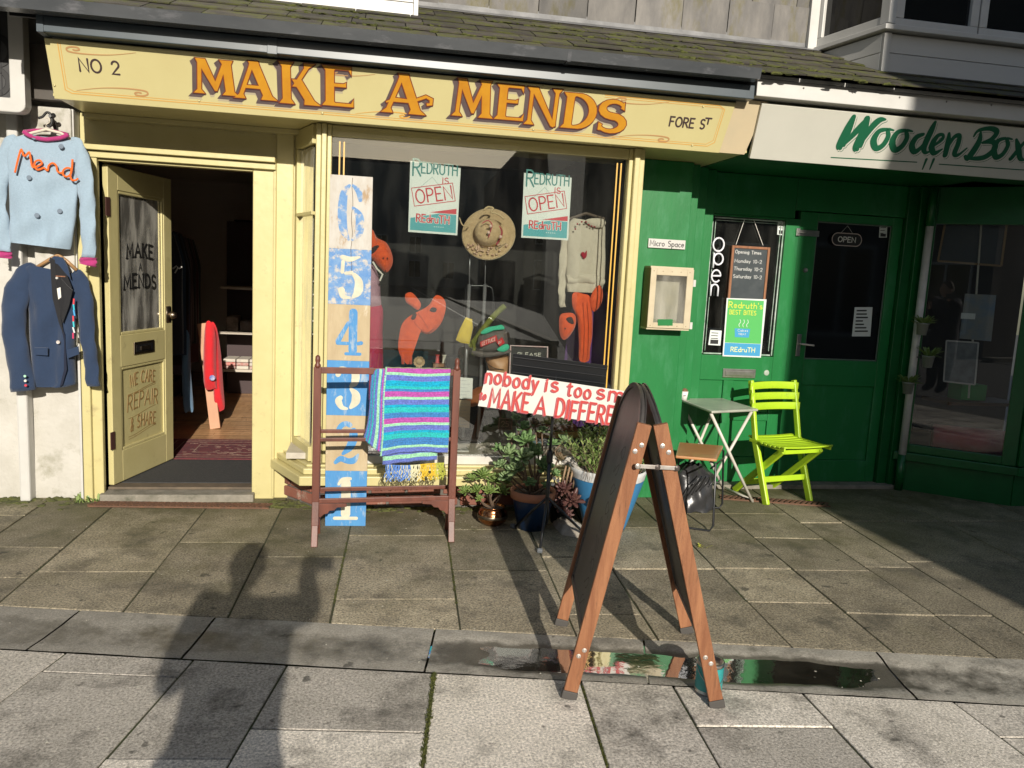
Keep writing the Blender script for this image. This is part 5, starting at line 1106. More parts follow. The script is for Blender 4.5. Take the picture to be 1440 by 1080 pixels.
# ================================================================== plants
def leafm(n, c, c2, rough=.42): return mat(n, c, rough, c2=c2, scale=25, spec=.4, rnd=.18)
SUC = leafm('succulent_green', (.20, .27, .07), (.13, .21, .05)); SUCL = leafm('succulent_pale', (.30, .36, .12), (.20, .28, .09)); SUCD = leafm('aeonium_dark', (.075, .028, .030), (.12, .06, .045)); JADE = leafm('jade_leaf', (.085, .17, .055), (.15, .24, .09)); HERB = leafm('herb_leaf', (.10, .17, .04), (.16, .22, .06)); STEMB = mat('plant_stem', (.16, .11, .07), .8, c2=(.09, .06, .04), scale=30)
SOIL = mat('potting_soil', (.03, .022, .016), .95, c2=(.05, .04, .03), scale=40, bump=1)
COPPER = mat('copper_pot', (.55, .24, .10), .22, metal=1, c2=(.28, .12, .06), scale=9); TERR = mat('terracotta', (.40, .17, .09), .8, c2=(.3, .13, .08), scale=9, c3=(.5, .38, .3), s3=10, m3=(.6, .75)); DBLUE = mat('dark_blue_glaze', (.008, .030, .085), .3, c2=(.006, .022, .06)); BBLUE = mat('bright_blue_paint', (.045, .21, .42), .5, c2=(.04, .18, .36), scale=6, c3=(.10, .25, .38), s3=14, m3=(.6, .7)); RIMW = mat('white_rim_paint', (.66, .66, .64), .6, c2=(.45, .47, .48), scale=16)
def leaf(mb, c, d, up, L, W, th=.004, cup=.25):
    """one fleshy leaf from c along d"""
    d = d.normalized(); s_ = d.cross(up)
    if s_.length < 1e-3: s_ = d.orthogonal()
    s_.normalize(); u_ = s_.cross(d).normalized()
    pr = [(0, .25), (.3, .62), (.65, 1), (.88, .72), (1, .08)]
    vs = []; 
    for t, w_ in pr:
        base = c+d*L*t+u_*(cup*L*t*t)
        vs += [base-s_*W/2*w_+u_*.15*W*w_, base-u_*th*.9, base+s_*W/2*w_+u_*.15*W*w_, base+u_*th*.7]
    k = len(pr); fs = [(4*i+j, 4*i+(j+1) % 4, 4*(i+1)+(j+1) % 4, 4*(i+1)+j) for i in range(k-1) for j in range(4)]+[(4*k-4, 4*k-3, 4*k-2, 4*k-1)]
    mb._a(vs, fs)
def rosette(mb, c, ax, R, n=26, W=.4, open_=1.0, th=.004):
    R *= random.uniform(.85, 1.35); n = int(n*random.uniform(.9, 1.35))
    ax = ax.normalized(); x = ax.orthogonal().normalized(); y = ax.cross(x)
    for i in range(n):
        a = i*2.39996+random.uniform(-.1, .1); t = (i+1)/n; el = radians(82-72*t*open_)
        d = (x*cos(a)+y*sin(a))*cos(el)+ax*sin(el); leaf(mb, c+ax*.012*(1-t)-ax*.0, (d+Vector((random.uniform(-.18, .18),)*3)), ax, R*(.35+.65*t)*random.uniform(.7, 1.15), R*W*(.6+.4*t), th, .14)
def stem_to(mb, p0, p1, r=.007, bend=.03):
    p0 = Vector(p0); p1 = Vector(p1); m_ = (p0+p1)/2+Vector((random.uniform(-bend, bend), random.uniform(-bend, bend), -bend*.3)); mb.tube([p0, (p0+m_)/2+Vector((0, 0, -.004)), m_, (m_+p1)/2, p1], [r*1.2, r*1.1, r, r*.9, r*.8], 6)
random.seed(21)
# small aeonium in the copper pot
c1 = thing('potted_succulent', 'small green aeonium with spiky rosettes in a round copper pot', 'plant pot', (.73, 4.5, 0))
cp = Vector((.735, 4.52, 0))
pot = MB().lathe([(.0, .002), (.055, .002), (.085, .03), (.090, .055), (.080, .085), (.068, .10), (.072, .112), (.076, .115), (.066, .11), (.062, .10), (0, .10)], cp, 28, cap=False).build('pot', COPPER, c1, smooth=True)
MB().lathe([(.0915, .048), (.0925, .052), (.0925, .062), (.091, .066)], cp, 28, cap=False).build('pot_band', BRASS, pot, smooth=True)
MB().lathe([(.063, .101), (0, .106)], cp, 20, cap=False).build('soil', SOIL, c1)
b = MB(); sm = MB()
for px, py, R, dy in ((664, 672, .052, 0), (680, 668, .062, -.03), (697, 676, .055, .03), (670, 688, .052, -.05), (707, 690, .045, -.02), (655, 690, .042, 0), (688, 689, .046, -.08), (712, 677, .04, .05), (674, 700, .036, -.09)):
    p = at(px, py+2, 4.50+dy); rosette(b, p, (p-cp-Vector((0, 0, .02))).normalized()*.6+Vector((0, -.5, .6)), R, 30, .34); stem_to(sm, cp+Vector((0, 0, .10)), p, .005)
b.build('foliage', SUC, c1, smooth=True); sm.build('stem', STEMB, c1, smooth=True)
# large leafy succulent in the dark blue pot with terracotta rim
c2_ = thing('potted_succulent', 'large bushy jade-green succulent in a dark blue pot with terracotta rim', 'plant pot', (.965, 4.44, 0)); cp = Vector((.962, 4.45, 0))
MB().lathe([(0, .002), (.085, .002), (.122, .185), (.122, .19), (0, .19)], cp, 32, cap=False).build('pot', DBLUE, c2_, smooth=True)
MB().lathe([(.122, .186), (.134, .188), (.137, .235), (.131, .238), (.122, .232), (.118, .215)], cp, 32, cap=False).build('pot_rim', TERR, c2_, smooth=True); MB().lathe([(.119, .213), (0, .222)], cp, 20, cap=False).build('soil', SOIL, c2_)
bs = [MB() for _ in range(3)]; sm = MB()
spots = [(740, 622, .075, 0, 0), (716, 640, .07, -.02, 2), (752, 640, .08, -.06, 0), (728, 662, .075, -.08, 2), (775, 625, .06, .05, 0), (762, 607, .06, .08, 2), (735, 603, .055, .1, 0), (718, 617, .055, .06, 2), (765, 660, .07, -.04, 0), (785, 645, .055, .02, 1), (745, 680, .06, -.09, 0), (715, 672, .055, -.02, 2), (780, 668, .05, .0, 0), (752, 598, .05, .12, 1), (726, 590, .045, .12, 2), (700, 632, .045, .05, 0), (792, 620, .045, .08, 2), (706, 655, .05, .03, 2), (768, 684, .045, -.07, 0), (735, 645, .06, -.12, 2)]
for px, py, R, dy, mi_ in spots:
    p = at(px, py, 4.45+dy); rosette(bs[mi_], p, (p-cp-Vector((0, 0, .10))).normalized()*.5+Vector((random.uniform(-.3, .3), -.55, .55)), R, 20, .50, .95, .005); stem_to(sm, cp+Vector((random.uniform(-.04, .04), 0, .21)), p, .006)
bs[0].build('foliage', JADE, c2_, smooth=True); bs[1].build('foliage', leafm('dusky_leaf', (.16, .10, .06), (.1, .09, .04)), c2_, smooth=True); bs[2].build('foliage', leafm('sage_leaf', (.15, .24, .10), (.22, .30, .13)), c2_, smooth=True); sm.build('stem', STEMB, c2_, smooth=True)
fl_ = MB()
for px, py in ((779, 672), (777, 680), (784, 675)):
    p = at(px, py, 4.3)
    for k in range(5): a = k*1.257; leaf(fl_, p, Vector((cos(a), -.5, sin(a))), Vector((0, -1, 0)), .016, .012, .001)
fl_.build('white_flower', mat('white_petal', (.75, .72, .68), .6), c2_)
# dark aeonium
c3_ = thing('potted_succulent', 'dark purple aeonium rosettes growing beside the big blue pot', 'plant pot', (1.14, 4.5, 0)); cp = Vector((1.16, 4.55, 0))
MB().lathe([(0, .002), (.055, .002), (.075, .13), (.078, .135), (.07, .13), (0, .12)], cp, 24, cap=False).build('pot', mat('black_nursery_pot', (.015, .015, .015), .5), c3_, smooth=True)
b = MB(); sm = MB()
for px, py, R, dy in ((793, 688, .07, -.06), (805, 704, .065, -.10), (788, 712, .06, -.10), (802, 678, .055, 0), (782, 694, .05, 0), (812, 690, .05, -.02), (797, 724, .05, -.11), (776, 706, .045, .02)):
    p = at(px, py, 4.5+dy); rosette(b, p, Vector((random.uniform(-.4, .4), -.7, .5)), R, 26, .36); stem_to(sm, cp+Vector((0, 0, .12)), p, .005)
b.build('foliage', SUCD, c3_, smooth=True); sm.build('stem', STEMB, c3_, smooth=True)
# big blue tub
c4_ = thing('blue_garden_tub', 'big bright blue garden tub with white rim full of mixed herbs behind the A-board', 'plant pot', (1.42, 4.45, 0)); cp = Vector((1.42, 4.46, 0))
MB().lathe([(0, .0), (.125, .0), (.135, .03), (.168, .14), (.205, .26), (.222, .318)], cp, 40, cap=False).build('pot', BBLUE, c4_, smooth=True)
MB().lathe([(.2215, .319), (.229, .350), (.236, .375), (.230, .380), (.218, .372), (.214, .34)], cp, 40, cap=False).build('pot_rim', RIMW, c4_, smooth=True); MB().lathe([(.214, .345), (0, .355)], cp, 24, cap=False).build('soil', SOIL, c4_)
b = MB(); b.ball(cp+Vector((-.135, -.165, .21)), .018, .006, .028, 8, 6, .2); b.build('painted_spot', mat('ochre_spot', (.5, .33, .12), .7, c2=(.2, .3, .4), scale=60), c4_, smooth=True)
hb = [MB() for _ in range(3)]
for i in range(120):
    a = random.uniform(0, 2*pi); r_ = random.uniform(0, .19); h = random.uniform(.10, .34)*(1-.3*r_/.19); p0 = cp+Vector((r_*cos(a), r_*sin(a), .35)); tip = p0+Vector((r_*cos(a)*.7+random.uniform(-.05, .05), r_*sin(a)*.7+random.uniform(-.05, .05), h))
    m_ = (p0+tip)/2+Vector((random.uniform(-.02, .02),)*3); hb[2].tube([p0, m_, tip], [.0025, .002, .001], 4)
    kk = random.choice((0, 0, 1)); n_ = int(5+h*45)
    for j in range(n_):
        t = (j+1)/n_; q = p0.lerp(m_, t*2) if t < .5 else m_.lerp(tip, t*2-1); aa = j*2.4+i; leaf(hb[kk], q, Vector((cos(aa), sin(aa), random.uniform(.2, .9))), Vector((0, 0, 1)), random.uniform(.018, .045), random.uniform(.008, .02), .001, .2)
for i in range(16):
    a = random.uniform(pi, 2*pi); p0 = cp+Vector((.05*cos(a), .05*sin(a), .37)); leaf(hb[1], p0, Vector((cos(a), sin(a), random.uniform(.8, 2.2))), Vector((0, 0, 1)), random.uniform(.12, .26), .022, .002, -.12)
hb[0].build('foliage', HERB, c4_); hb[1].build('foliage', SUCL, c4_); hb[2].build('stem', STEMB, c4_)
b = MB()   # trailing roots and strands over the rim
for i in range(22):
    a = radians(random.uniform(215, 275)); p = cp+Vector((.225*cos(a), .225*sin(a), .385)); b.tube([p, p+Vector((.02*cos(a), .02*sin(a), .005)), p+Vector((.026*cos(a)+random.uniform(-.01, .01), .026*sin(a), -random.uniform(.02, .06)))], .0011, 4)
tag(b.build('trailing_strands', STEMB, c4_), kind='stuff')
# pale curved handle of a trug between the pots
tr = thing('trug_basket', 'upturned pale wicker trug handle poking out between the two big plant pots', 'basket', (1.15, 4.5, .3))
b = MB(); pts = [at(x, y, 4.42) for x, y in ((792, 652), (798, 646), (806, 650), (812, 659), (822, 665), (832, 668))]; b.tube(pts, [.010, .014, .016, .016, .014, .01], 10); b.build('basket_rim', mat('pale_wicker', (.5, .47, .42), .8, c2=(.2, .18, .16), scale=50, bump=1), tr, smooth=True)
b = MB()
for k in range(7):
    a_ = at(796+5*k, 655+2*k, 4.44); b.tube([a_, a_+Vector((-.01, .0, -.06)), a_+Vector((-.01, .03, -.12))], .006, 6)
b.build('basket_weave', mat('brown_wicker', (.32, .22, .13), .85, c2=(.2, .13, .08), scale=40), tr, smooth=True)
tw = thing('paper_sack', 'crumpled pale sack lying between the plant pots at the foot of the music stand', 'sack', (1.2, 4.3, 0))
b = MB(); pts = [(777, 706), (782, 722), (800, 735), (822, 748), (838, 754), (812, 752), (790, 748), (778, 735), (774, 718)]
top_ = [gr(x, y, .02) for x, y in pts]
def sk(u, v):
    n = len(top_); a = u*n; i = int(a) % n; f = a-int(a); e = top_[i].lerp(top_[(i+1) % n], f); c = sum(top_, Vector())/n; p = c.lerp(e, v); p.z = .012+.05*(1-v*v)+.008*sin(u*40)*v+.006*sin(v*20+u*9); 
    if v > .98: p.z = 0
    return p
b.grid(sk, 60, 12); b.build('sack_cloth', mat('pale_sack', (.38, .34, .28), .9, c2=(.25, .22, .18), scale=20, bump=1), tw, smooth=True)

# ================================================================== cafe furniture
CREAMM = mat('cream_enamel', (.60, .57, .50), .35, c2=(.53, .50, .43), scale=8); CREAMT = mat('tabletop_enamel', (.46, .46, .38), .3, c2=(.30, .31, .26), scale=6)
tb = thing('folding_table', 'small cream folding metal table by the green cafe wall', 'table', (2.4, 5.1, 0))
TZ = .672; TC = [gr(*q, TZ) for q in ((1001, 578), (1067, 575), (1012, 558), (951, 559))]; TC[2].y = min(TC[2].y, 5.37); TC[3].y = min(TC[3].y, 5.30)
b = MB(); k = 0
top2 = [(p.x, p.y) for p in TC]
b.prism(top2, (0, 0, 0), (1, 0, 0), (0, 1, 0), (0, 0, 1), .018, TZ-.018); b.build('tabletop', CREAMT, tb, bevel=.008)
LT = lambda p0, p1: MB().tube([p0, p1], .0105, 12).build('leg', CREAMM, tb, smooth=True)
e0, e1, e2, e3 = TC
nf = [gr(1058, 706), gr(984, 708)]
LT(e0.lerp(e3, .06)-Vector((-.01, 0, .02)), nf[0]); LT(e1.lerp(e0, .12)+Vector((0, .02, -.02)), nf[1])
LT(e3.lerp(e0, .06)-Vector((-.01, 0, .02)), Vector((nf[0].x-.06, nf[0].y+.33, 0))); LT(e2.lerp(e3, .12)-Vector((0, 0, .02)), Vector((nf[1].x-.03, nf[1].y+.30, 0)))
MB().tube([nf[1]+Vector((0, 0, .012)), nf[1]+Vector((-.03, .30, .012))], .009, 10).build('floor_rail', CREAMM, tb, smooth=True); MB().tube([nf[0]+Vector((0, 0, .012)), nf[0]+Vector((-.06, .33, .012))], .009, 10).build('floor_rail', CREAMM, tb, smooth=True)
cup = thing('cup', 'small white pot of brown sugar sticks on the folding table', 'pot', (2.17, 5.2, TZ)); cc = gr(961, 562, TZ); cc.z = TZ
MB().lathe([(0, 0), (.024, 0), (.031, .062), (.0285, .062), (.023, .006), (0, .006)], cc, 24, cap=False).build('pot_body', mat('white_china', (.72, .70, .66), .25), cup, smooth=True)
MB().lathe([(.029, .05), (.024, .075), (.008, .085), (0, .082)], cc, 12, cap=False).build('pot_filling', mat('brown_filling', (.24, .13, .07), .9, c2=(.12, .06, .03), scale=60, bump=1), cup)
b = MB(); write(b, 'cafe', cc+Vector((-.005, -.0285, .03)), (1, 0, 0), UZ, (0, -1, 0), .009, .0012, .016, align='c'); b.build('printed_mark', BLKL, cup)
# lime chair (local frame, then turned)
LIME = mat('lime_plastic', (.42, .62, .02), .42, c2=(.36, .55, .02), scale=5, c3=(.28, .42, .04), s3=12, m3=(.6, .75), spec=.5, bump=.05)
chd = thing('folding_chair', 'lime green slatted folding garden chair beside the cream table', 'chair', (0, 0, 0))
for s in (-1, 1):
    x = .195*s; b = MB()
    b.bar((x, -.02, .0), (x, .155, .43), .028, .050, (0, 1, 0)).build('long_leg', LIME, chd, bevel=.006)
    MB().bar((x, .153, .425), (x, .255, .835), .026, .040, (0, 1, 0)).build('back_upright', LIME, chd, bevel=.006)
    MB().bar((x*.86, -.10, .405), (x*.86, .36, .0), .026, .046, (0, 1, 0)).build('rear_leg', LIME, chd, bevel=.006)
MB().bar((-.18, .045, .165), (.18, .045, .165), .018, .040, (0, 0, 1)).build('cross_rail', LIME, chd, bevel=.004); MB().bar((-.16, .26, .09), (.16, .26, .09), .016, .040, (0, 0, 1)).build('cross_rail', LIME, chd, bevel=.004); MB().bar((-.16, -.09, .39), (.16, -.09, .39), .018, .03, (0, 0, 1)).build('cross_rail', LIME, chd, bevel=.004)
for k, z in enumerate((.655, .725, .795)):
    y = .155+.10*(z-.43)/.41
    def bs_(u, v, z=z, y=y): x = -.215+.43*u; return Vector((x, y+.030*(1-(2*u-1)**2)-.022+.0, z-.026+.052*v+(.006*(1-(2*u-1)**2) if k == 2 else 0)))
    o = MB().grid(bs_, 16, 2).build('back_slat', LIME, chd, smooth=True); q = o.modifiers.new('s', 'SOLIDIFY'); q.thickness = .014; q = o.modifiers.new('b', 'BEVEL'); q.width = .004; q.segments = 2
for k in range(9):
    t0 = -.16+k*.0435
    def ss(u, v, t0=t0): x = -.215+.43*u; y = t0+.034*v; w_ = 1-.06*(y > .1); return Vector((x*w_, y, .448-.022*(1-((y-.02)/.2)**2)-.006*(1-(2*u-1)**2)))
    o = MB().grid(ss, 12, 3).build('seat_slat', LIME, chd, smooth=True); q = o.modifiers.new('s', 'SOLIDIFY'); q.thickness = .012; q = o.modifiers.new('b', 'BEVEL'); q.width = .003; q.segments = 1
for s in (-1, 1): MB().box(.202*s-.008, .202*s+.008, -.155, .20, .405, .430).build('seat_rail', LIME, chd, bevel=.004)
chd.location = (2.90, 4.955, 0); chd.rotation_euler = (0, 0, radians(13))
# stool with a wooden seat
stl = thing('stool', 'low stool with a varnished wood seat and black bent-tube legs', 'stool', (2.1, 4.6, 0))
SP = [gr(*q, .44) for q in ((1008, 646), (1017, 627), (955, 622), (950, 641))]
MB().prism([(p.x, p.y) for p in SP], (0, 0, 0), (1, 0, 0), (0, 1, 0), (0, 0, 1), .018, .424).build('wood_seat', mat('varnished_beech', (.50, .25, .10), .35, c2=(.40, .18, .07), scale=4, stretch=(1, 6, 1), coat=.3), stl, bevel=.006)
f0, f1 = gr(1000, 748), gr(1015, 716)
TB = lambda pts: MB().tube(pts, .007, 10).build('tube_leg', BLKM, stl, smooth=True)
TB([SP[0]+Vector((-.03, .03, -.02)), SP[0]+Vector((.0, .01, -.03)), f0+Vector((.01, .0, .04)), f0+Vector((-.01, .0, .008)), f0+Vector((-.24, .11, .008)), f0+Vector((-.27, .12, .03)), SP[3]+Vector((.0, .02, -.02))])
TB([SP[1]+Vector((-.03, -.03, -.02)), SP[1]+Vector((.0, -.01, -.03)), f1+Vector((.0, .0, .04)), f1+Vector((-.02, .0, .008)), f1+Vector((-.26, .10, .008)), f1+Vector((-.29, .11, .03)), SP[2]+Vector((0, -.02, -.02))])
MB().tube([SP[0]+Vector((-.01, .05, -.07)), SP[1]+Vector((-.01, -.05, -.07))], .006, 8).build('tube_stretcher', BLKM, stl, smooth=True)
# black bin bag and folded wire under the table
bg_ = thing('black_bag', 'shiny crumpled black bag slumped under the stool and table', 'bag', (2.15, 4.85, 0)); random.seed(5)
def bag(u, v):
    a = u*2*pi; z = .30*v; r_ = .155*(1-.15*v)*(1+.05*sin(a*9+v*5)+.04*sin(a*5-v*13))*(1 if v < .8 else 1-(v-.8)*3); return Vector((2.13+r_*1.05*cos(a), 4.86+r_*.9*sin(a), z+.006*sin(a*7)))
MB().grid(bag, 90, 26).build('bag_body', mat('black_bag_film', (.022, .022, .024), .3, c2=(.04, .04, .042), bump=.5, bscale=30), bg_, smooth=True)
for k in range(5):
    b = MB(); b.tube([(2.02+.05*k, 4.70-.01*k, .10+.03*k), (2.06+.05*k, 4.69, .19+.01*k), (2.12+.035*k, 4.70, .26)], .004, 6); b.build('bag_fold', MATS['black_bag_film'], bg_, smooth=True)
# drain grates
for nm, p0, p1, lab in (('drain_grate', gr(128, 710), gr(380, 713), 'rusty slotted drain grate set in the paving at the yellow shop doorstep'), ('drain_grate', gr(1013, 700), gr(1165, 711), 'slotted drain grate under the lime chair by the cafe door')):
    d = (p1-p0); L_ = d.length; d.normalize(); s_ = Vector((-d.y, d.x, 0)); dg = thing(nm, lab, 'drain grate', tuple(p0))
    MB().obox(p0+d*L_/2+Vector((0, 0, .0035)), d, s_, UZ, L_, .085, .003).build('grate_backing', JOINT, dg)
    for t in (-.045, .045): MB().obox(p0+d*L_/2+s_*t+Vector((0, 0, .006)), d, s_, UZ, L_, .007, .010).build('grate_frame', IRON, dg, bevel=.001)
    n = int(L_/.036)
    for k in range(n): MB().obox(p0+d*(k+.5)*L_/n+Vector((0, 0, .0085)), (d*.5+s_*.85).normalized(), (-s_*.5+d*.85).normalized(), UZ, .084, .014, .012).build('grate_bar', IRON, dg)
# ================================================================== clothes hung on the left wall
def garment(name, rowsx, Yc, th, m, parent, n=26, nv=40, wr=.006, seed=1, open_back=False):
    """rowsx: list of (t, px_left, px_right, py_left, py_right) from shoulder to hem; becomes a soft hollow body"""
    rg = random.Random(seed); ph = [rg.uniform(0, 6) for _ in range(6)]
    def row(v):
        for i in range(len(rowsx)-1):
            a, b_ = rowsx[i], rowsx[i+1]
            if a[0] <= v <= b_[0]: f = (v-a[0])/(b_[0]-a[0]); return [a[k]*(1-f)+b_[k]*f for k in range(1, 5)]
        return list(rowsx[-1][1:])
    def fn(u, v):
        l, r, yl, yr = row(v); a = 2*pi*u; c_ = cos(a); s = sin(a)
        w_ = (1-c_)/2; px = l+(r-l)*w_; py = yl+(yr-yl)*w_
        p = at(px, py, Yc); d = abs(s)**.75*th*(1 if s > 0 else -.8)*(.55+.45*min(1, v*3))
        wrk = wr*(sin(w_*9+v*7+ph[0])+.9*abs(sin(w_*8-v*4+ph[1]))+.5*sin(v*19+w_*6+ph[2])-1.3*math.exp(-((w_-.3-.25*v)*9)**2)-1.1*math.exp(-((w_-.75+.2*v)*11)**2))*min(1, v*2.5)
        p.y -= d+(wrk if s > 0 else -wrk*.3); return p
    return MB().grid(fn, n*2, nv).build(name, m, parent, smooth=True)
KNIT = lambda n, c, sc=60: mat(n, c, .92, c2=tuple(v*.9 for v in c), scale=sc, bump=.7, bscale=260, sheen=.25)
LBLUE = KNIT('pale_blue_knit', (.30, .40, .49), 90); MAG = KNIT('magenta_ribbing', (.40, .03, .16)); NAVY = KNIT('navy_wool', (.017, .036, .082), 30); NAVYD = KNIT('black_lapel', (.012, .012, .014)); ORC = mat('orange_cord', (.85, .14, .015), .8, bump=.5, bscale=200)
sw = thing('jumper', 'pale blue knitted jumper with orange cord lettering and magenta trim, hung high on the wall', 'jumper', (-1.85, 4.88, 1.8))
SY = 4.90
garment('jumper_body', [(0, 33, 96, 190, 196), (.04, 20, 106, 193, 199), (.10, 10, 115, 204, 210), (.3, 12, 112, 245, 250), (.65, 14, 108, 300, 305), (.95, 16, 101, 338, 345), (1, 17, 99, 341, 351)], SY, .035, LBLUE, sw, wr=.0085, nv=60)
def limb_px(name, pts, Yc, m, parent, th=.5, seed=0, smooth=True):
    """flattened sleeve through (px, py, half-width px, dy)"""
    b = MB(); n = 14; rings = []
    sp3 = spline([tuple(p) for p in pts], 5)
    C3 = [at(p[0], p[1], Yc+p[3]) for p in sp3]
    vs = []
    for i, (p, c) in enumerate(zip(sp3, C3)):
        t = (C3[min(i+1, len(C3)-1)]-C3[max(i-1, 0)]).normalized(); s = t.cross(Vector((0, 1, 0))).normalized(); f = s.cross(t); hw = p[2]*Yc/F_PX*1.02
        for k in range(n):
            a = 2*pi*k/n; vs.append(c+s*hw*cos(a)+f*hw*th*sin(a)*(1+.16*sin(i*1.3+seed))+f*.007*sin(i*.9+seed+k*.9)+s*.003*sin(i*1.7+seed))
    fs = [(i*n+k, i*n+(k+1) % n, (i+1)*n+(k+1) % n, (i+1)*n+k) for i in range(len(C3)-1) for k in range(n)]+[tuple(range(n)), tuple((len(C3)-1)*n+k for k in range(n))]
    b._a(vs, fs); return b.build(name, m, parent, smooth=smooth)
limb_px('sleeve', [(100, 197, 3, 0), (107, 202, 8, 0), (117, 235, 10, -.01), (122, 280, 9.5, -.02), (124, 320, 9, -.03), (125, 362, 8, -.03)], SY, LBLUE, sw, .42); limb_px('cuff', [(124, 362, 10, -.03), (124, 368, 10.5, -.03), (123, 373, 10, -.03)], SY, MAG, sw, .42)
limb_px('sleeve', [(24, 195, 3, 0), (15, 200, 8, 0), (3, 235, 11, 0), (-4, 280, 10, -.01), (2, 320, 10, -.02), (5, 354, 9, -.02)], SY, LBLUE, sw, .42, 2); limb_px('cuff', [(5, 353, 10, -.02), (5, 358, 10, -.02), (5, 363, 9.5, -.02)], SY, MAG, sw, .42, 2)
MB().tube([at(x, y, SY-.036) for x, y in spline([(33, 185), (40, 190), (52, 194), (64, 196), (78, 195), (88, 193), (96, 189)], 4)], .012, 10).build('neckband', MAG, sw, smooth=True)
MB().tube([at(x, y, SY+.02) for x, y in ((33, 185), (50, 183), (70, 183), (96, 189))], .009, 8).build('neckband', MAG, sw, smooth=True)
for st_ in ([(21, 243), (24, 230), (27, 218), (30, 210), (33, 218), (36, 219), (41, 214), (43, 222), (45, 233), (48, 235.5), (55, 233), (59, 230), (56, 225.5), (50, 227), (48.5, 233), (52, 238.5), (57, 238), (62, 236), (67, 240), (68.5, 233), (74, 229.5), (79, 233), (80.5, 240), (84, 243), (88, 243)], [(101, 238), (95, 236), (89.5, 239), (88.5, 245), (93, 248.5), (98.5, 246), (101, 238), (102, 224)], [(101, 238), (99, 247), (101, 253), (106, 253.5), (110, 251)]):
    b = MB(); b.tube([at(x, y, SY-.053) for x, y in spline(st_, 4)], .0055, 8); b.build('cord_lettering', ORC, sw, smooth=True)
for x, y in ((41, 250), (86, 206), (52, 303), (84, 297), (48, 193)): MB().lathe([(.014, 0), (.012, .003), (0, .0035)], at(x, y, SY-.043), 10, (0, -1, 0)).build('dot_patch', mat('grey_blue_patch', (.16, .20, .25), .9), sw)
hgm = mat('cream_hanger', (.6, .55, .45), .5); HOOKM = mat('black_iron', (.02, .02, .02), .45)
MB().tube([at(x, y, SY) for x, y in ((20, 196), (45, 187), (65, 182), (85, 187), (106, 200))], .008, 8).build('hanger', hgm, sw); MB().tube([at(x, y, SY) for x, y in spline([(65, 183), (65, 176), (70, 171), (68, 166), (62, 167)], 4)], .0025, 6).build('hanger_hook', hgm, sw)
hk = thing('wall_bracket', 'ornate black iron wall bracket holding the hanger of the blue jumper', 'bracket', (-1.9, 4.9, 2.1))
MB().tube([at(x, y, 4.90) for x, y in spline([(54, 166), (60, 164), (66, 158), (72, 162), (73, 172), (70, 178), (66, 176)], 4)], .007, 8).build('hook', HOOKM, hk, smooth=True); MB().bar(at(72, 163, 4.90), at(80, 186, 4.98), .02, .012).build('bracket_arm', HOOKM, hk, bevel=.003); MB().tube([at(70, 163, 4.88), at(76, 170, 5.03)], .008, 8).build('bracket_stay', HOOKM, hk); MB().lathe([(0, 0), (.012, .004), (.014, .012), (0, .02)], at(76, 163, 4.9), 10, (0, -1, 0)).build('boss', HOOKM, hk, smooth=True)
bz = thing('blazer', 'navy blazer with black lapels and a ribbon trim, hung under the blue jumper', 'blazer', (-1.85, 4.95, 1.0)); BY = 4.97
garment('blazer_body', [(0, 42, 112, 372, 386), (.05, 36, 116, 376, 390), (.2, 38, 114, 400, 412), (.55, 42, 107, 455, 462), (.8, 46, 106, 510, 512), (.95, 49, 108, 535, 540), (1, 51, 100, 543, 543)], BY, .055, NAVY, bz, wr=.009, seed=4, nv=60)
limb_px('sleeve', [(50, 374, 3, 0), (38, 381, 10, 0), (25, 410, 15, -.02), (19, 450, 14, -.04), (25, 500, 14, -.05), (34, 549, 15, -.05)], BY, NAVY, bz, .5, 1); limb_px('sleeve', [(104, 382, 3, 0), (111, 389, 8, 0), (119, 420, 10, -.01), (123, 470, 9, -.02), (128, 510, 8.5, -.03), (131, 543, 8, -.03)], BY, NAVY, bz, .5, 3)
O_ = lambda x, y, d=0: at(x, y, BY-.068-d)
def patch(name, pts, m, par, d=0, th=.004, fn=O_):
    P_ = [fn(x, y, d) for x, y in pts]; n = len(P_); q = MB(); q._a([p+Vector((0, th, 0)) for p in P_]+P_, [tuple(range(n))[::-1], tuple(range(n, 2*n))]+[(i, (i+1) % n, n+(i+1) % n, n+i) for i in range(n)]); return q.build(name, m, par)
patch('dark_opening_sheet', [(74, 368), (86, 366), (101, 404), (88, 450), (84, 440), (77, 410)], mat('lining_black', (.01, .01, .012), .9), bz)
patch('left_lapel', [(70, 362), (77, 365), (79, 400), (86, 452), (89, 470), (83, 455), (74, 420), (72, 395)], NAVYD, bz, .004, .006); patch('black_lapel', [(86, 392), (95, 402), (102, 408), (97, 430), (88, 455), (86, 447), (91, 420)], NAVYD, bz, .005, .008); patch('collar', [(68, 366), (76, 360), (88, 362), (95, 375), (99, 392), (90, 382), (82, 372)], NAVY, bz, .002, .010)
patch('front_edge', [(85, 455), (91, 470), (94, 520), (88, 541), (84, 544), (90, 520), (90, 480)], mat('fold_shade_navy', (.008, .012, .03), .9), bz, .001, .003)  # flat darker-navy patch paints in the shade of a fold
for pts in ([(48, 489), (67, 489), (67, 500), (49, 499)], [(94, 492), (110, 487), (111, 498), (95, 504)]): patch('pocket_flap', pts, NAVY, bz, .004, .008)
MB().lathe([(.010, 0), (.010, .005), (.006, .004), (0, .004)], O_(82, 481, .004), 14, (0, -1, 0)).build('button', mat('grey_button', (.5, .45, .42), .3), bz)
MB().lathe([(.008, 0), (.006, .005), (0, .005)], O_(80, 391, .0), 8, (0, -1, 0)).build('label_tag', WHITE, bz); patch('swing_tag', [(79, 406), (85, 404), (86, 418), (81, 422)], mat('paper_tag', (.7, .68, .62), .8), bz, .002, .001)
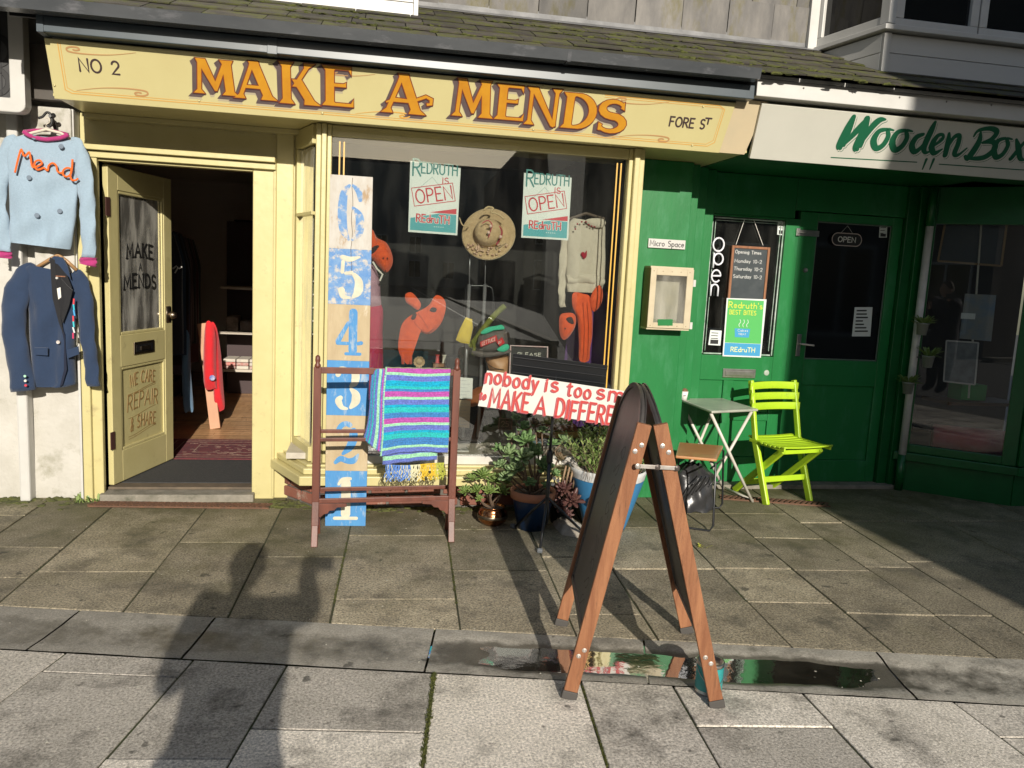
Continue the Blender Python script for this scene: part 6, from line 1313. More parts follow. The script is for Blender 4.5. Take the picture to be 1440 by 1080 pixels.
MB().tube([at(x, y, BY-.01) for x, y in ((50, 377), (68, 366), (82, 358), (95, 368), (108, 380))], .010, 8).build('wooden_hanger', mat('hanger_wood', (.35, .2, .09), .4), bz, smooth=True)
MB().bar(O_(76, 388, -.0), O_(92, 389, -.0), .006, .006).build('hanger_bar', PINE, bz)
cols = [(.6, .04, .05), (.02, .4, .5), (.05, .3, .6), (.6, .04, .06), (.05, .45, .5), (.6, .6, .6), (.5, .03, .1)]
for k in range(7): MB().bar(O_(104-.5*(k % 2)-k*.2, 420+k*8, .006), O_(103.5+.9*(k % 3)-k*.1, 428+k*8, .006), .008, .004, (0, 1, 0)).build('ribbon_piece', mat('ribbon_%d' % k, cols[k], .7), bz)
for k, c in enumerate(((.4, .7, .5), (.75, .7, .6), (.6, .05, .08))): MB().lathe([(.008, 0), (.006, .004), (0, .004)], at(35+k*.6, 529+k*6.5, BY-.105), 10, (0, -1, 0)).build('cuff_button', mat('cuff_button_%d' % k, c, .4), bz)

# ================================================================== posters and things in the bay window
PAPER = mat('poster_paper', (.62, .66, .64), .6); TEALP = mat('poster_teal', (.07, .34, .38), .6, c2=(.06, .31, .35)); REDPR = mat('poster_red', (.50, .03, .05), .6); TEALD = mat('poster_green_text', (.04, .20, .19), .6)
def sheet(px4, Y, m, name, parent, th=.0008):
    P_ = [at(x, y, Y) for x, y in px4]; q = MB(); q._a(P_+[p+Vector((0, th, 0)) for p in P_], [(0, 1, 2, 3), (7, 6, 5, 4), (0, 4, 5, 1), (1, 5, 6, 2), (2, 6, 7, 3), (3, 7, 4, 0)]); return q.build(name, m, parent), P_
def poster(px4, label):
    t = thing('poster', label, 'poster', tuple(at(*px4[0], 4.80)), 'town posters in the yellow shop window'); o, P_ = sheet(px4, 4.80, PAPER, 'paper', t)
    TL, TR, BR_, BL = P_; ux = (BR_-BL).normalized(); W = (BR_-BL).length; uy = (TL-BL).normalized(); H = (TL-BL).length; n = Vector((0, -1, 0))
    f = lambda x, y: BL+ux*W*x+uy*H*y
    pg = lambda pts, m, nm, h0, : MB().prism([(x*W, y*H) for x, y in pts], BL, ux, uy, n, .0004, h0).build(nm, m, t)
    pg([(.035, .03), (.965, .03), (.965, .29), (.62, .295), (.035, .20)], TEALP, 'teal_band', .0002); pg([(.42, .30), (.965, .30), (.965, .38)], REDPR, 'red_band', .0006)
    b = MB(); write(b, 'R', f(.06, .80), ux, uy, n, .095, .010, .045, h=.0003); write(b, 'EDRUTH', f(.23, .845), ux, uy, n, .062, .008, W*.72, h=.0003); b.build('lettering', TEALD, t)
    b = MB(); write(b, 'IS', f(.66, .72), ux, uy, n, .034, .0055, W*.12, h=.0003); b.build('lettering', REDPR, t)
    b = MB(); b.ribbon([(0, 0), (-.085, -.08)], f(.45, .80), ux, uy, n, .0016, .0002); b.ribbon([(0, 0), (.055, -.06)], f(.45, .80), ux, uy, n, .0016, .0002); b.build('string', TEALD, t)
    rx = (ux*cos(.2)+uy*sin(.2)); ry = (uy*cos(.2)-ux*sin(.2)); o2 = f(.11, .37)
    b = MB(); b.ribbon([(0, 0), (W*.84, 0), (W*.84, .105), (0, .105)], o2, rx, ry, n, .0042, .0003, .0010, closed=True); b.build('plate_border', REDPR, t)
    b = MB(); write(b, 'OPEN', o2+rx*.018+ry*.014, rx, ry, n, .077, .0085, W*.73, h=.0003, h0=.0010); b.build('lettering', REDPR, t)
    b = MB(); write(b, 'REdruTH', f(.16, .155), ux, uy, n, .044, .013, W*.66, h=.0002, h0=.0007); b.build('lettering_edge', PAPER, t)
    b = MB(); write(b, 'REdruTH', f(.16, .155), ux, uy, n, .044, .0075, W*.66, h=.0004, h0=.0011); b.build('lettering', REDPR, t)
    b = MB()
    for k in range(5): b.ribbon([(k*.013, 0), (k*.013+.004, 0)], f(.52, .10), ux, uy, n, .004, .0003, .0007)
    b.build('dots', PAPER, t)
poster([(577, 226), (648, 236.5), (643, 331), (574, 326)], 'left one of two white and teal OPEN posters in the bay window'); poster([(737, 243), (804, 250), (799, 338), (733, 334)], 'right one of two white and teal OPEN posters, beside the cream cardigan')
STRAW = mat('straw', (.52, .38, .22), .85, c2=(.40, .28, .15), scale=50, bump=1, bscale=160)
ht = thing('straw_hat', 'straw sun hat with shells and flowers round the brim on a stand', 'hat', tuple(at(686, 330, 5.0)))
hc = at(687, 329, 5.0); hax = Vector((-.25, -.92, .30)).normalized(); hx_ = hax.orthogonal().normalized()
MB().lathe([(.005, .085), (.05, .083), (.075, .072), (.086, .045), (.090, .0), (.105, -.006), (.14, -.004), (.166, .004), (.170, .001), (.166, -.002), (.14, -.010), (.10, -.012), (.0, -.012)], hc, 40, hax, cap=False).build('hat_body', STRAW, ht, smooth=True)
MB().lathe([(.0915, .004), (.0925, .02), (.090, .028)], hc, 40, hax, cap=False).build('hat_band', mat('mustard_ribbon', (.42, .27, .10), .7), ht, smooth=True)
MB().tube([hc+hax*-.002+(hx_*cos(a)+hax.cross(hx_)*sin(a))*.168 for a in [i*2*pi/40 for i in range(40)]], .004, 6, closed=True).build('brim_edge', mat('pale_braid', (.62, .54, .40), .8), ht, smooth=True)
random.seed(9); SHELL = mat('shell', (.62, .48, .34), .6, c2=(.42, .22, .15), scale=40)
hy_ = hax.cross(hx_)
for i in range(46):
    px, py = random.gauss(678, 14), random.gauss(349, 6); p = at(px, py, 4.98)
    d = p-hc; 
    if d.length > .17: continue
    p = hc+(d-hax*d.dot(hax))+hax*.012; q = MB(); q.ball(p, .0085, .006, .0065, 7, 5, .25); q.build('shell', SHELL, ht, smooth=True)
for px, py in ((690, 318), (704, 333), (687, 327)): q = MB(); q.ball(at(px, py, 4.88), .010, .006, .010, 8, 6, .1); q.build('flower', mat('pale_pink_flower', (.6, .42, .36), .7), ht, smooth=True)
b = MB(); b.tube([at(x, y, 4.885) for x, y in spline([(678, 314), (686, 310), (692, 316), (690, 324), (687, 334)], 4)], .003, 5); b.build('pink_cord', mat('crimson_cord', (.4, .03, .07), .7), ht); b = MB(); b.tube([at(x, y, 4.93) for x, y in spline([(702, 318), (706, 326), (703, 336), (698, 344)], 4)], .004, 5); b.build('pink_cord', MATS['crimson_cord'], ht)
b = MB(); b.tube([at(x, y, 4.93) for x, y in spline([(680, 296), (686, 291), (694, 293), (690, 298), (700, 301), (709, 308)], 4)], .006, 6).tube([at(x, y, 4.97) for x, y in spline([(646, 306), (650, 316), (656, 318), (662, 312)], 4)], .004, 6); b.build('ribbon_tie', mat('straw_ribbon', (.5, .38, .22), .8), ht, smooth=True)
b = MB(); o_ = at(699, 353, 4.96); write(b, 'Fashion', o_, Vector((.8, 0, .55)).normalized(), Vector((-.55, 0, .8)).normalized(), (0, -1, 0), .022, .0025, .075); b.build('brim_writing', BLKL, ht)
trl = thing('pull_along_trolley', 'black wheeled trolley with tall grey telescopic poles in the window', 'trolley', (.62, 5.05, .36)); GREYM = mat('grey_pole', (.30, .30, .32), .3, metal=.6)
for x0, x1 in ((660, 657), (682, 676)): a_ = at(x0, 400, 5.05); MB().tube([a_, Vector((a_.x, 5.05, .42))], .0115, 12).build('pole', GREYM, trl, smooth=True); c_ = at(x0+1, 350, 5.05); MB().tube([c_, Vector((a_.x, 5.05, a_.z))], .004, 8).build('thin_rod', GREYM, trl, smooth=True)
MB().tube([at(x, y, 5.10) for x, y in spline([(654, 505), (655, 430), (657, 404), (668, 402), (688, 403), (693, 412), (694, 440), (692, 505)], 3)], .007, 8).build('loop_handle', BLKM, trl, smooth=True)
MB().box(.48, .74, 5.08, 5.2, .37, .95).build('trolley_bag', mat('black_canvas', (.012, .012, .013), .9), trl, bevel=.02)
ORK = mat('orange_knit', (.72, .095, .015), .85, c2=(.55, .06, .01), scale=30, bump=.6, bscale=200, sheen=.3); DK = mat('dark_knit', (.03, .012, .012), .9); FELT = mat('white_felt', (.7, .68, .62), .9)
def blob(px_pts, Y, m, name, parent, th=.03, rows_=14):
    """closed pillow from an outline in front of the viewer, its own thickness th"""
    P_ = [at(x, y, Y) for x, y in px_pts]; c = sum(P_, Vector())/len(P_); n = len(P_); q = MB(); lv = 5; vs = []
    for s in (-1, 1):
        for j in range(lv+1):
            f = 1-j/lv
            for p in P_: r = c.lerp(p, f); r.y += s*th*math.sqrt(max(0, 1-f*f)); vs.append(r)
    fs = []
    for s in (0, 1):
        o = s*(lv+1)*n
        for j in range(lv):
            for k in range(n): a = (o+j*n+k, o+j*n+(k+1) % n, o+(j+1)*n+(k+1) % n, o+(j+1)*n+k); fs.append(a if s else a[::-1])
    q._a(vs, fs); return q.build(name, m, parent, smooth=True)
def closed_spline(pts, k=4):
    n = len(pts); out = []
    for i in range(n):
        p0, p1, p2, p3 = pts[i-1], pts[i], pts[(i+1) % n], pts[(i+2) % n]
        for j in range(k):
            t = j/k; out.append(tuple(.5*((2*p1[a])+(-p0[a]+p2[a])*t+(2*p0[a]-5*p1[a]+4*p2[a]-p3[a])*t*t+(-p0[a]+3*p1[a]-3*p2[a]+p3[a])*t**3) for a in (0, 1)))
    return out
# mannequin at the left behind the plank
mn = thing('dressed_mannequin', 'mannequin in lilac top and crimson skirt half hidden behind the number plank', 'mannequin', (.0, 5.1, .36))
blob(closed_spline([(508, 372), (524, 372), (533, 392), (535, 415), (534, 432), (508, 434), (500, 400)]), 5.1, mat('lilac_cloth', (.48, .30, .38), .8, c2=(.36, .22, .28), scale=10), 'lilac_top', mn, .07); blob(closed_spline([(504, 430), (536, 428), (538, 470), (539, 520), (540, 560), (500, 560), (498, 480)]), 5.1, mat('crimson_cloth', (.42, .012, .06), .8, c2=(.30, .01, .05), scale=8), 'crimson_skirt', mn, .09); MB().tube([Vector((.02, 5.12, .36)), Vector((.02, 5.12, .9))], .015).build('stand_pole', BLKM, mn)
fx1 = thing('fox_hood', 'orange knitted fox hood beside the top half of the number plank', 'knitted hood', tuple(at(535, 350, 5.0)))
blob(closed_spline([(515, 326), (524, 323), (530, 334), (544, 342), (552, 360), (551, 374), (543, 383), (532, 374), (524, 366), (512, 360)]), 5.02, ORK, 'hood', fx1, .06); blob(closed_spline([(520, 352), (528, 345), (533, 346), (530, 352), (523, 357)]), 4.965, DK, 'ear_patch', fx1, .008)
for x, y in ((539, 363), (545, 363), (542, 381)): q = MB(); q.ball(at(x, y, 4.955), .0045); q.build('eye', BLKP, fx1, smooth=True)
b = MB(); b.tube([at(x, y, 4.99) for x, y in ((524, 368), (530, 378), (538, 386), (534, 395))], .006, 6); b.build('face_stripe', FELT, fx1)
fx2 = thing('fox_scarf', 'orange knitted fox scarf hanging in the middle of the window above the blanket', 'scarf', tuple(at(595, 450, 5.1))); FY = 5.1
blob(closed_spline([(575, 512), (566, 505), (560, 490), (562, 468), (566, 455), (574, 446), (588, 438), (602, 430), (610, 418), (616, 415), (624, 420), (627, 430), (624, 446), (618, 458), (609, 467), (600, 470), (590, 468), (584, 478), (580, 490)]), FY, ORK, 'scarf_body', fx2, .035); blob(closed_spline([(570, 414), (578, 411), (586, 418), (592, 428), (588, 436), (578, 430), (571, 424)]), FY-.01, ORK, 'tail', fx2, .02)
blob(closed_spline([(604, 437), (608, 432), (614, 434), (612, 439)]), FY-.035, DK, 'ear_patch', fx2, .006); blob(closed_spline([(578, 448), (582, 440), (586, 442), (583, 449)]), FY-.035, DK, 'ear_patch', fx2, .006)
for pts in (((582, 452), (590, 462), (600, 468), (610, 462)), ((588, 440), (596, 452), (602, 462))): b = MB(); b.tube([at(x, y, FY-.036) for x, y in spline(list(pts), 4)], .002, 5); b.build('seam', mat('seam_thread', (.35, .05, .02), .9), fx2)
for x in (566, 577): MB().tube([at(x, 488, FY), at(x+.5, 512, FY)], .011, 8).build('hanging_leg', ORK, fx2, smooth=True)
# cardigan, orange cap and purple dress at the right
pd = thing('purple_dress', 'deep purple dress hanging behind the cream cardigan at the right of the window', 'dress', (1.5, 5.3, .4)); PUR = mat('purple_cloth', (.09, .02, .17), .85, c2=(.06, .015, .12), scale=9)
blob([(x, y) for x, y in ((815, 395), (850, 400), (862, 440), (868, 520), (866, 600), (786, 600), (792, 520), (800, 450))], 5.25, PUR, 'dress_cloth', pd, .06)
cd_ = thing('cream_cardigan', 'cream knitted cardigan with red hearts and collar beads on a hanger', 'cardigan', tuple(at(820, 360, 5.05))); CRK = KNIT('cream_knit', (.56, .50, .41), 40); CY = 5.05
garment('cardigan_body', [(0, 806, 846, 307, 314), (.06, 800, 851, 312, 318), (.2, 797, 851, 330, 335), (.6, 796, 850, 380, 385), (.85, 795, 848, 400, 402), (1, 797, 846, 410, 412)], CY, .05, CRK, cd_, seed=8)
limb_px('sleeve', [(800, 318, 6, 0), (794, 345, 6, -.0), (791, 380, 5.5, -.01), (790, 410, 5, -.02), (791, 432, 4.5, -.02)], CY, CRK, cd_, .5, 5); limb_px('hem_band', [(798, 394, 6, -.03), (815, 391, 7, -.04), (835, 393, 7, -.04), (848, 398, 6, -.03)], CY, CRK, cd_, .6, 7)
blob(closed_spline([(823, 311), (832, 307), (848, 308), (852, 314), (846, 320), (834, 319)]), CY-.055, CRK, 'collar', cd_, .012); blob(closed_spline([(817, 357), (820, 354), (823, 356), (825, 352), (825, 360), (821, 364)]), CY-.062, mat('heart_red', (.30, .012, .03), .9), 'heart', cd_, .004)
for x, y in ((809, 322), (812, 315), (818, 312), (824, 312), (828, 316), (832, 318), (836, 319)): q = MB(); q.ball(at(x, y, CY-.07), .006); q.build('bead', MATS['heart_red'], cd_, smooth=True)
MB().tube([at(798, 309, 5.06), at(824, 300, 5.06), at(850, 308, 5.06)], .010, 8).build('hanger', mat('dark_hanger', (.10, .07, .05), .5), cd_)
fx3 = thing('orange_fox_scarf', 'bright orange fox scarf hanging below the cream cardigan', 'scarf', tuple(at(820, 450, 5.0)))
blob(closed_spline([(806, 412), (820, 413), (830, 418), (833, 440), (833, 470), (830, 490), (828, 507), (815, 507), (814, 480), (812, 450), (805, 430)]), 5.0, ORK, 'scarf_body', fx3, .03); blob(closed_spline([(830, 420), (838, 404), (845, 402), (848, 415), (844, 430), (834, 438)]), 4.98, ORK, 'scarf_end', fx3, .02); blob(closed_spline([(787, 445), (796, 440), (808, 442), (810, 455), (803, 470), (793, 478), (787, 468)]), 4.96, ORK, 'fox_head', fx3, .04); blob(closed_spline([(796, 448), (804, 446), (807, 455), (800, 456)]), 4.925, DK, 'ear_patch', fx3, .006)
q = MB(); q.ball(at(795, 462, 4.915), .005); q.build('eye', BLKP, fx3)
for x in (820, 826): b = MB(); b.tube([at(x, 425, 4.965), at(x+2, 460, 4.965), at(x+1, 505, 4.965)], .0015, 5); b.build('seam', MATS['seam_thread'], fx3)
# lettuce hat on a wooden head
lh = thing('patchwork_hat', 'grey peaked hat with red LETTUCE patches and green felt leaves on a wooden head', 'hat', tuple(at(692, 490, 4.9))); LY = 4.92
blob(closed_spline([(673, 474), (680, 466), (695, 462), (708, 462), (713, 470), (713, 490), (700, 496), (680, 496), (672, 492)]), LY, mat('grey_felt', (.14, .12, .115), .95, c2=(.10, .09, .085), scale=30), 'crown', lh, .07); blob(closed_spline([(664, 493), (680, 495), (700, 494), (714, 490), (718, 496), (700, 501), (680, 503), (667, 499)]), LY-.05, MATS['grey_felt'], 'peak', lh, .04)
blob(closed_spline([(676, 468), (684, 461), (698, 458), (706, 457), (709, 463), (695, 465), (682, 470)]), LY-.05, mat('green_felt', (.05, .42, .26), .9), 'felt_leaf', lh, .015); blob(closed_spline([(699, 492), (706, 486), (714, 484), (716, 490), (708, 495)]), LY-.09, MATS['green_felt'], 'felt_leaf', lh, .01)
RP = mat('red_patch', (.45, .02, .025), .8)
o_, _ = sheet([(675, 481), (698, 471), (700, 479), (676, 488)], LY-.085, RP, 'word_patch', lh); a_ = at(677, 486, LY-.087); ux = (at(699, 478, LY-.087)-a_).normalized(); b = MB(); write(b, 'LETTUCE', a_+ux*.004, ux, UZ, (0, -1, 0), .022, .0026, .088); b.build('word', FELT, lh)
o_, _ = sheet([(698, 481), (706, 474), (710, 482), (703, 487)], LY-.088, RP, 'word_patch', lh); b = MB(); write(b, 'IN', at(701, 484, LY-.090), ux, UZ, (0, -1, 0), .018, .0025); b.build('word', FELT, lh)
blob(closed_spline([(684, 498), (714, 500), (716, 514), (712, 530), (700, 538), (690, 525)]), 4.98, mat('pale_wood_head', (.48, .26, .13), .5, c2=(.38, .2, .1), scale=5), 'wooden_head', lh, .07); MB().tube([at(x, y, 4.90) for x, y in spline([(680, 503), (686, 512), (696, 518), (709, 520)], 4)], .0025, 6).build('chin_strap', BLKM, lh)
yp = thing('yellow_cloth_cone', 'yellow felt pennant hanging by the trolley poles in the window', 'pennant', tuple(at(653, 465, 4.98))); blob([(x, y) for x, y in ((655, 446), (664, 449), (665, 462), (660, 484), (648, 482), (641, 478), (646, 464))], 4.98, mat('yellow_felt', (.62, .46, .03), .85, c2=(.5, .36, .02), scale=14), 'felt', yp, .02)
gs = thing('green_knit_snake', 'olive green knitted snake draped behind the patchwork hat', 'knitted toy', tuple(at(680, 465, 5.0))); MB().tube([at(x, y, 4.99) for x, y in spline([(660, 488), (670, 476), (680, 462), (692, 447), (703, 436), (710, 430)], 4)], .019, 10).build('snake_body', mat('olive_knit', (.17, .18, .03), .9, c2=(.10, .12, .02), scale=25, bump=1), gs, smooth=True); MB().tube([at(x, y, 4.97) for x, y in spline([(664, 478), (667, 490), (665, 500)], 4)], .012, 8).build('snake_end', MATS['olive_knit'], gs, smooth=True)
pf = thing('framed_notice', 'small black notice in a pink and white dotted frame behind the music stand', 'notice', tuple(at(745, 505, 4.9))); a_, b_, c_, d_ = at(718, 486, 4.9), at(770, 488, 4.9), at(769, 548, 4.9), at(716, 546, 4.9)
MB().tube([a_, b_, c_, d_], .006, 6, closed=True).build('frame', mat('pink_frame', (.65, .38, .40), .6, c2=(.5, .5, .5), scale=60), pf); sheet([(719, 488), (769, 490), (768, 546), (717, 545)], 4.905, BLKP, 'notice_face', pf)
b = MB(); write(b, 'PLEASE', at(728, 500, 4.9), UX if False else Vector((1, 0, 0)), UZ, (0, -1, 0), .02, .003, .15, jit=.05); b.build('writing', FELT, pf)
for px4, Y, lab in (([(641, 530), (665, 532), (664, 562), (641, 560)], 4.80, 'white typed notice taped low in the window above a cream sheet'), ([(641, 562), (662, 563), (660, 602), (641, 600)], 4.81, 'cream lined sheet below the white typed notice')):
    t = thing('paper_notice', lab, 'notice', tuple(at(*px4[0], Y))); sheet(px4, Y, mat('white_paper', (.62, .62, .60), .7) if Y == 4.80 else mat('cream_paper', (.55, .42, .30), .7), 'sheet', t); b = MB()
    for k in range(5 if Y == 4.8 else 7): o_ = at(px4[0][0]+4, px4[0][1]+5+k*5, Y-.0015); b.ribbon([(0, 0), (.05+.02*(k % 2), 0)], o_, (1, 0, 0), UZ, (0, -1, 0), .0015, .0002)
    tag(b.build('printed_lines', mat('grey_print', (.2, .22, .3), .7), t), kind='stuff')
lb = thing('leather_shade', 'brown leather lampshade-like bag standing in the window behind the slogan board', 'bag', tuple(at(675, 585, 5.0))); LEA = mat('brown_leather', (.30, .10, .035), .45, c2=(.20, .06, .02), scale=9)
blob(closed_spline([(652, 562), (665, 548), (680, 543), (700, 548), (712, 562), (705, 572), (690, 566), (672, 566), (658, 572)]), 5.0, LEA, 'leather_top', lb, .10)
for pts in (((656, 570), (652, 585), (648, 598)), ((682, 568), (686, 585), (690, 600)), ((705, 572), (708, 590), (712, 604))): MB().tube([at(x, y, 4.95) for x, y in pts], [.022, .018, .010], 8).build('dark_leg', mat('dark_leather', (.03, .018, .012), .5), lb, smooth=True)
ps = thing('price_card', 'small dark framed card with the number 25 at the foot of the window', 'price card', tuple(at(710, 595, 4.85))); sheet([(701, 588), (720, 590), (719, 605), (700, 603)], 4.86, mat('dark_card', (.07, .03, .025), .6), 'card', ps); b = MB(); write(b, '25', at(705, 600, 4.857), (1, 0, 0), UZ, (0, -1, 0), .035, .005, .045); b.ribbon([(-.012, -.018), (.07, -.020), (.072, .052), (-.010, .055)], at(704, 600, 4.857), (1, 0, 0), UZ, (0, -1, 0), .003, .0004, closed=True); b.build('number_print', mat('card_print', (.45, .25, .2), .7), ps)
fb = thing('woven_flower', 'pale woven straw flower standing at the window foot beneath the orange fox', 'ornament', tuple(at(590, 508, 4.95))); fc = at(589, 508, 4.95)
for k in range(14): a = k*2.4; q = MB(); leaf(q, fc, Vector((cos(a), -.6, sin(a))), Vector((0, -1, 0)), .050, .022, .003); q.build('petal', mat('woven_petal', (.48, .34, .19), .8), fb)
q = MB(); q.ball(fc+Vector((0, -.02, 0)), .020); q.build('flower_heart', STRAW, fb, smooth=True)
bk = thing('folded_cloths', 'stack of printed cloths lying on the window platform at the right', 'cloth', (1.2, 4.95, .37))
for k, c in enumerate(((.45, .38, .3), (.12, .2, .25), (.5, .28, .1), (.25, .06, .05), (.35, .3, .1))): MB().box(1.0+.02*k, 1.42-.03*k, 4.86+.01*k, 5.1, .364+.045*k, .405+.045*k).build('folded_cloth', mat('cloth_%d' % k, c, .9, c2=tuple(v*.5 for v in c), scale=30), bk, bevel=.012)
zb = thing('striped_book', 'open white magazine lying on the window platform behind the clothes airer', 'magazine', (.4, 4.95, .365)); MB().box(.30, .62, 4.86, 5.05, .364, .372).build('pages', WHITE, zb, bevel=.002)
for k in range(8): MB().box(.315+.017*k, .323+.017*k, 4.87, 4.94, .3722, .3728).build('black_stripe', BLKL, zb)
rs = thing('reel_shelf', 'small wooden shelf of thread reels at the left foot of the window', 'shelf', (.52, 5.2, .9)); MB().box(.40, .62, 5.22, 5.3, .86, .88).box(.40, .42, 5.22, 5.3, .37, .86).box(.60, .62, 5.22, 5.3, .37, .86).build('shelf_frame', mat('shelf_wood', (.25, .12, .06), .6), rs)
for k, c in enumerate(((.5, .05, .05), (.6, .58, .5), (.3, .5, .2), (.6, .58, .55))): MB().lathe([(.016, 0), (.016, .004), (.012, .006), (.012, .05), (.016, .052), (.016, .056)], (.43+.045*k, 5.26, .881), 12).build('reel', mat('reel_%d' % k, c, .6), rs, smooth=True)
# string of pearl lights on the green panel in the splayed side light
gl_ = thing('bead_curtain', 'green strip edged with white pearl beads hanging in the narrow side window', 'garland', tuple(at(430, 370, 5.05)))
sheet([(428, 268), (441, 266), (441, 468), (430, 452)], 5.10, mat('green_strip', (.10, .17, .07), .8, c2=(.07, .12, .05)), 'green_cloth', gl_, .004)
for x, y0, y1 in ((427.5, 270, 462), (440, 266, 470)):
    n = 22 if x < 430 else 12
    for k in range(n): q = MB(); q.ball(at(x+.2*k*.2, y0+(y1-y0)*k/(n-1), 5.07), .0058, nu=8, nv=6); q.build('pearl', mat('pearl', (.65, .68, .6), .3), gl_, smooth=True)

# ================================================================== inside the shop, seen through the doorway
rg = thing('patterned_rug', 'red patterned rug on the shop floor just inside the doorway', 'rug', (-1.0, 6.0, .06)); RUGA = mat('rug_red', (.20, .045, .045), .95, c2=(.10, .03, .045), scale=35, bump=1, bscale=300); RUGB = mat('rug_cream', (.40, .28, .20), .95, c2=(.2, .1, .09), scale=50, bump=1)
MB().box(-1.55, -.62, 5.84, 6.50, .0585, .066).build('rug_pile', RUGA, rg, bevel=.003)
for z, (a, b_, c, d) in enumerate(((-1.50, -.66, 5.89, 6.45), (-1.44, -.71, 5.95, 6.39), (-1.30, -.84, 6.04, 6.30))): b = MB(); b.ribbon([(a, c), (b_, c), (b_, d), (a, d)], (0, 0, .0662), (1, 0, 0), (0, 1, 0), UZ, .010, .0006, closed=True); b.build('rug_border', RUGB, rg)
b = MB()
for k in range(60): x, y = random.uniform(-1.40, -.75), random.uniform(5.97, 6.37); b.ribbon([(x-.012, y), (x+.012, y+random.uniform(-.01, .01))], (0, 0, .0662), (1, 0, 0), (0, 1, 0), UZ, .010, .0005+.00001*k)
tag(b.build('rug_motif', RUGB, rg), kind='stuff')
mt = thing('door_mat', 'dark grey mat filling the doorway', 'mat', (-1.1, 5.5, .06)); MB().box(-1.58, -.58, 5.21, 5.82, .0425, .064).build('mat_pile', mat('mat_fibre', (.055, .055, .055), .95, c2=(.035, .035, .035), scale=60, bump=1, bscale=400), mt, bevel=.004)
rc = thing('red_coat', 'bright red coat with a round badge hung on a wooden post inside the doorway', 'coat', tuple(at(298, 550, 7.0))); RW = KNIT('red_wool', (.62, .012, .02), 20)
blob(closed_spline([(289, 456), (297, 453), (303, 470), (304, 510), (305, 545), (303, 546), (288, 545), (286, 500)]), 6.95, RW, 'coat_sleeve', rc, .07); blob(closed_spline([(297, 455), (305, 462), (311, 500), (314, 545), (316, 570), (313, 577), (303, 576), (300, 540), (298, 500)]), 7.05, RW, 'coat_body', rc, .09)
MB().lathe([(.025, 0), (.02, .006), (0, .006)], at(298.5, 531.5, 6.87), 12, (0, -1, 0)).build('round_badge', mat('blue_badge', (.06, .08, .35), .5, c2=(.5, .5, .6), scale=40), rc)
wp = thing('wooden_post', 'pale wooden coat post leaning inside the shop behind the red coat', 'coat stand', tuple(gr(300, 600, .06))); MB().bar(gr(303, 603, .058), at(285, 455, 7.2), .085, .03, (0, 1, 0)).build('post', mat('pale_post_wood', (.5, .26, .14), .5, c2=(.42, .2, .1), scale=5), wp, bevel=.003)
random.seed(31)
cr = thing('clothes_rail', 'rail of dark coats and trousers along the left wall inside the shop', 'clothes rail', (-1.75, 7, .06)); MB().tube([(-1.62, 6.2, 1.72), (-1.95, 8.6, 1.72)], .014, 8).build('rail_pole', BLKM, cr); MB().tube([(-1.62, 6.2, .06), (-1.62, 6.2, 1.72)], .014, 8).build('rail_post', BLKM, cr); MB().tube([(-1.95, 8.6, .06), (-1.95, 8.6, 1.72)], .014, 8).build('rail_post', BLKM, cr)
for k in range(9):
    f = k/8; c = Vector((-1.62-.33*f, 6.25+2.2*f, 0)); col = ((.015, .016, .022), (.02, .04, .07), (.01, .01, .012), (.03, .05, .09), (.015, .015, .02), (.05, .02, .03), (.02, .02, .02), (.08, .03, .03), (.03, .05, .05))[k]; L_ = random.uniform(.9, 1.3)
    def cf(u, v, c=c, L_=L_, k=k): a = 2*pi*u; w_ = .20*(.7+.3*min(1, v*4)); return Vector((c.x+w_*cos(a)*(1+.08*sin(a*5+k)), c.y+.055*sin(a)+.01*sin(v*9+a*3), 1.68-L_*v))
    MB().grid(cf, 30, 14).build('hung_coat', KNIT('coat_%d' % k, col), cr, smooth=True)
jn = thing('blue_jeans', 'pair of pale blue jeans hanging below the dark coats inside the doorway', 'jeans', tuple(at(262, 560, 6.6))); blob(closed_spline([(256, 470), (266, 470), (268, 520), (272, 575), (266, 578), (259, 578), (256, 540)]), 6.6, KNIT('washed_denim', (.12, .22, .33)), 'denim_leg', jn, .05)
an_ = thing('antler_hook', 'small white antler-shaped hook on the coats inside the shop', 'hook', tuple(at(247, 375, 6.4))); b = MB(); b.tube([at(x, y, 6.2) for x, y in ((243, 378), (248, 374), (252, 378), (256, 375))], .006, 6); b.build('antler', WHITE, an_); b = MB(); b.tube([at(x, y, 6.2) for x, y in ((246, 384), (249, 379), (250, 376))], .005, 6); b.build('antler_tip', WHITE, an_)
sf = thing('fabric_shelves', 'shelves stacked with folded fabric at the back of the shop', 'shelves', (-1.4, 8.6, .06)); SHW = mat('pale_shelf_wood', (.5, .44, .36), .6)
MB().box(-1.55, -.6, 8.85, 8.9, .06, 1.9).build('shelf_back', mat('shelf_back_dark', (.06, .04, .04), .8), sf)
for z in (.35, .74, 1.2): MB().box(-1.55, -.6, 8.45, 8.86, z, z+.025).build('shelf_board', SHW, sf)
for k in range(7):
    for j in range(3): x = -1.52+.13*k; c = random.choice(((.55, .12, .1), (.6, .55, .45), (.3, .32, .3), (.6, .5, .42), (.4, .1, .08))); MB().box(x, x+.12, 8.47, 8.75, .376+.036*j, .376+.036*j+.033).build('folded_fabric', mat('fabric_%d' % int(c[0]*100+c[1]*10), c, .9, c2=(.5, .45, .4), scale=22), sf, bevel=.008)
for k in range(6): x = -1.50+.14*k; MB().box(x, x+.125, 8.48, 8.72, .766, .766+random.uniform(.10, .16)).build('folded_fabric', mat('roll_%d' % (k % 3), ((.3, .25, .2), (.22, .2, .2), (.35, .3, .24))[k % 3], .9, c2=(.15, .12, .1), scale=16), sf, bevel=.02)
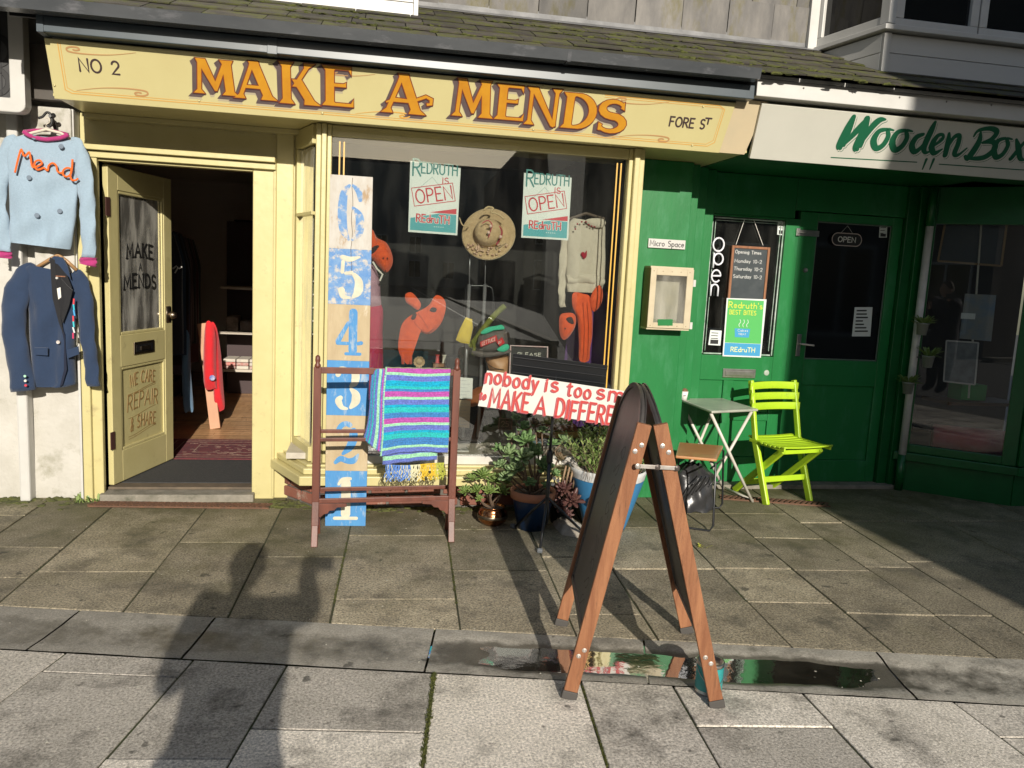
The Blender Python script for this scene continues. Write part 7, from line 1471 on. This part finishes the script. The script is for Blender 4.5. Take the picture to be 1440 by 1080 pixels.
cb = thing('dark_red_cabinet', 'dark red painted cabinet against the back wall of the shop', 'cabinet', (-1.2, 9.2, .06)); MB().box(-1.6, -.6, 9.2, 9.7, .06, 1.45).build('cabinet_body', mat('oxblood_paint', (.06, .012, .014), .5), cb, bevel=.01); MB().box(-1.6, -.6, 9.15, 9.75, 1.46, 1.50).build('cabinet_top', SHW, cb)
wd_ = thing('wall_doorway', 'doorway with painted-in gloom, framed in white on the back wall of the shop', 'doorway', (-1.3, 10.55, .06)); MB().box(-1.75, -.8, 10.55, 10.59, .06, 2.0).build('dark_opening_sheet', mat('opening_gloom_paint', (.03, .03, .035), .9), wd_); MB().box(-1.85, -1.75, 10.5, 10.6, .06, 2.1).box(-1.75, -.8, 10.5, 10.6, 2.0, 2.1).build('white_trim', INW, wd_)  # solid dark panel; the gloom beyond is painted on
# cards coloured to paint in the picture reflected in the door glass
pc = thing('reflection_card', 'yellow card imitating a picture reflected in the open door glass', 'card', tuple(D(.5, 1.1, -.006))); MB().obox(D(DW-.20, 1.12, -.006), dv, dn, UZ, .17, .002, .19).build('card', mat('mustard_reflection', (.40, .27, .05), .6, c2=(.25, .12, .04), scale=40), pc); MB().obox(D(DW-.16, 1.34, -.006), dv, dn, UZ, .10, .002, .22).build('pale_reflection', mat('grey_reflection', (.45, .48, .46), .6), pc)

# ================================================================== things on the cafe
npl = thing('name_plate', 'small white plaque reading Micro Space on the green wall', 'plaque', (1.77, 5.07, 1.75)); nA, nB = at(911, 348, 5.065), at(963, 350, 5.065)
MB().box(nA.x, nB.x, 5.060, 5.0745, nA.z, nA.z+.060).build('plaque_board', WHITE, npl, bevel=.002); b = MB(); write(b, 'Micro Space', (nA.x+.012, 5.0598, nA.z+.014), (1, 0, 0), UZ, (0, -1, 0), .036, .0048, nB.x-nA.x-.024); b.build('lettering', BLKL, npl)
mb_ = thing('miniature_gallery_box', 'cream wooden box with a glazed front fixed to the green wall beneath the plaque', 'display box', (1.78, 5.07, 1.2)); CRB = mat('cream_box_paint', (.52, .45, .31), .6, c2=(.46, .39, .26), scale=12); OSB = mat('bare_ply_side', (.30, .25, .13), .8, c2=(.22, .18, .09), scale=25)
gx0_, gx1_, gz0_, gz1_ = 1.772, 2.068, 1.195, 1.585; GYF = 4.94
MB().box(gx0_, gx0_+.012, GYF+.012, 5.073, gz0_, gz1_).build('box_side', OSB, mb_); MB().box(gx1_-.012, gx1_, GYF+.012, 5.073, gz0_, gz1_).build('box_side', OSB, mb_); MB().box(gx0_, gx1_, GYF+.012, 5.073, gz1_-.0, gz1_+.012).build('box_top', CRB, mb_); MB().box(gx0_, gx1_, GYF+.012, 5.073, gz0_-.012, gz0_).build('box_floor', CRB, mb_); MB().box(gx0_+.012, gx1_-.012, 5.05, 5.073, gz0_, gz1_).build('box_back', mat('gallery_backdrop', (.42, .42, .36), .8, c2=(.5, .48, .36), scale=8), mb_)
MB().box(gx0_, gx0_+.04, GYF, GYF+.0115, gz0_, gz1_).box(gx1_-.045, gx1_, GYF, GYF+.0115, gz0_, gz1_).box(gx0_+.04, gx1_-.045, GYF, GYF+.0115, gz0_, gz0_+.035).box(gx0_+.04, gx1_-.045, GYF, GYF+.0115, gz1_-.045, gz1_).build('front_frame', CRB, mb_, bevel=.002); MB().box(gx0_+.04, gx1_-.045, GYF+.004, GYF+.007, gz0_+.035, gz1_-.045).build('front_pane', glass('box_glass', (.9, .9, .88), .0, .25), mb_)
for k in range(5):
    for z in (gz0_+.015, gz1_-.02): MB().lathe([(.003, 0), (.0, .0015)], (gx0_+.02+.062*k, GYF, z), 8, (0, -1, 0)).build('screw', IRON, mb_)
for z in (1.50, 1.22): MB().box(gx1_+.0005, gx1_+.018, GYF, GYF+.02, z-.025, z+.02).build('hinge', WHITE, mb_)
sheet([(925, 449), (946, 449), (946, 458), (925, 458)], GYF-.001, GRN, 'green_label', mb_); b = MB()
for k in range(5): q = MB(); q.ball((gx0_+.07+.035*k, 5.0, gz0_+.035), .018, .015, .02, 8, 6, .2); q.build('tiny_bush', HERB, mb_)
nn_ = thing('neon_sign', 'white tube sign spelling open downwards in the left cafe window', 'neon sign', tuple(at(1010, 375, 5.40))); TUBE = mat('unlit_white_tube', (.75, .75, .80), .3)
NY = 5.395
for gly, px, py, sz in (('o', 1002, 353, .17), ('p', 1003, 372, .145), ('e', 999.5, 397, .155), ('n', 999, 416, .145)):
    p0 = at(px, py, NY)
    for st in G[gly][1]: MB().tube([p0+Vector(((a if gly != 'p' or True else a)*sz*(1.06 if gly != 'n' else .95), 0, max(b_, -.16)*sz)) for a, b_ in st], .0065, 8).build('tube_letter', TUBE, nn_, smooth=True)
ob = thing('opening_times_board', 'small wood-framed blackboard with chalk opening times, hung on strings in the cafe window', 'blackboard', tuple(at(1050, 380, 5.4))); oa, oc = at(1025, 418, 5.405), at(1082, 348, 5.405); OX0, OX1, OZ0, OZ1 = oa.x-.01, at(1078, 400, 5.405).x, oa.z-.05, oc.z
for r in ((OX0, OX0+.018, OZ0, OZ1), (OX1-.018, OX1, OZ0, OZ1), (OX0+.018, OX1-.018, OZ1-.018, OZ1), (OX0+.018, OX1-.018, OZ0, OZ0+.018)): MB().box(r[0], r[1], 5.398, 5.412, r[2], r[3]).build('frame_side', PINE, ob, bevel=.002)
MB().box(OX0+.018, OX1-.018, 5.406, 5.411, OZ0+.018, OZ1-.018).build('slate_face', mat('creased_black', (.035, .045, .05), .35, c2=(.06, .07, .075), scale=6, bump=1, bscale=9), ob)
for k, (t, wd) in enumerate((('Opening Times', .20), ('Monday 10-2', .21), ('Thursday 10-2', .22), ('Saturday 10-2', .22))): b = MB(); write(b, t, (OX0+.03, 5.4058, OZ1-.055-.055*k-(.01 if k else 0)), (1, 0, 0), UZ, (0, -1, 0), .024, .003, wd, jit=.06); b.build('chalk_line', CHALKW, ob)
for a, c_ in (((1047, 309), (1035, 344)), ((1060, 309), (1073, 345))): MB().tube([at(*a, 5.405), at(*c_, 5.405)], .0022, 5).build('hanging_string', FELT, ob)
gpst = thing('green_cafe_poster', 'green and blue poster with steaming cup motif in the cafe window below the blackboard', 'poster', tuple(at(1045, 460, 5.39))); PG = mat('poster_green', (.07, .40, .09), .6); PB = mat('poster_blue', (.04, .28, .50), .6); PY = mat('poster_yellow', (.62, .62, .06), .6)
_, PP = sheet([(1022, 419), (1078, 421), (1070, 503), (1016, 501)], 5.388, PAPER, 'paper', gpst); TL, TR, BR_, BL = PP; ux = (BR_-BL).normalized(); W = (BR_-BL).length; uy = (TL-BL).normalized(); H = (TL-BL).length; n = Vector((0, -1, 0))
MB().prism([(.01, H*.24), (W-.01, H*.24), (W-.012, H-.008), (.012, H-.008)], BL, ux, uy, n, .0004, .0003).build('green_area', PG, gpst); MB().prism([(.01, .01), (W-.01, .01), (W-.01, H*.235), (.01, H*.235)], BL, ux, uy, n, .0004, .0003).build('blue_area', PB, gpst)
b = MB(); write(b, "Redruth's", BL+ux*.02+uy*H*.84, ux, uy, n, .042, .006, W*.86, h0=.001); b.build('lettering', PY, gpst); b = MB(); write(b, 'BEST BITES', BL+ux*.03+uy*H*.73, ux, uy, n, .030, .005, W*.68, h0=.001); b.build('lettering', PY, gpst)
b = MB(); write(b, 'REdruTH', BL+ux*W*.2+uy*H*.09, ux, uy, n, .032, .006, W*.62, h0=.001); b.build('lettering', mat('poster_pale_yellow', (.66, .68, .35), .6), gpst)
for k in range(3): b = MB(); b.ribbon(spline([(W*.38+.03*k, H*.52), (W*.36+.03*k, H*.56), (W*.40+.03*k, H*.60), (W*.38+.03*k, H*.645)], 4), BL, ux, uy, n, .004, .0005, .001); b.build('steam_line', PAPER, gpst)
MB().prism([(W*.28, H*.34), (W*.64, H*.34), (W*.66, H*.49), (W*.26, H*.49)], BL, ux, uy, n, .0004, .0009).build('cup_shape', PB, gpst); b = MB(); write(b, 'Cakes', BL+ux*W*.34+uy*H*.44, ux, uy, n, .016, .0025, .08, h0=.0015); write(b, 'TREAT', BL+ux*W*.36+uy*H*.38, ux, uy, n, .012, .0022, .06, h0=.0015); tag(b.build('small_lettering', PAPER, gpst), kind='stuff')
def small_card(name, label, px4, Y, lines=4, dark=.35, cat='sticker', grp=None):
    t = thing(name, label, cat, tuple(at(*px4[0], Y)), grp); _, q = sheet(px4, Y, PAPER, 'card', t); a, b_, c, d = q; w_ = (b_-a).length; h = (a-d).length
    for k in range(lines): b = MB(); b.ribbon([(w_*.15, 0), (w_*random.uniform(.5, .85), 0)], a+(d-a)*(k+1)/(lines+1.5), (b_-a).normalized(), UZ, (0, -1, 0), h*.05, .0003); b.build('print_line', BLKL, t)
    if dark: MB().box(d.x+w_*.15, d.x+w_*.85, Y-.0008, Y-.0003, d.z+h*.08, d.z+h*dark*.9).build('dark_block', BLKL, t)
small_card('hygiene_sticker', 'white sticker in the top corner of the left cafe window', [(1094, 312), (1106, 313), (1104, 331), (1093, 330)], 5.418, 3); small_card('door_sticker', 'white sticker in the top corner of the shaded cafe door', [(1237, 316), (1248, 316), (1247, 334), (1236, 334)], 5.425, 3)
small_card('corner_card', 'small white printed card in the lower left corner of the cafe window', [(999, 464), (1015, 465), (1013, 486), (996, 485)], 5.418, 4, .4, 'card'); small_card('door_flyer', 'white printed flyer low on the shaded cafe door glass', [(1202, 432), (1227, 432), (1224, 473), (1198, 473)], 5.425, 7, .0, 'flyer')
od = thing('door_open_sign', 'small dark OPEN sign with lit-looking white letters hanging in the cafe door', 'sign', tuple(at(1190, 337, 5.41))); o1 = at(1190, 337, 5.41); pr = [(.10*(1 if abs(a) < 90 else -1)+.0+.0*a, 0) for a in (0,)]
rr = [(.075*(1 if -90 < a < 90 else -1)+.045*cos(radians(a)), .045*sin(radians(a))) for a in list(range(-85, 90, 17))+list(range(95, 270, 17))]
MB().prism(rr, o1, (1, 0, 0), UZ, (0, -1, 0), .008).build('sign_body', BLKP, od); b = MB(); b.ribbon(rr, o1, (1, 0, 0), UZ, (0, -1, 0), .006, .001, .0082, closed=True); b.build('sign_rim', mat('pinkish_rim', (.55, .45, .42), .5), od); b = MB(); write(b, 'OPEN', o1+Vector((0, 0, -.018)), (1, 0, 0), UZ, (0, -1, 0), .036, .0065, .14, align='c', h0=.0085); b.build('lettering', mat('sign_white', (.75, .75, .72), .4), od)
for s in (-1, 1): MB().tube([o1+Vector((.05*s, 0, .045)), o1+Vector((0, 0, .10))], .001, 4).build('cord', FELT, od)
# in the shaded corner bay
def py_(u, z, t=-.05): return s0+sd_*u+Vector((0, 0, z))+sn_*t
fbd = thing('framed_menu_board', 'large wood-framed menu board high in the shaded cafe bay window', 'menu board', tuple(py_(.4, 1.8))); ux = sd_; 
def bayrect(mb, px4, t): 
    o = s0+sn_*t; return [onp(x, y, o, sn_) for x, y in px4]
def bsheet(px4, t, m, nm, par):
    q = bayrect(None, px4, t); k = MB(); k._a(q+[p-sn_*.004 for p in q], [(0, 1, 2, 3), (7, 6, 5, 4), (0, 4, 5, 1), (1, 5, 6, 2), (2, 6, 7, 3), (3, 7, 4, 0)]); return k.build(nm, m, par)
bsheet([(1331, 312), (1414, 315), (1406, 372), (1321, 366)], -.06, mat('menu_black', (.02, .03, .035), .4), 'board_face', fbd); q = bayrect(None, [(1330, 309), (1416, 313), (1408, 374), (1319, 367)], -.055)
for i in range(4): MB().bar(q[i], q[(i+1) % 4], .022, .014).build('frame_side', mat('dull_frame_wood', (.22, .14, .06), .6), fbd)
for nm, lab, px4, m, cat in (('seaside_poster', 'poster with blue sky band in the shaded cafe bay', [(1357, 413), (1401, 415), (1394, 480), (1349, 476)], mat('sky_poster', (.10, .18, .27), .6, c2=(.26, .24, .18), scale=5), 'poster'), ('white_framed_notice', 'white-framed notice under the seaside poster in the bay', [(1331, 479), (1376, 482), (1371, 541), (1327, 536)], mat('notice_face', (.10, .12, .13), .5, c2=(.2, .22, .24), scale=14), 'notice')):
    t = thing(nm, lab, cat, tuple(bayrect(None, px4, -.04)[0])); bsheet(px4, -.04, m, 'face', t); q = bayrect(None, px4, -.036)
    if 'white' in nm:
        for i in range(4): MB().bar(q[i], q[(i+1) % 4], .016, .010).build('frame_side', WHITE, t)
    else: bsheet([(1352, 440), (1372, 441), (1371, 449), (1351, 448)], -.036, PAPER, 'title_block', t)
bp_ = thing('bay_light_pole', 'thin pale vertical strip standing in the shaded bay window', 'pole', tuple(py_(.45, 1))); MB().tube([bayrect(None, [(1381, 302)], -.05)[0], bayrect(None, [(1362, 560)], -.05)[0]], .007, 8).build('pole', mat('pale_pole', (.5, .48, .40), .5), bp_)
cu = thing('pink_cushion', 'pink and red rolled cushion on the floor of the shaded bay window', 'cushion', (4.6, 5.2, .32)); MB().tube([(4.35, 5.40, .40), (4.75, 5.15, .40), (5.3, 5.05, .40)], .10, 16).build('cushion_roll', mat('pink_cotton', (.45, .10, .18), .8, c2=(.4, .02, .03), scale=4), cu, smooth=True)
gb = thing('green_box', 'green cardboard box on the shelf of the shaded cafe bay', 'box', (4.5, 5.3, .75)); MB().box(4.40, 4.62, 5.22, 5.36, .72, .84).build('carton', mat('green_card', (.04, .30, .08), .6), gb, bevel=.003); MB().box(4.25, 4.9, 5.15, 5.45, .69, .715).build('shelf', MATS['dark_shelf_wood'], gb)
# plants hung on the downpipe
random.seed(77)
for k, (px, py, lab, R) in enumerate(((1298, 452, 'uppermost little potted plant hung beside the downpipe', .07), (1306, 498, 'second potted fern below the uppermost one on the downpipe', .085), (1278, 535, 'lowest little potted plant, clamped across the downpipe', .075))):
    t = thing('hanging_pot_plant', lab, 'plant pot', tuple(at(px, py, 5.2)), 'small plants hung on the downpipe'); c = at(px, py, 5.20)
    MB().lathe([(0, -.10), (.032, -.10), (.042, -.02), (.045, -.02), (.045, -.012), (0, -.015)], c, 16, cap=False).build('pot', mat('grey_zinc_pot', (.28, .29, .27), .5, c2=(.2, .21, .2)), t, smooth=True); b = MB()
    for i in range(46): a = random.uniform(0, 2*pi); leaf(b, c+Vector((.02*cos(a), .02*sin(a), -.015)), Vector((cos(a), sin(a), random.uniform(.1, 1.6))), UZ, R*random.uniform(.7, 1.25), .016, .001, -.12)
    b.build('foliage', HERB, t); MB().tube([c+Vector((0, .0, -.03)), Vector((4.015, 5.255, c.z-.03))], .004, 6).build('pot_hook', BLKM, t)

# ================================================================== weeds, moss and litter on the paving
random.seed(41)
wdd = thing('weed', 'pale green weeds growing at the foot of the yellow door jamb', 'weed', tuple(gr(125, 700)))
b = MB()
for i in range(40): p = gr(random.gauss(122, 9), random.uniform(697, 708), 0); a = random.uniform(0, 2*pi); leaf(b, p, Vector((cos(a), sin(a), random.uniform(.3, 1.8))), UZ, random.uniform(.03, .07), random.uniform(.012, .022), .001, .1)
b.build('foliage', leafm('weed_leaf', (.16, .24, .06), (.22, .28, .1)), wdd)
b = MB()
def tuft(p, s=.012):
    for j in range(3): a = random.uniform(0, 2*pi); leaf(b, p, Vector((cos(a), sin(a), random.uniform(.4, 2))), UZ, s*random.uniform(.6, 1.5), s*.4, .0006, .1)
for i in range(420):
    y = random.uniform(960, 1080) if random.random() < .75 else random.uniform(949, 960); tuft(gr(lx(LV, -.124, y)+random.gauss(0, 1.5), y, -.003), .009)
for i in range(200): y = random.uniform(965, 1080); tuft(gr(lx(LV, .314, y)+random.gauss(0, 1), y, -.004), .006)
for i in range(260): y = random.uniform(890, 1000)*0+random.uniform(758, 850); tuft(gr(lx(UV, random.choice((.137, -.215)), y)+random.gauss(0, 1), y, -.003), .007)
tag(b.build('joint_moss', MOSS), kind='stuff', label='green moss sprouting in the joints between the paving slabs', cat='moss')
b = MB()   # damp moss bank against the wall foot
for i in range(900):
    x = random.choice((random.uniform(-3.6, -1.75), random.uniform(-3.6, -2.0), random.uniform(-.56, 1.62), random.uniform(-.6, -.2))); y0 = 5.06 if x < -1.7 else (4.85 if x > -.33 else 4.98)
    d = abs(random.gauss(0, .05)) if x > -1.7 else abs(random.gauss(0, .10)); b.ball((x, y0-d, 0), random.uniform(.012, .035), random.uniform(.01, .03), random.uniform(.004, .016)*(1-min(.8, d*5)), 7, 4, .3)
tag(b.build('wall_foot_moss', mat('wall_moss', (.10, .11, .022), .95, c2=(.055, .06, .02), scale=25, c3=(.13, .11, .07), s3=9, bump=1), smooth=True), kind='stuff', label='mossy dirt gathered along the foot of the walls', cat='moss')
b = MB()
for i in range(170):
    px, py = random.choice(((random.uniform(560, 700), random.uniform(690, 750)), (random.uniform(0, 1440), random.uniform(740, 900)), (random.uniform(0, 1440), random.uniform(900, 1075)))); p = gr(px, py, .002); a = random.uniform(0, 6)
    r_ = random.uniform(.002, .006); b._a([p+Vector((r_*cos(a+k*1.57)*random.uniform(.6, 1.3), r_*sin(a+k*1.57), .0015*(k % 2))) for k in range(4)], [(0, 1, 2, 3)])
tag(b.build('litter_specks', mat('pale_speck', (.6, .57, .48), .8)), kind='stuff', label='tiny pale crumbs and petals scattered on the paving', cat='litter')
lf = thing('fallen_leaf_sprig', 'yellow-green fallen sprig on the paving right of the A-board', 'leaf', tuple(gr(987, 768))); b = MB()
for k in range(7): a = k*.9; leaf(b, gr(980+k*2.6, 768+(k % 2)*2, .003), Vector((cos(a), sin(a), .15)), UZ, .028, .011, .001)
b.build('leaf_blade', leafm('yellow_leaf', (.42, .42, .06), (.3, .32, .05)), lf)

# ================================================================== the person taking the picture (stands behind the camera, casts the shadow)
ph = thing('person', 'person in a dark coat holding up a phone, standing opposite the yellow shop', 'person', (-.30, -.38, 0))
V_ = []; E_ = []; Rr = []
def jv(p, r): V_.append(p); Rr.append(r); return len(V_)-1
def jl(*idx):
    for a, c in zip(idx, idx[1:]): E_.append((a, c))
px0, py0 = -.30, -.38
pel = jv((px0+.04, py0, .92), .21); bel = jv((px0+.03, py0, 1.08), .20); che = jv((px0+.01, py0, 1.26), .20); nb_ = jv((px0-.01, py0, 1.42), .085); nk = jv((px0-.015, py0+.01, 1.47), .055)
jl(pel, bel, che, nb_, nk)
for s in (-1, 1):
    h = jv((px0+.04+.10*s, py0, .84), .125); k = jv((px0+.03+.10*s, py0+.01, .46), .11); a = jv((px0+.105*s, py0-.01, .10), .075); ft = jv((px0+.115*s, py0+.13, .03), .045); jl(pel, h, k, a, ft)
shL, shR = jv((px0-.17, py0, 1.43), .085), jv((px0+.19, py0, 1.40), .08); jl(che, shL); jl(che, shR)
eL = jv((px0-.20, py0+.06, 1.14), .055); hL = jv((px0-.06, py0+.27, 1.30), .04); jl(shL, eL, hL)
eR = jv((px0+.285, py0+.12, 1.36), .062); hR = jv((-.06, -.10, 1.47), .042); jl(shR, eR, hR)
me = bpy.data.meshes.new('person_body'); me.from_pydata([Vector(v) for v in V_], E_, []); bo = bpy.data.objects.new('body', me); COL.objects.link(bo); bo.parent = ph; bo.matrix_parent_inverse = WM(ph).inverted()
sk_ = bo.modifiers.new('skin', 'SKIN'); 
for i, r_ in enumerate(Rr): me.skin_vertices[0].data[i].radius = (r_, r_*.75 if i < 4 else r_)
me.skin_vertices[0].data[0].use_root = True; q = bo.modifiers.new('sub', 'SUBSURF'); q.levels = q.render_levels = 2; me.materials.append(mat('dark_coat', (.03, .03, .04), .9))
b = MB(); b.lathe([(.20, .42), (.195, .7), (.20, .95), (.19, 1.0)], (px0+.035, py0, 0), 28, cap=False); b.build('coat_skirt', MATS['dark_coat'], ph, smooth=True)
SKIN = mat('skin', (.45, .28, .20), .5)
b = MB(); b.ball((px0-.02, py0+.015, 1.59), .078, .095, .115, 20, 14); b.ball((px0-.02, py0+.115, 1.575), .013, .02, .02); b.ball((px0-.10, py0+.01, 1.585), .012, .02, .03); b.ball((px0+.06, py0+.01, 1.585), .012, .02, .03); b.build('head', SKIN, ph, smooth=True)
b = MB(); b.ball((px0-.02, py0-.012, 1.62), .09, .10, .11, 18, 12, .03); b.build('hair', mat('brown_hair', (.06, .035, .02), .8), ph, smooth=True)
for s, (hx0, hy0, hz0) in ((1, (-.035, -.10, 1.44)), (-1, (px0-.06, py0+.27, 1.30))):
    b = MB(); b.ball((hx0, hy0, hz0+.02), .035, .022, .045, 12, 8); b.build('hand', SKIN, ph, smooth=True)
    for k in range(4): MB().tube([(hx0+.025-.016*k, hy0, hz0+.045), (hx0+.028-.016*k, hy0+.005, hz0+.08), (hx0+.028-.016*k, hy0+.02, hz0+.098)], [.0095, .0085, .007], 8).build('finger', SKIN, ph, smooth=True)
    MB().tube([(hx0-.03*s, hy0, hz0+.01), (hx0-.048*s, hy0+.015, hz0+.045), (hx0-.045*s, hy0+.03, hz0+.065)], [.012, .010, .008], 8).build('thumb', SKIN, ph, smooth=True)
fn_ = thing('phone', 'black phone held out in the hand of the photographer', 'phone', (0, -.06, 1.5)); MB().box(-.075, .075, -.075, -.066, 1.455, 1.53).build('phone_body', BLKP, fn_, bevel=.004)
